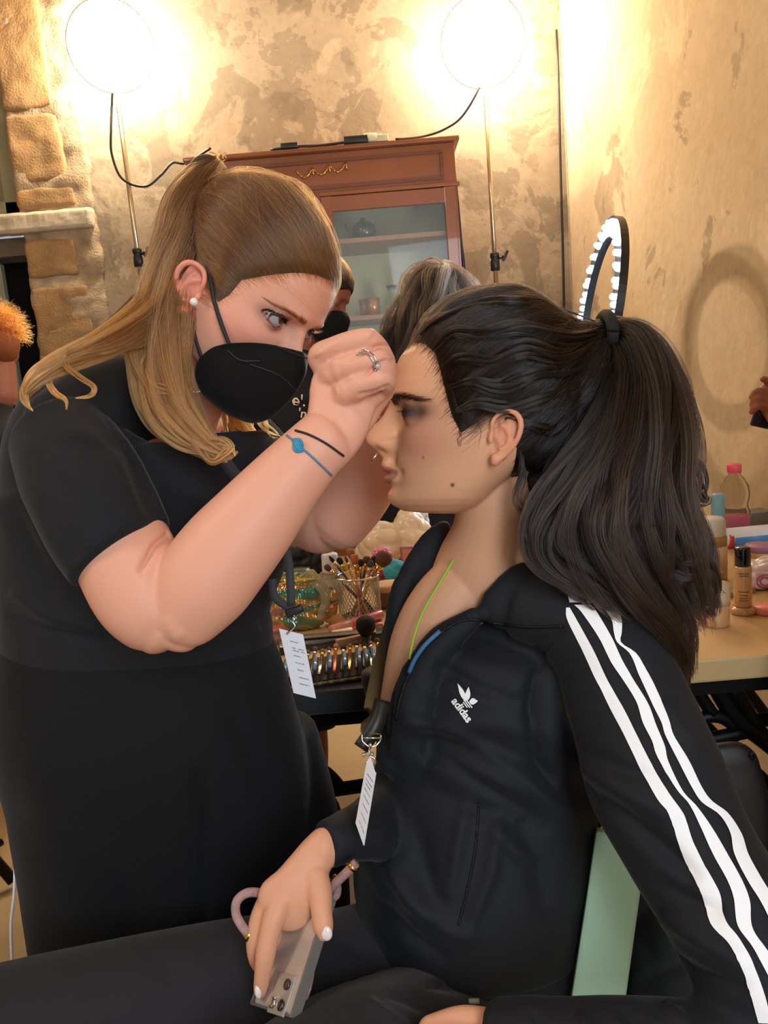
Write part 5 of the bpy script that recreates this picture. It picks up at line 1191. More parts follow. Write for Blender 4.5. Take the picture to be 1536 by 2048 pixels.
for k in range(3):
    a_, b_ = q0+(q1-q0)*k/3, q0+(q1-q0)*(k+1)/3
    pts = [a_*(1-t)+b_*t-np.array([0, 0, .030*math.sin(PI*t)]) for t in np.linspace(0, 1, 12)]
    g += [tube(pts, .0022, 6, 1)]+[ball(p_, .0042, 8, 6) for p_ in pts[1:-1:2]]+[tube([b_, b_-np.array([0, 0, .03])], [.005, .002], 6, 1)]
mk('garland_ornament', join(*g), M_gold, cb)
# things on the cabinet shelves
M_clear = mat('clear_glass', (240, 245, 240), .03, trans=1, ior=1.45)
M_amber = mat('amber_metal', (176, 120, 50), .25, metal=.6)
def on_shelf(px, py, y=3.45): return on_plane(px, py, 1, y)
for px, lab in ((733, 'amber tumbler on the cabinet shelf, partly behind its twin'), (745, 'amber tumbler on the cabinet shelf nearest the glass carafe')):
    b_ = on_shelf(px, 608, 3.42+.03*(px < 740)); b_[2] = 1.4855
    thing('tumbler', lathe([(.004, .0), (.028, .0), (.034, .075), (.032, .075), (.026, .006), (.004, .005)], b_, 24), M_amber, lab, 'tumbler', 'amber tumblers in the cabinet')
b_ = on_shelf(786, 606); b_[2] = 1.4855
thing('carafe', lathe([(.004, 0), (.036, 0), (.038, .03), (.018, .085), (.014, .10), (.026, .125), (.024, .125), (.012, .10), (.016, .084), (.034, .03), (.033, .004), (.004, .004)], b_, 24), M_clear, 'small clear glass carafe beside the amber tumblers in the cabinet', 'carafe')
b_ = on_shelf(820, 560); b_[2] = 1.4855
thing('glass_vase', lathe([(.004, 0), (.024, 0), (.022, .05), (.018, .09), (.022, .165), (.020, .165), (.016, .09), (.02, .05), (.02, .004), (.004, .004)], b_, 24), M_clear, 'tall slim clear glass right of the carafe in the cabinet', 'vase')
b_ = on_shelf(727, 460); b_[2] = 1.8005
t = thing('teapot', lathe([(.004, 0), (.035, 0), (.055, .03), (.052, .062), (.03, .08), (.012, .086), (.012, .096), (.004, .10)], b_, 28), mat('dark_ceramic', (52, 34, 26), .2, coat=.5), 'small dark round pot on the top cabinet shelf', 'pot')
mk('spout', tube([b_+np.array([-.045, 0, .04]), b_+np.array([-.07, -.005, .055]), b_+np.array([-.075, -.005, .075])], [.009, .006, .005], 8, 4), t.data.materials[0], t)
# plugs and cables on top of the cabinet
M_cable = mat('black_cable', (30, 27, 25), .5)
M_plug = mat('white_plug', (196, 182, 150), .4)
pz = zt+.0185
def ontop(px, y=3.285): p_ = on_plane(px, 285, 1, y); p_[2] = pz; return p_
sk = thing('extension_socket', join(box(ontop(712)+np.array([0, 0, .014]), (.10, .04, .028), .005)), M_blk, 'black cable socket lying on top of the wooden cabinet', 'socket')
pg = thing('power_plug', join(lathe([(.016, 0), (.018, .004), (.018, .05), (.012, .056), (.012, .075), (.006, .08)], ontop(738)+np.array([-.02, 0, .019]), 18, (1, 0, 0)), box(ontop(775)+np.array([-.02, 0, .0135]), (.05, .026, .026), .004)), M_plug, 'white plug lying beside the black socket on the cabinet', 'plug')
thing('adapter', box(ontop(578)+np.array([0, 0, .012]), (.07, .035, .022), .004), M_blk, 'small black adapter at the left end of the cable on the cabinet', 'adapter')
c1 = [ontop(540)+np.array([0, 0, .006]), ontop(600)+np.array([0, -.01, .006]), ontop(640)+np.array([0, 0, .006]), ontop(690)+np.array([0, 0, .010])]
thing('power_cable', tube(c1, .0055, 8, 6), M_cable, 'black cable lying along the top of the cabinet towards the left', 'cable')
L2 = on_plane(940, 215, 1, 3.3)
c2 = [ontop(792)+np.array([0, 0, .006]), on_plane(850, 272, 1, 3.34), on_plane(890, 258, 1, 3.33), on_plane(925, 232, 1, 3.31), on_plane(958, 175, 1, 3.31), on_plane(965, 130, 1, 3.36)]
thing('power_cable', tube(c2, .0045, 8, 8), M_cable, 'black cable rising from the cabinet top to the lamp near the corner', 'cable')
c3 = [on_plane(225, 180, 1, 3.36), on_plane(222, 260, 1, 3.30), on_plane(224, 310, 1, 3.29), on_plane(245, 358, 1, 3.29), on_plane(290, 373, 1, 3.3), on_plane(322, 350, 1, 3.31), on_plane(345, 326, 1, 3.33), on_plane(372, 326, 1, 3.36), ontop(420)+np.array([0, 0, .03])]
thing('power_cable', tube(c3, .0050, 8, 8), M_cable, 'black cable drooping in a loop beside the left lamp stand', 'cable')
c4 = [on_plane(900, 305, 1, 3.32), on_plane(907, 335, 1, 3.31), on_plane(915, 410, 1, 3.32), on_plane(921, 480, 1, 3.34), on_plane(927, 530, 1, 3.35), on_plane(935, 640, 1, 3.4), on_plane(960, 900, 1, 3.5)]
thing('power_cable', tube(c4, .0075, 8, 8), M_cable, 'thick black cable hanging down the right side of the cabinet', 'cable')
c5 = [on_plane(1113, 60, 1, 3.68), on_plane(1115, 105, 1, 3.66), on_plane(1118, 200, 1, 3.67), on_plane(1121, 330, 1, 3.67), on_plane(1128, 600, 1, 3.67), on_plane(1135, 1100, 1, 3.67)]
thing('wall_cable', tube(c5, .0055, 8, 8), M_cable, 'thin dark cable running down the corner of the plaster walls', 'cable')

# ------------------------------------------------------------------ ring light near the corner
M_led = mat('led_glow', (220, 240, 255), .4, emit=(190, 225, 255), es=RING_E)
c = P(1192, 622, 2.25); RL = empty('ring_light', (c[0], c[1], 0), 'cold white led ring light seen almost edge-on above the ponytail', 'lamp')
vc = CAM-c; vc /= np.linalg.norm(vc); pr = -RIGHT-(-RIGHT@vc)*vc; pr /= np.linalg.norm(pr); nrm = pr*.978+vc*.205; e1 = np.cross(nrm, UP); e1 /= np.linalg.norm(e1); e2 = np.cross(e1, nrm); Rr = .25
tilt = rot3(BACK, -.10); nrm, e1, e2 = tilt@nrm, tilt@e1, tilt@e2
ang = np.linspace(0, 2*PI, 73)[:-1]
def ringsolid(ri, ro, a, b): 
    rings_ = []
    for t_ in ang:
        u_ = e1*math.cos(t_)+e2*math.sin(t_); rings_.append([c+u_*ri+nrm*a, c+u_*ro+nrm*a, c+u_*ro+nrm*b, c+u_*ri+nrm*b])
    R = np.array(rings_); v = R.reshape(-1, 3); k = 4; m = len(ang)
    return v, [(i*k+j, i*k+(j+1) % k, ((i+1) % m)*k+(j+1) % k, ((i+1) % m)*k+j) for i in range(m) for j in range(k)]
mk('ring_housing', ringsolid(.205, .262, -.022, 0), M_blk, RL, False)
beads = []
for k in range(64):
    t_ = 2*PI*k/64; u_ = e1*math.cos(t_)+e2*math.sin(t_)
    beads.append(ball(c+u_*(.222 if k % 2 else .245)+nrm*.003, .0085, 8, 6))
bd = mk('led_beads', join(*beads), M_led, RL); bd['kind'] = 'stuff'
mk('stand_pole', join(tube([(c[0], c[1], 1.12), (c[0], c[1], .35)], .011, 12, 1), tube([c-e2*.26, np.array([c[0], c[1], 1.12])], .010, 12, 1)), M_blk, RL)
for k in range(3):
    a_ = k*2*PI/3+.2; mk('leg', tube([(c[0], c[1], .5), (c[0]+.22*math.cos(a_)*.8, c[1]+.30*math.sin(a_), .01)], .008, 8, 1), M_blk, RL)
rl = bpy.data.lights.new('ring_glow', 'AREA'); rl.shape = 'DISK'; rl.size = .4; rl.energy = RING_P; rl.color = (.72, .87, 1.0)
ro = bpy.data.objects.new('ring_glow', rl); C.objects.link(ro); ro.location = c+nrm*.03; ro.rotation_euler = Vector(nrm).to_track_quat('-Z', 'Y').to_euler()
ro.rotation_euler = Vector(nrm).to_track_quat('-Z', 'Y').to_euler()

# ------------------------------------------------------------------ brushes
def brush(tip, butt, hr, hl_, mh, mb, shape='round', ferr=M_gold, name='makeup_brush', label='', group=None, hw=.0032):
    """tip = end of bristles, butt = end of handle, world points"""
    tip, butt = np.asarray(tip, float), np.asarray(butt, float); ax = tip-butt; L_ = np.linalg.norm(ax); ax /= L_
    o = mk(name, lathe([(hw*.5, 0), (hw*.9, L_*.02), (hw*1.1, L_*.35), (hw*.8, L_-hl_*2.0)], butt, 10, ax), mh, None); recenter(o); tag(o, label, 'brush', group)
    mk('ferrule', lathe([(hw*.85, L_-hl_*2.0), (hw*1.0, L_-hl_*1.5), (hr*.8, L_-hl_*1.0)], butt, 10, ax), ferr, o)
    pr = {'round': [(hr*.8, -1), (hr*1.25, -.6), (hr*1.25, -.3), (hr*.8, -.06), (hr*.1, 0)], 'flat': [(hr*.8, -1), (hr*1.1, -.5), (hr*1.15, -.08), (hr*.9, 0)], 'point': [(hr*.8, -1), (hr*1.0, -.6), (hr*.6, -.2), (hr*.1, 0)]}[shape]
    mk('bristles', lathe([(r_, L_+z_*hl_) for r_, z_ in pr], butt, 12, ax), mb, o); return o
bh = dict(blk=M_blk, gold=M_gold, tan=mat('tan_handle', (190, 150, 90), .35), cop=mat('copper_handle', (180, 90, 50), .3, metal=.5), crm=mat('cream_handle', (215, 200, 170), .35), slv=M_silver, wal=mat('walnut_handle', (80, 50, 34), .35))
bb = dict(brn=mat('brown_bristle', (96, 66, 46), .9, bump=1, bscale=1500), blk=mat('black_bristle', (30, 26, 25), .9, bump=1, bscale=1500), tan=mat('tan_bristle', (160, 110, 70), .9, bump=1, bscale=1500), cop=mat('copper_bristle', (190, 110, 70), .9, bump=1, bscale=1500), gry=mat('grey_bristle', (84, 78, 72), .9, bump=1, bscale=1500))
# wire-mesh pencil cup
cc = T(722, 1236); cr_ = .039; ch = .082
cup = thing('mesh_cup', join(*([tube([cc+np.array([cr_*math.cos(a_+t_*1.1*s_), cr_*math.sin(a_+t_*1.1*s_), ch*t_]) for t_ in np.linspace(0, 1, 9)], .00055, 4, 1) for a_ in np.linspace(0, 2*PI, 37)[:-1] for s_ in (1, -1)])), mat('mesh_steel', (170, 168, 160), .35, metal=.8), 'silver wire-mesh cup full of make-up brushes on the table', 'cup')
mk('rim', tube([cc+np.array([cr_*math.cos(a_), cr_*math.sin(a_), ch]) for a_ in np.linspace(0, 2*PI, 41)], .0020, 8, 1), M_silver, cup)
mk('cup_base', lathe([(.001, 0), (cr_, 0), (cr_, .004), (.001, .004)], cc, 32), M_silver, cup)
BR = [((658, 1112), 'blk', 'blk', 'point', 'brush with long black handle leaning far left in the mesh cup', .004, .014), ((676, 1115), 'tan', 'blk', 'round', 'tan handled dark-tipped brush left side of the mesh cup', .0045, .014), ((690, 1112), 'gold', 'brn', 'point', 'thin gold brush in the left half of the mesh cup', .003, .012),
      ((700, 1098), 'crm', 'tan', 'flat', 'broad cream flat brush standing tall in the mesh cup', .007, .016), ((708, 1109), 'cop', 'cop', 'flat', 'copper coloured flat brush in the middle of the mesh cup', .0065, .018), ((722, 1118), 'blk', 'blk', 'round', 'short black brush behind the copper one in the cup', .005, .014),
      ((735, 1112), 'wal', 'brn', 'round', 'brown round brush right of the copper one in the cup', .006, .014), ((743, 1120), 'slv', 'gry', 'round', 'silver handled grey brush in the right half of the cup', .005, .014), ((753, 1112), 'tan', 'blk', 'round', 'black domed brush leaning right in the mesh cup', .0065, .016), ((775, 1104), 'gold', 'brn', 'round', 'large fluffy brown brush with gold handle leaning far right', .0125, .028),
      ((650, 1130), 'wal', 'brn', 'round', 'dark brush leaning left lowest at the rim of the cup', .005, .014), ((762, 1126), 'tan', 'tan', 'flat', 'yellow-tan handled brush beside the fluffy brown one', .006, .014), ((716, 1128), 'crm', 'tan', 'point', 'slim pale brush low in the middle of the cup', .003, .012)]
for i, (tp, hc_, bc_, sh_, lb_, hr_, hl2) in enumerate(BR):
    u_ = (tp[0]-718)/60; butt = cc+np.array([-u_*.024+.004*math.sin(i*3.1), .014*math.cos(i*2.3), .006])
    d_ = dep(cc)+.03*math.cos(i*2.3+PI*.2)*.6; brush(P(tp[0], tp[1], d_), butt, hr_, hl2, bh[hc_], bb[bc_], sh_, M_gold if hc_ != 'slv' else M_silver, 'makeup_brush', lb_, 'brushes standing in the mesh cup', .0030)

# ------------------------------------------------------------------ bags and pots on the table, left
def holo(name='iridescent_film'):
    m = bpy.data.materials.new(name); m.use_nodes = True; nt = m.node_tree; b = nt.nodes['Principled BSDF']; L = nt.links
    tc = nt.nodes.new('ShaderNodeTexCoord'); n = nt.nodes.new('ShaderNodeTexNoise'); n.inputs['Scale'].default_value = 9; n.inputs['Detail'].default_value = 1; n.inputs['Distortion'].default_value = 1.5
    mp = nt.nodes.new('ShaderNodeMapping'); mp.inputs['Scale'].default_value = (.6, .6, 3.2); L.new(tc.outputs['Object'], mp.inputs[0]); L.new(mp.outputs[0], n.inputs['Vector'])
    cr = nt.nodes.new('ShaderNodeValToRGB'); el = cr.color_ramp.elements
    cols = [(.30, (150, 110, 90)), (.38, (205, 130, 100)), (.44, (190, 150, 70)), (.50, (122, 122, 84)), (.56, (76, 140, 118)), (.62, (130, 120, 105)), (.72, (190, 110, 110))]
    el[0].position, el[0].color = cols[0][0], (*srgb(*cols[0][1]), 1); el[1].position, el[1].color = cols[-1][0], (*srgb(*cols[-1][1]), 1)
    for p_, c_ in cols[1:-1]: e_ = el.new(p_); e_.color = (*srgb(*c_), 1)
    L.new(n.outputs['Fac'], cr.inputs[0]); L.new(cr.outputs[0], b.inputs['Base Color']); b.inputs['Metallic'].default_value = .4; b.inputs['Roughness'].default_value = .22; return m
def crumple(vf, voxel, amp, freq, seed=0, smooth=2):
    v, f = remesh(vf, voxel, smooth); r_ = np.random.default_rng(seed); n_ = normals(v, np.array(f)); k = np.zeros(len(v))
    for j in range(6):
        w_ = r_.normal(0, freq, 3); k += np.abs(np.sin(v@w_+r_.uniform(0, 6)))*(.6 if j % 2 else 1)
    return v+n_*((k/k.std()-k.mean()/k.std())*amp)[:, None], f
M_holo = holo()
hb_ = T(585, 1262); dh = dep(hb_)
hp_ = thing('iridescent_pouch', crumple(join(limb([(528, 1215, dh, 46, .4), (560, 1205, dh, 56, .4), (600, 1202, dh, 58, .4), (636, 1204, dh, 50, .35), (650, 1204, dh, 34, .35)], 24, 6, n=3.0)), .0022, .0011, 130, 3), M_holo, 'crumpled iridescent plastic pouch on the table left of the mesh cup', 'pouch')
mk('pouch_seam', tube(Pn([(520, 1173, dh-.018), (560, 1168, dh-.022), (600, 1160, dh-.022), (632, 1158, dh-.018)]), .0014, 8, 5), mat('yellow_edge', (214, 186, 60), .3), hp_)
hp2 = mk('clear_tab', crumple(limb([(620, 1150, dh-.01, 14, .3), (645, 1175, dh-.02, 12, .3), (652, 1200, dh-.02, 10, .3), (640, 1235, dh-.02, 8, .3)], 12, 6), .0014, .0005, 200, 5), mat('clear_plastic', (190, 176, 140), .1, trans=.5, ior=1.3), hp_)
def item(name, vf, m, lab, cat, **k): return thing(name, vf, m, lab, cat, **k)
b_ = T(668, 1206); bt = item('cleanser_bottle', lathe([(.002, 0), (.0175, 0), (.0185, .004), (.0185, .062), (.017, .066)], b_, 28), mat('frosted_bottle', (168, 158, 138), .3, trans=.25), 'clear cleanser bottle with pale label left of the brush cup', 'bottle')
mk('cap', lathe([(.017, .066), (.0175, .068), (.0165, .100), (.014, .103), (.001, .103)], b_, 28), mat('pale_cap', (196, 194, 200), .4), bt); mk('band', lathe([(.0178, .060), (.0182, .060), (.0182, .064), (.0178, .064)], b_, 28), M_blk, bt)
mk('label', lathe([(.0188, .018), (.0188, .052)], b_, 28), mat('grey_label', (150, 142, 128), .6), bt)
b_ = T(782, 1212); jr = item('powder_jar', lathe([(.002, 0), (.026, 0), (.029, .034), (.028, .036)], b_, 32), mat('brown_jar', (128, 88, 66), .3), 'round brown powder jar with cream lid right of the brush cup', 'jar')
mk('lid', lathe([(.030, .034), (.031, .042), (.028, .046), (.001, .047)], b_, 32), mat('cream_lid', (214, 176, 142), .4), jr)
b_ = T(792, 1165)+np.array([0, 0, .026]); item('sponge_ball', crumple(ball(b_, .026, 24, 16), .002, .0005, 300, 2), mat('teal_sponge', (60, 160, 180), .8, var=.3, bscale=500), 'teal blue sponge ball behind the brown powder jar', 'sponge')
b_ = T(748, 1160); item('tulle_bag', crumple(join(ball(b_+np.array([-.01, 0, .025]), (.028, .022, .026)), ball(b_+np.array([.022, .01, .035]), (.026, .02, .034))), .0022, .0022, 160, 8), mat('pink_film', (222, 110, 150), .35), 'crumpled bright pink plastic bag behind the brushes', 'bag')
b_ = T(785, 1128); item('silk_bag', crumple(join(ball(b_+np.array([-.02, .02, .05]), (.06, .045, .055)), ball(b_+np.array([.05, .03, .06]), (.05, .04, .065)), ball(b_+np.array([-.05, .03, .03]), (.04, .04, .035))), .003, .0026, 45, 11, 5), mat('cream_silk', (240, 214, 176), .3, var=.15, bscale=60, coat=.3), 'shiny cream bag crumpled on the table under the chin', 'bag')
b_ = T(835, 1110); item('tissue_pack', crumple(box(b_+np.array([0, .03, .055]), (.07, .05, .11), .01), .003, .002, 90, 4), mat('white_tissue', (206, 200, 204), .5), 'white crumpled tissue pack beside the cream bag', 'tissues')
b_ = T(818, 1140); pl_ = item('palette', box(b_+np.array([0, 0, .028]), (.035, .008, .055), .002, rot3((0, 0, 1), .3)), mat('pink_shell', (150, 90, 100), .3), 'open pink compact standing beside the black collar', 'compact')
mk('mirror', box(b_+np.array([.001, -.0048, .028]), (.028, .001, .046), .001, rot3((0, 0, 1), .3)), mat('peach_pan', (196, 126, 96), .3), pl_)
b_ = T(600, 1170); ol = item('pot', lathe([(.002, 0), (.024, 0), (.026, .038), (.002, .040)], b_, 28), mat('olive_pot', (104, 96, 74), .35), 'olive round pot behind the iridescent pouch', 'pot')
b_ = T(560, 1172); item('makeup_bag', crumple(join(ball(b_+np.array([-.06, .03, .04]), (.09, .05, .05)), ball(b_+np.array([.05, .05, .05]), (.07, .04, .05))), .004, .003, 60, 21), mat('black_nylon', (22, 20, 22), .6), 'black make-up bag lying behind the iridescent pouch', 'bag')
b_ = T(636, 1158); item('scissors', join(tube([b_+np.array([-.012+.014*math.cos(a_), 0, .045+.018*math.sin(a_)]) for a_ in np.linspace(0, 2*PI, 16)], .0028, 8, 2), tube([b_+np.array([-.01, 0, .027]), b_+np.array([-.005, .0, .0])], .003, 8, 1)), M_blk, 'black scissor loop standing between the pouch and the bottle', 'scissors')
# sponge wedge, tubes, palettes in front
b_ = T(672, 1248); item('makeup_sponge', remesh(limb([(655, 1232, dep(b_), 13), (672, 1238, dep(b_), 14), (690, 1244, dep(b_), 6)], 20, 6), .0012, 3), mat('cream_sponge', (238, 190, 130), .8, sss=.1), 'cream teardrop make-up sponge in front of the mesh cup', 'sponge')
def rod(p0, p1, r, m, name, lab, cat, cap=None, lift=None, group=None):
    a_, c_ = T(*p0), T(*p1); lf = np.array([0, 0, r if lift is None else lift]); a_, c_ = a_+lf, c_+lf
    ax = c_-a_; L_ = np.linalg.norm(ax); o = thing(name, lathe([(r*.2, 0), (r*.9, .001), (r, .003), (r, L_-.003), (r*.9, L_-.001), (r*.2, L_)], a_, 16, ax), m, lab, cat, group)
    if cap: mk('cap', lathe([(r*1.06, 0), (r*1.08, .001), (r*1.08, L_*cap[0]), (r*.9, L_*cap[0]+.001)], a_, 16, ax), cap[1], o)
    return o
M_pinkt = mat('pink_tube', (196, 104, 112), .25, coat=.5); M_crim = mat('crimson_tube', (170, 20, 50), .3, coat=.5); M_crm = mat('cream_cap', (232, 210, 184), .4)
rod((664, 1272), (764, 1238), .0095, M_pinkt, 'lip_gloss', 'clear pink gloss tube lying behind the crimson tube', 'tube', (.35, mat('gloss_cap', (206, 140, 120), .3)))
rod((666, 1281), (766, 1262), .0085, M_crim, 'cream_tube', 'crimson tube with cream cap lying in front of the brush cup', 'tube', (.38, M_crm))
rod((588, 1262), (640, 1254), .0085, mat('orange_tube', (200, 124, 40), .3, coat=.4), 'concealer_tube', 'orange tube lying beside the badge', 'tube')
rod((540, 1272), (586, 1262), .009, mat('rose_tube', (180, 100, 80), .3), 'lipstick', 'rose brown tube lying left of the badge', 'tube')
def slab(p0, p1, wd, h, m, name, lab, cat, z0=0, group=None, bev=.002):
    a_, c_ = T(*p0), T(*p1); ax = c_-a_; L_ = np.linalg.norm(ax); ax /= L_; n_ = np.array([-ax[1], ax[0], 0]); R_ = np.array([ax, n_, [0, 0, 1.]])
    return thing(name, box((a_+c_)/2+n_*wd/2+np.array([0, 0, h/2+z0]), (L_, wd, h), bev, R_), m, lab, cat, group)
sl1 = slab((560, 1312), (775, 1280), .045, .014, mat('palette_black', (38, 34, 34), .3, coat=.3), 'eyeshadow_palette', 'long black eyeshadow palette behind the brush roll', 'palette')
mk('lid_edge', box(np.array(sl1.location)+np.array([0, .0, .0165]), (.15, .02, .003), .001), mat('grey_metal', (120, 112, 108), .3, metal=.5), sl1)
slab((545, 1292), (600, 1284), .03, .012, mat('rose_metal', (150, 110, 100), .25, metal=.5), 'compact', 'small rose metal compact left of the badge', 'compact')
slab((676, 1312), (735, 1300), .010, .012, mat('tan_box', (160, 128, 96), .4), 'pencil_sharpener_box', 'tan little box lying on the black palette', 'box', z0=.014)
k_ = T(737, 1300)+np.array([0, 0, .032]); kb = thing('kabuki_brush', lathe([(.003, 0), (.010, .006), (.016, .018), (.0155, .030), (.009, .036), (.001, .037)], k_+np.array([-.002, 0, -.01]), 20, (.05, -.2, .95)), bb['blk'], 'dark fluffy brush head standing out over the brush roll', 'brush')
mk('handle', tube([k_+np.array([0, .0, -.004]), k_+np.array([-.004, -.025, -.025]), k_+np.array([-.006, -.05, -.022])], [.007, .006, .004], 10, 3), M_blk, kb)
# brush roll with its brushes, front edge along the table edge
M_roll = mat('black_vinyl', (26, 24, 24), .3, coat=.3); M_blue = mat('blue_sleeve', (110, 160, 196), .25, coat=.5)
A0, A1 = T(556, 1392), T(770, 1360); ax = A1-A0; LL = np.linalg.norm(ax); ax /= LL; nn = np.array([-ax[1], ax[0], 0])
A0 = A0+np.array([0, 0, .0036])
rl_ = thing('brush_roll', join(prism([(0, 0), (LL, 0), (LL, .115), (0, .115)], A0+np.array([0, 0, .0005]), ax, nn, np.array([0, 0, 1.]), .004), prism([(0, 0), (LL, 0), (LL, .052), (0, .052)], A0+np.array([0, 0, .008]), ax, nn, np.array([0, .0, 1.]), .002)), M_roll, 'open black brush roll along the table edge behind the badge', 'brush roll', smooth=False)
mk('piping', tube([A0+ax*LL*t_+np.array([0, 0, .006])+nn*.0015*math.sin(t_*60) for t_ in np.linspace(0, 1, 40)], .0026, 8, 1), mat('gold_piping', (130, 112, 70), .35, metal=.4), rl_)
cols = ['gold', 'blk', 'tan', 'blk', 'wal', 'slv', 'blk', 'cop', 'blk', 'gold', 'blk', 'wal', 'slv', 'blk']; desc = ['gold', 'black', 'tan', 'black', 'walnut', 'silver', 'black', 'copper', 'black', 'gold', 'black', 'walnut', 'silver', 'black']
bcs = ['brn', 'blk', 'tan', 'gry', 'brn', 'tan', 'brn', 'cop', 'blk', 'tan', 'brn', 'blk', 'cop', 'gry']
ordn = ['first', 'second', 'third', 'fourth', 'fifth', 'sixth', 'seventh', 'eighth', 'ninth', 'tenth', 'eleventh', 'twelfth', 'thirteenth', 'last']
for i in range(14):
    s_ = LL*(.04+.92*i/13); p_ = A0+ax*s_+np.array([0, 0, .0175])
    o = brush(p_+nn*(.104+.006*math.sin(i*2.1))+ax*.016+np.array([0, 0, .004]), p_+nn*.006, .0026+.0012*(i % 3), .013, bh[cols[i]], bb[bcs[i]], ['round', 'flat', 'point'][i % 3], M_gold if i % 2 else M_silver, 'makeup_brush', '%s handled brush, %s from the left in the brush roll' % (desc[i], ordn[i]), 'brushes lying in the black roll', .0031)
    if i % 2 == 0 or i > 9: thing('plastic_sleeve', tube([p_+nn*.012+ax*.006+np.array([0, 0, .007]), p_+nn*.055+ax*.012+np.array([0, 0, .008])], .0026, 8, 1), M_blue, 'thin blue plastic sleeve in the brush roll beside the %s brush' % ordn[i], 'sleeve', 'blue sleeves in the brush roll')

# ------------------------------------------------------------------ right end of the table
M_wc = mat('clear_pet', (236, 232, 226), .04, trans=1, ior=1.12); M_pinkliq = mat('pink_liquid', (214, 120, 150), .1, trans=.35, ior=1.3)
b_ = T(1470, 1072)
wb = thing('water_bottle', lathe([(.003, 0), (.030, 0), (.034, .006), (.034, .062), (.031, .068), (.029, .078), (.033, .092), (.034, .104), (.031, .122), (.021, .140), (.014, .148), (.0135, .156)], b_, 40), M_wc, 'clear plastic bottle half full of pink liquid, pink cap, against the wall', 'bottle')
mk('liquid', lathe([(.002, .002), (.0325, .006), (.0328, .050), (.002, .051)], b_, 32), M_pinkliq, wb)
mk('cap', lathe([(.0145, .154), (.016, .155), (.016, .172), (.014, .174), (.001, .174)], b_, 28), mat('pink_cap', (226, 84, 104), .4), wb)
b_ = T(1424, 1160); jb = thing('toner_bottle', lathe([(.003, 0), (.027, 0), (.028, .004), (.028, .086), (.026, .09)], b_, 36), mat('amber_toner', (190, 160, 116), .08, trans=.55, ior=1.2), 'tall clear toner bottle with frosted white cap behind the curls', 'bottle')
mk('cap', lathe([(.026, .088), (.0265, .09), (.0255, .118), (.020, .124), (.001, .125)], b_, 32), mat('frosted_cap', (204, 200, 190), .35), jb)
mk('label', lathe([(.0283, .03), (.0283, .07)], b_, 32), mat('cream_label', (206, 184, 148), .5), jb)
thing('round_cap', lathe([(.002, 0), (.015, 0), (.015, .12), (.012, .124), (.001, .124)], T(1437, 1095), 24), mat('blue_cap', (120, 168, 190), .4), 'pale blue capped bottle just behind the toner bottle', 'bottle')
b_ = T(1432, 1250); j2 = thing('cream_jar', lathe([(.003, 0), (.019, 0), (.0205, .004), (.0205, .036), (.019, .038)], b_, 32), mat('tan_cream', (206, 160, 110), .3, coat=.4), 'small tan glass jar beside the ends of the ponytail', 'jar')
mk('lid', lathe([(.0215, .036), (.022, .046), (.020, .070), (.001, .071)], b_, 32), mat('pale_lid', (200, 176, 140), .4), j2)
b_ = T(1486, 1226); fb = thing('foundation_bottle', join(lathe([(.002, .012), (.0135, .012), (.0145, .016), (.0140, .078), (.0125, .082)], b_, 32), lathe([(.002, 0), (.020, 0), (.021, .004), (.0195, .010), (.012, .0125)], b_, 32)), mat('foundation_beige', (206, 160, 112), .18, coat=.8), 'beige foundation bottle with glossy black cap standing near the table edge', 'bottle')
mk('cap', lathe([(.0125, .081), (.0128, .082), (.0128, .110), (.0115, .113), (.001, .113)], b_, 32), mat('gloss_black', (18, 18, 20), .12, coat=.6), fb)
rows = []
for z_, w_ in ((.071, .8), (.067, .7), (.040, .9), (.034, .7), (.029, .6), (.025, .7)):
    for k in range(7):
        a0 = -1.9+w_*(k-3.5)*.20; a1 = a0+.15*w_; hh = .0009
        rows.append((np.array([b_+np.array([.01475*math.cos(a_), .01475*math.sin(a_), z_+s_*hh]) for a_, s_ in ((a0, -1), (a1, -1), (a1, 1), (a0, 1))]), [(0, 1, 2, 3)]))
mk('printed_text', join(*rows), mat('brown_ink', (130, 84, 54), .6), fb, False)
slab((1452, 1198), (1512, 1186), .03, .010, mat('silver_compact', (176, 156, 130), .25, metal=.4), 'compact', 'flat silver compact behind the foundation bottle', 'compact')
b_ = T(1500, 1110); wp = thing('wipes_tube', lathe([(.004, 0), (.021, .002), (.022, .01), (.022, .16), (.020, .165), (.002, .166)], T(1447, 1096)+np.array([0, 0, .0225]), 32, (1, .05, 0)), mat('blue_white_pack', (214, 216, 222), .4), 'white and blue tube lying in front of the pink bottle', 'tube')
q_ = T(1447, 1096)+np.array([0, 0, .0225])
mk('blue_band', lathe([(.0224, .016), (.0224, .15)], q_+np.array([0, -.0006, -.004]), 32, (1, .05, 0)), mat('blue_band', (70, 130, 190), .4), wp); mk('red_band', lathe([(.0227, .004), (.0227, .014)], q_+np.array([0, -.0006, -.003]), 32, (1, .05, 0)), mat('red_band', (200, 60, 50), .4), wp)
b_ = T(1524, 1135); tt = thing('tub', lathe([(.003, 0), (.028, 0), (.030, .035), (.029, .037)], b_, 32), mat('cream_tub', (206, 170, 120), .4), 'round cream tub with purple lid near the wall', 'tub')
mk('lid', lathe([(.031, .036), (.032, .038), (.032, .046), (.030, .048), (.001, .049)], b_, 32), mat('purple_lid', (156, 110, 150), .4), tt)
pk = thing('wipes_packet', crumple(box(T(1540, 1178)+np.array([.005, .01, .028]), (.085, .06, .056), .02), .0025, .0015, 90, 9), mat('white_packet', (220, 206, 216), .25, coat=.6), 'white plastic packet with pink swirl at the wall end of the table', 'packet')
tp_ = bvh((np.array([list(v_.co) for v_ in pk.data.vertices])+np.array(pk.location), [tuple(p_.vertices) for p_ in pk.data.polygons]))
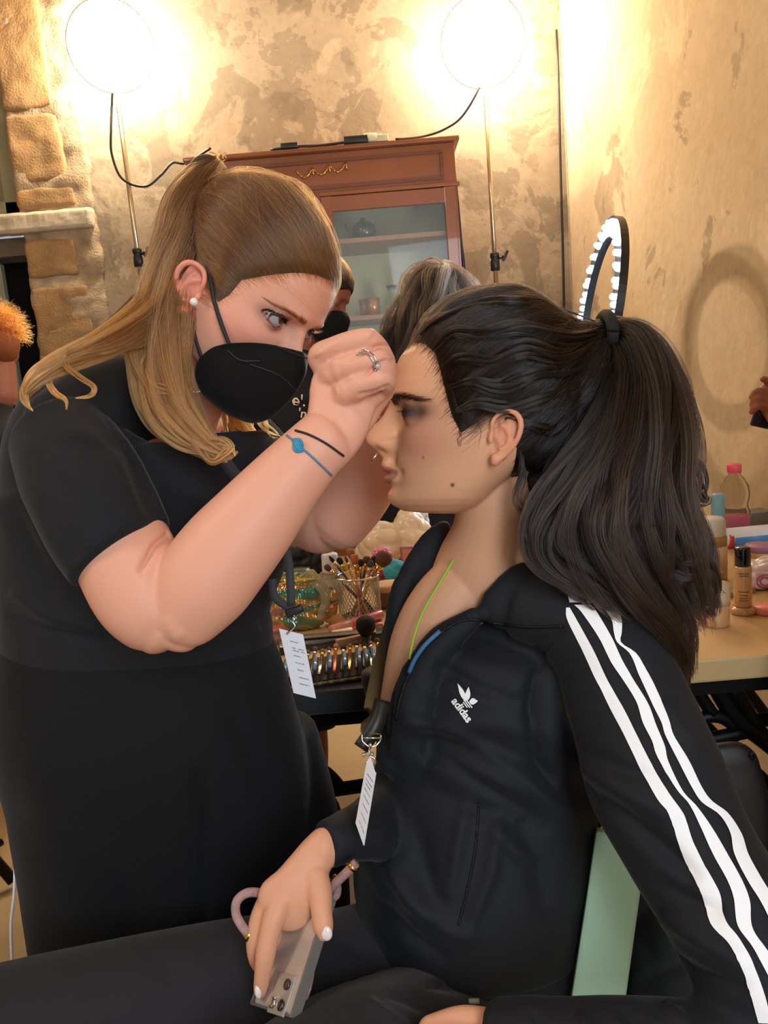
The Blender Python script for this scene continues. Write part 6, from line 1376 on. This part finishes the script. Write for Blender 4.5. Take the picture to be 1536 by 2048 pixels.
for rr_ in (13, 8):
    s_ = [surf(tp_, 1530+rr_*1.3*math.cos(a_), 1162+rr_*math.sin(a_), .001) for a_ in np.linspace(0, 2*PI, 20)]; s_ = [x for x in s_ if x is not None]
    if len(s_) > 3: mk('swirl_print', tube(s_, .0012, 6, 1), mat('magenta_print', (200, 80, 150), .4), pk)
thing('powder_pot', lathe([(.002, 0), (.022, 0), (.023, .004), (.023, .010), (.021, .013), (.001, .0135)], T(1535, 1226), 32), mat('coral_powder', (222, 128, 110), .4), 'flat coral powder pot at the wall end of the table edge', 'pot')
slab((1496, 1060), (1560, 1052), .06, .04, mat('dark_box', (92, 84, 70), .5), 'box', 'dark grey box behind the tubes against the plaster wall', 'box')
# pink and blue package far left
b_ = T(10, 1285); pb = thing('package', box(b_+np.array([-.055, .03, .055]), (.12, .05, .11), .003), mat('magenta_box', (196, 50, 100), .4), 'magenta and blue package standing on the table by the back of the standing woman', 'package')
mk('blue_top', box(b_+np.array([-.055, .03, .118]), (.122, .052, .016), .003), mat('blue_print', (60, 60, 140), .4), pb); mk('white_line', box(b_+np.array([-.055, .03, .1085]), (.1215, .0515, .003), .001), M_white, pb); mk('peach_base', box(b_+np.array([-.055, .03, .014]), (.1215, .0515, .028), .001), mat('peach_print', (214, 150, 104), .4), pb)
b_ = T(700, 1070); ob = thing('orange_box', box(b_+np.array([-.02, .0, .10]), (.16, .03, .20), .002, rot3((0, 1, 0), .12)), mat('orange_card', (206, 120, 50), .5), 'orange card box standing on the table behind the raised arms', 'box'); mk('teal_disc', lathe([(.001, 0), (.016, 0), (.016, .003), (.001, .003)], on_plane(676, 965, 1, b_[1]-.017), 28, (0, -1, 0)), mat('teal_disc', (96, 160, 150), .5), ob)
b_ = T(676, 1060); pass

# ------------------------------------------------------------------ chairs
M_mint = mat('mint_paint', (168, 206, 182), .45, bump=.1, bscale=60)
b_ = T(590, 1392); thing('shade_mat', join(boxp((b_[0]-.14, 1.037, TZ-.030), (b_[0]+.26, 1.043, TZ+.002), .001), boxp((b_[0]-.14, 1.037, TZ+.0002), (b_[0]+.26, 1.16, TZ+.0035), .001)), mat('shade_mat_grey', (52, 52, 54), .8), 'dark mat added under the brush roll, standing in for shade on the table edge', 'mat')  # dark sheet added to make the table edge look shaded
hip = P(960, 1930, .84); seat_z = hip[2]-.115
ch_ = empty('wooden_chair', (hip[0], hip[1], 0), 'mint green wooden chair under the seated woman', 'chair')
pa, pb_ = P(1232, 1740, .79), P(1196, 1990, .77)
def board(a, b, wv, w_, th, ext=(0, 0), bev=.003):
    a, b = np.asarray(a, float), np.asarray(b, float); d_ = b-a; L_ = np.linalg.norm(d_); d_ /= L_; a = a-d_*ext[0]; b = b+d_*ext[1]; wv = wv-wv.dot(d_)*d_; wv /= np.linalg.norm(wv); n_ = np.cross(d_, wv)
    return box((a+b)/2, (np.linalg.norm(b-a), w_, th), bev, np.array([d_, wv, n_]))
wv = RIGHT*.97-FWD*.25
dz = (pb_-pa)/np.linalg.norm(pb_-pa); low = pa+dz*((pa[2]-.0)/-dz[2])
mk('back_post', board(pa, low, wv, .050, .028, (.035, 0)), M_mint, ch_, False)
off = FWD*.22-RIGHT*.02; off[2] = 0
mk('back_post', board(pa+off, low+off, wv, .050, .028, (.035, 0)), M_mint, ch_, False)
mk('back_rail', board(pa+dz*.03, pa+off+dz*.03, dz, .07, .018), M_mint, ch_, False)
sc_ = np.array([hip[0], hip[1], seat_z-.02]); sx = np.array([RIGHT[0], RIGHT[1], 0]); sx /= np.linalg.norm(sx); sy = np.array([-sx[1], sx[0], 0])
mk('seat', box(sc_-sx*.02, (.44, .42, .03), .008, np.array([sx, sy, [0, 0, 1.]])), M_mint, ch_, False)
for a_, b__ in ((-.22, -.18), (-.22, .18)):
    q_ = sc_+sx*a_+sy*b__; mk('leg', boxp(q_-np.array([.018, .018, q_[2]]), q_+np.array([.018, .018, -.01]), .003), M_mint, ch_, False)
# dark bentwood loop of the neighbouring chair
bk = P(1460, 1700, 1.0); oc = empty('office_chair', (bk[0], bk[1], 0), 'black padded chair standing under the iron table frame', 'chair')
mk('backrest', remesh(limb([(1455, 1530, 1.0, 62, .35), (1462, 1600, 1.0, 74, .35), (1465, 1700, 1.0, 76, .35), (1460, 1800, 1.0, 70, .35), (1450, 1860, .99, 55, .35)], 32, 6, n=3.2), .004, 2), mat('black_leather', (18, 17, 18), .45), oc)
sq = P(1440, 1900, 1.08); mk('seat', remesh(box(sq, (.42, .40, .07), .025), .006, 3), mat('black_leather_seat', (18, 17, 18), .45), oc)
mk('pedestal', join(tube([sq, (sq[0], sq[1], .08)], .02, 12, 1), *[tube([(sq[0], sq[1], .08), (sq[0]+.26*math.cos(a_), sq[1]+.26*math.sin(a_), .04)], .014, 8, 1) for a_ in np.linspace(0, 2*PI, 6)[:-1]]), M_iron, oc)
for k in range(5):
    a_ = 2*PI*k/5; mk('caster', ball((sq[0]+.27*math.cos(a_), sq[1]+.27*math.sin(a_), .026), .026, 12, 8), M_blk, oc)
mk('zip_loop', tube(Pn([(1500, 1512, .985), (1506, 1506, .985), (1512, 1512, .985), (1508, 1520, .985), (1500, 1512, .985)]), .0012, 6, 3), M_iron, oc)
coat = crumple(limb([(1250, 1830, .90, 60, .5), (1330, 1880, .88, 110, .5), (1380, 1980, .86, 130, .5), (1370, 2120, .86, 130, .6)], 32, 6), .005, .004, 28, 6, 3)
thing('coat', coat, mat('black_coat', (24, 26, 29), .8), 'black coat hanging over the back of the mint chair', 'coat')

# ------------------------------------------------------------------ phone with its cord
M_ph = mat('phone_back', (196, 180, 168), .12, coat=1, spec=.8); M_phe = mat('clear_case', (120, 118, 116), .12, trans=.35, ior=1.3, coat=.8)
c0, c1 = P(622, 1795, .738), P(548, 2022, .684); wv = Pn([(566, 1905, .735)])[0]-Pn([(612, 1922, .700)])[0]
dv = c1-c0; L_ = np.linalg.norm(dv); dv /= L_; wv = wv-wv.dot(dv)*dv; wv /= np.linalg.norm(wv); nv = np.cross(dv, wv)
if nv@BACK < 0: nv = -nv
pc = (c0+c1)/2; Rp = np.array([dv, wv, nv])
ph_ = empty('phone', pc-nv*.004, 'glass-backed phone in a clear case held on the lap', 'phone')
mk('phone_body', box(pc, (L_*.985, .069, .0075), .003, Rp), M_ph, ph_, False)
mk('clear_case', join(box(pc-nv*.0046, (L_*1.01, .074, .0016), .0007, Rp), box(pc+wv*.0365, (L_*1.01, .0022, .0105), .0008, Rp), box(pc-wv*.0365, (L_*1.01, .0022, .0105), .0008, Rp), box(pc+dv*L_*.5, (.0022, .074, .0105), .0008, Rp), box(pc-dv*L_*.5, (.0022, .074, .0105), .0008, Rp)), M_phe, ph_, False)
cmr = mk('camera_plate', box(pc+dv*L_*.36-wv*.012+nv*.0046, (.032, .030, .0022), .001, Rp), mat('plate_glass', (170, 160, 150), .1, coat=1), ph_, False)
for u_, v_ in ((.008, -.007), (-.008, .007), (.008, .008)):
    mk('lens', lathe([(.0005, 0), (.0042, 0), (.0046, .0022), (.0038, .0026), (.003, .0019), (.0005, .0022)], pc+dv*(L_*.36+u_)-wv*(.012+v_)+nv*.0055, 20, nv), M_silver if v_ < 0 else mat('lens_dark', (40, 30, 36), .05, coat=1), cmr)
M_cord = mat('braided_cord', (188, 150, 146), .7, bump=1, bscale=700, var=.5)
def cord(pts, r=.0042):
    a_ = tube(Pn(pts), r, 12, 8); return a_
cd_ = mk('cord', join(cord([(548, 1795, .735), (520, 1786, .725), (494, 1786, .72), (474, 1802, .715), (472, 1828, .712), (484, 1852, .708), (496, 1866, .71)]), cord([(640, 1800, .735), (668, 1770, .72), (690, 1748, .715), (712, 1726, .712)]), cord([(655, 1800, .74), (672, 1790, .735), (674, 1772, .735), (668, 1755, .735)]), cord([(628, 1890, .70), (622, 1930, .695), (614, 1975, .69), (600, 2010, .685), (586, 2030, .68), (566, 2060, .675)])), M_cord, ph_)
mk('metal_ends', join(tube(Pn([(704, 1734, .7135), (709, 1729, .7125)]), .0052, 12, 1), tube(Pn([(494, 1862, .709), (499, 1874, .711)]), .0052, 12, 1), tube(Pn([(664, 1756, .733), (670, 1749, .733), (673, 1757, .733), (667, 1764, .733)]), .0012, 8, 3)), M_gold, cd_)
thing('white_cable', tube(Pn([(30, 1730, .98), (28, 1790, .98), (22, 1850, .99), (24, 1920, 1.0), (30, 2050, 1.02)]), .0018, 8, 6), M_white, 'thin white cable hanging at the far left beside the trousers', 'cable')
# ------------------------------------------------------------------ people behind the table
def figure(name_label, fr, nodes_body, cloth, hair, skin=M_skin2, voxel=.006, mats=(None, None), extra=None):
    o = empty('person', name_label[1], name_label[0], 'person')
    hv, hf = head_grid(0, 90, 90); e1_, e2_ = ear_parts(1), ear_parts(-1)
    parts = [(H2W(fr, hv), hf), (H2W(fr, e1_[0]), e1_[1]), (H2W(fr, e2_[0]), e2_[1])]+nodes_body
    v, f = remesh(join(*parts), .0042, 1); b = mk('body', (v, f), skin, o)
    if cloth: v, f = remesh(join(*cloth), voxel, 3); mk('clothes', (v, f), mats[0], o)
    if hair: v, f = remesh(join(*hair), .005, 2); mk('hair', (v, f), mats[1], o)
    return o
def w2(px, py, d): return P(px, py, d)
M_hd = mat('dark_hair_solid', (40, 30, 24), .6, bump=1, bscale=200); M_hg = mat('ginger_hair_solid', (130, 66, 22), .7, bump=1, bscale=150)
H_g = hairmat('ginger_hair', (150, 70, 22), (176, 92, 30), .4); H_D = hairmat('dark_matte_hair', (20, 14, 11), (38, 27, 19), .6); H_c = hairmat('brown_hair', (76, 54, 38), (100, 72, 48), .35)
# second make-up artist, behind
d2 = 2.2
F2 = frame(618, 612, d2, 1, pitch=math.radians(28), yaw=math.radians(10))
neck2 = limb([(612, 640, d2, 34), (590, 710, d2, 40)], 16, 4)
leg2 = [limb([(632, 1440, 2.28, 22), (638, 1500, 2.30, 19), (640, 1545, 2.32, 16)], 16, 4), limb([(640, 1545, 2.32, 17, .6), (655, 1560, 2.24, 17, .6)], 14, 4), limb([(560, 1440, 2.28, 22), (556, 1545, 2.32, 17)], 16, 4), limb([(590, 700, d2, 40), (570, 1000, d2, 70), (590, 1250, 2.28, 60), (632, 1440, 2.28, 22)], 14, 4), limb([(590, 1250, 2.28, 50), (560, 1440, 2.28, 22)], 14, 4)]
arm2 = [limb([(575, 770, d2, 40), (640, 880, 2.05, 27), (720, 880, 1.95, 20), (765, 870, 1.92, 18)], 16, 5)]
c2 = [limb([(590, 740, d2, 60), (575, 850, d2, 110), (560, 1000, d2+.02, 110), (560, 1150, d2+.05, 115), (590, 1300, d2+.1, 100), (610, 1380, 2.28, 50)], 28, 5), limb([(600, 1250, 2.28, 60), (628, 1380, 2.28, 48), (632, 1452, 2.28, 42)], 20, 4, cap=.1), limb([(560, 1250, 2.28, 60), (560, 1440, 2.28, 38)], 20, 4, cap=.1), limb([(575, 780, 2.18, 50), (605, 830, 2.1, 42)], 20, 4, cap=.2)]
capv = scalp_cap([(.092, .09), (.080, .075), (.05, .055), (.03, .02), (.0, .03), (-.02, -.02), (-.03, -.05), (-.3, -.05), (-.3, .3), (.3, .3)], 0, .014, -.004)
p2 = figure(('woman in black t-shirt and black mask working behind the table, face half hidden', w2(600, 1500, 2.3)*np.array([1, 1, 0])), F2, [neck2]+leg2+arm2, c2, None, mats=(M_tee, None))
hh = mk('hair', (H2W(F2, capv[0]), capv[1]), M_hd, p2)
kk = np.where(capv[2])[0]; ix = rng.choice(kk, 1500); Gx = np.array([-.10, 0, .08])
strands('hair_strands', H2W(F2, comb_strands((capv[0], capv[1]), F2, capv[0][ix], Gx, (-.01, 0, .05), 10, (.001, .006))), H_c, hh, .0003)
mm = mk('face_mask', (H2W(F2, mshell[0]), mshell[1]), M_mask, p2)
mk('mask_strap', tube(H2W(F2, np.array([[.064, -.066, -.012], [.035, -.071, .0], [.0, -.072, .01]])), .002, 6, 3), M_elast, mm)
tcl = bvh(join(*c2))
v_, f_ = text_on(tcl, "e'.", 597, 812, 30, .15, off=.004, bold=.01); mk('shirt_print', (v_, f_), M_crm, p2, False)
v_, f_ = text_on(tcl, "'n", 603, 836, 26, .15, off=.004, bold=.01); mk('shirt_print', (v_, f_), M_crm, p2, False)
# seated woman with long brown hair, seen from behind
d3 = 2.2
F3 = frame(878, 640, d3, -1, pitch=math.radians(12), yaw=math.radians(-50))
c3_ = [limb([(850, 760, d3, 60), (850, 860, d3+.02, 140), (850, 1000, d3+.04, 130), (850, 1150, d3+.06, 120)], 24, 5)]
hr3 = [limb([(890, 560, d3+.03, 42), (876, 588, d3, 66), (874, 640, d3, 76), (860, 720, d3-.02, 74), (850, 800, d3-.03, 66), (845, 870, d3-.03, 40)], 24, 6), limb([(800, 640, d3-.02, 18), (778, 690, d3-.02, 26), (775, 760, d3-.02, 24)], 16, 5)]
c3_.append(limb([(845, 1130, d3+.06, 100), (835, 1400, d3+.1, 60), (830, 1560, d3+.12, 40)], 20, 4))
p3 = figure(('woman with loose brown hair seen from behind, between cabinet and dark ponytail', w2(860, 1500, 2.3)*np.array([1, 1, 0])), F3, [limb([(862, 660, d3, 36), (855, 760, d3, 40)], 16, 4)], c3_, hr3, mats=(M_tee, M_hd))
hh3 = [o for o in bpy.data.objects if o.parent == p3 and o.name.startswith('hair')][0]
L3 = [lock([(885, 545, d3-.05, 14), (850, 560, d3-.07, 34), (828, 620, d3-.07, 34), (815, 700, d3-.07, 30), (800, 760, d3-.07, 24)], 900, 20, jit=.3), lock([(890, 545, d3-.05, 14), (915, 565, d3-.06, 30), (925, 620, d3-.06, 34), (915, 700, d3-.06, 40)], 900, 20, jit=.3), lock([(888, 545, d3-.06, 20), (880, 580, d3-.09, 45), (872, 660, d3-.09, 50), (865, 740, d3-.09, 50)], 1200, 20, jit=.3),
      lock([(815, 600, d3-.05, 20), (785, 650, d3-.05, 20), (768, 700, d3-.05, 26), (780, 760, d3-.05, 20)], 400, 20, jit=.5), lock([(860, 545, d3-.05, 10), (842, 530, d3-.05, 6), (870, 524, d3-.05, 10), (910, 545, d3-.05, 10)], 60, 14, jit=.6)]
for l_ in L3: strands('hair_strands', l_, H_D, hh3, .00028)
# ginger-haired man at the left edge
d4 = 2.4
F4 = frame(-18, 712, d4, -1, pitch=math.radians(10), yaw=math.radians(-25))
hr4 = [ball(P(-26, 668, d4), (.085, .095, .085)), ball(P(0, 690, d4-.02), (.055, .07, .06)), ball(P(-30, 708, d4), (.072, .085, .07))]
p4 = figure(('ginger-haired man at the left edge, head turned away, black top', w2(-40, 1500, 2.45)*np.array([1, 1, 0])), F4, [limb([(-15, 730, d4, 42), (-15, 790, d4, 46)], 16, 4)], [limb([(-20, 800, d4, 40), (-40, 880, d4, 130), (-60, 1000, d4, 140), (-60, 1200, d4+.05, 130), (-60, 1450, d4+.1, 110)], 24, 5), limb([(-40, 1400, d4+.1, 60), (-40, 1540, d4+.12, 40)], 16, 3), limb([(-100, 1400, d4+.1, 60), (-100, 1540, d4+.12, 40)], 16, 3)], hr4, mats=(M_tee, M_hg))
hh4 = [o for o in bpy.data.objects if o.parent == p4 and o.name.startswith('hair')][0]
SS = []
for i in range(5200):
    u_ = rng.normal(0, 1, 3); u_ /= np.linalg.norm(u_)
    if u_[2] < -.3: continue
    c_ = P(-16, 664, d4); a_ = c_+u_*np.array([.080, .085, .075])*rng.uniform(.9, 1.06); dr_ = u_+rng.normal(0, .8, 3); pts = [a_]
    for k in range(8): dr_ = dr_/np.linalg.norm(dr_)+rng.normal(0, .3, 3); pts.append(pts[-1]+dr_/np.linalg.norm(dr_)*.0055)
    SS.append(pts)
strands('hair_strands', np.array(SS), H_g, hh4, .00045)
# person beyond the right edge holding a phone
p5 = empty('person', P(1850, 1700, .95)*np.array([1, 1, 0]), 'person mostly out of view at the right edge, fingers holding a dark phone', 'person')
d5 = 1.42; F5 = frame(1840, 620, .97, -1, yaw=math.radians(-40))
v, f = remesh(join(limb([(1780, 1000, .98, 60), (1700, 1000, 1.1, 44), (1600, 880, 1.32, 30), (1565, 840, d5-.02, 25), (1545, 810, d5, 26, .6), (1535, 785, d5, 22, .6)], 18, 5), *[limb([(1540, 790+14*i, d5-.01, 9), (1516, 782+15*i, d5-.02, 8), (1503, 795+15*i, d5-.01, 6.5)], 12, 5) for i in range(3)], limb([(1545, 785, d5, 10), (1535, 762, d5-.01, 8), (1524, 758, d5-.02, 6)], 12, 5),
                limb([(1850, 900, .95, 90, .6), (1850, 1200, .95, 120, .6), (1850, 1700, .95, 120, .6)], 16, 4), limb([(1780, 1000, .98, 60), (1830, 960, .95, 90)], 16, 4), (H2W(F5, head_grid(0, 90, 90)[0]), head_grid(0, 90, 90)[1]), limb([(1840, 700, .96, 75), (1845, 900, .95, 90)], 16, 3)), .003, 2)
mk('body', (v, f), M_skin2, p5); cp5 = scalp_cap([(.092, .09), (.080, .075), (.05, .055), (.03, .02), (.0, .03), (-.02, -.02), (-.03, -.05), (-.3, -.05), (-.3, .3), (.3, .3)], 0, .016, -.004); mk('hair', (H2W(F5, cp5[0]), cp5[1]), M_hd, p5)
v, f = remesh(join(limb([(1850, 880, .95, 120, .6), (1850, 1050, .95, 165, .6), (1850, 1500, .95, 180, .6), (1850, 2000, .96, 170, .6), (1850, 2500, 1.0, 140, .7), (1850, 2800, 1.04, 100, .8)], 18, 4)), .006, 2); mk('clothes', (v, f), M_tee, p5)
thing('dark_phone', box(P(1530, 815, d5+.004), (.035, .008, .075), .003, rot3((0, 1, 0), -.3)), M_blk, 'dark phone held up in the fingers at the right edge', 'phone')
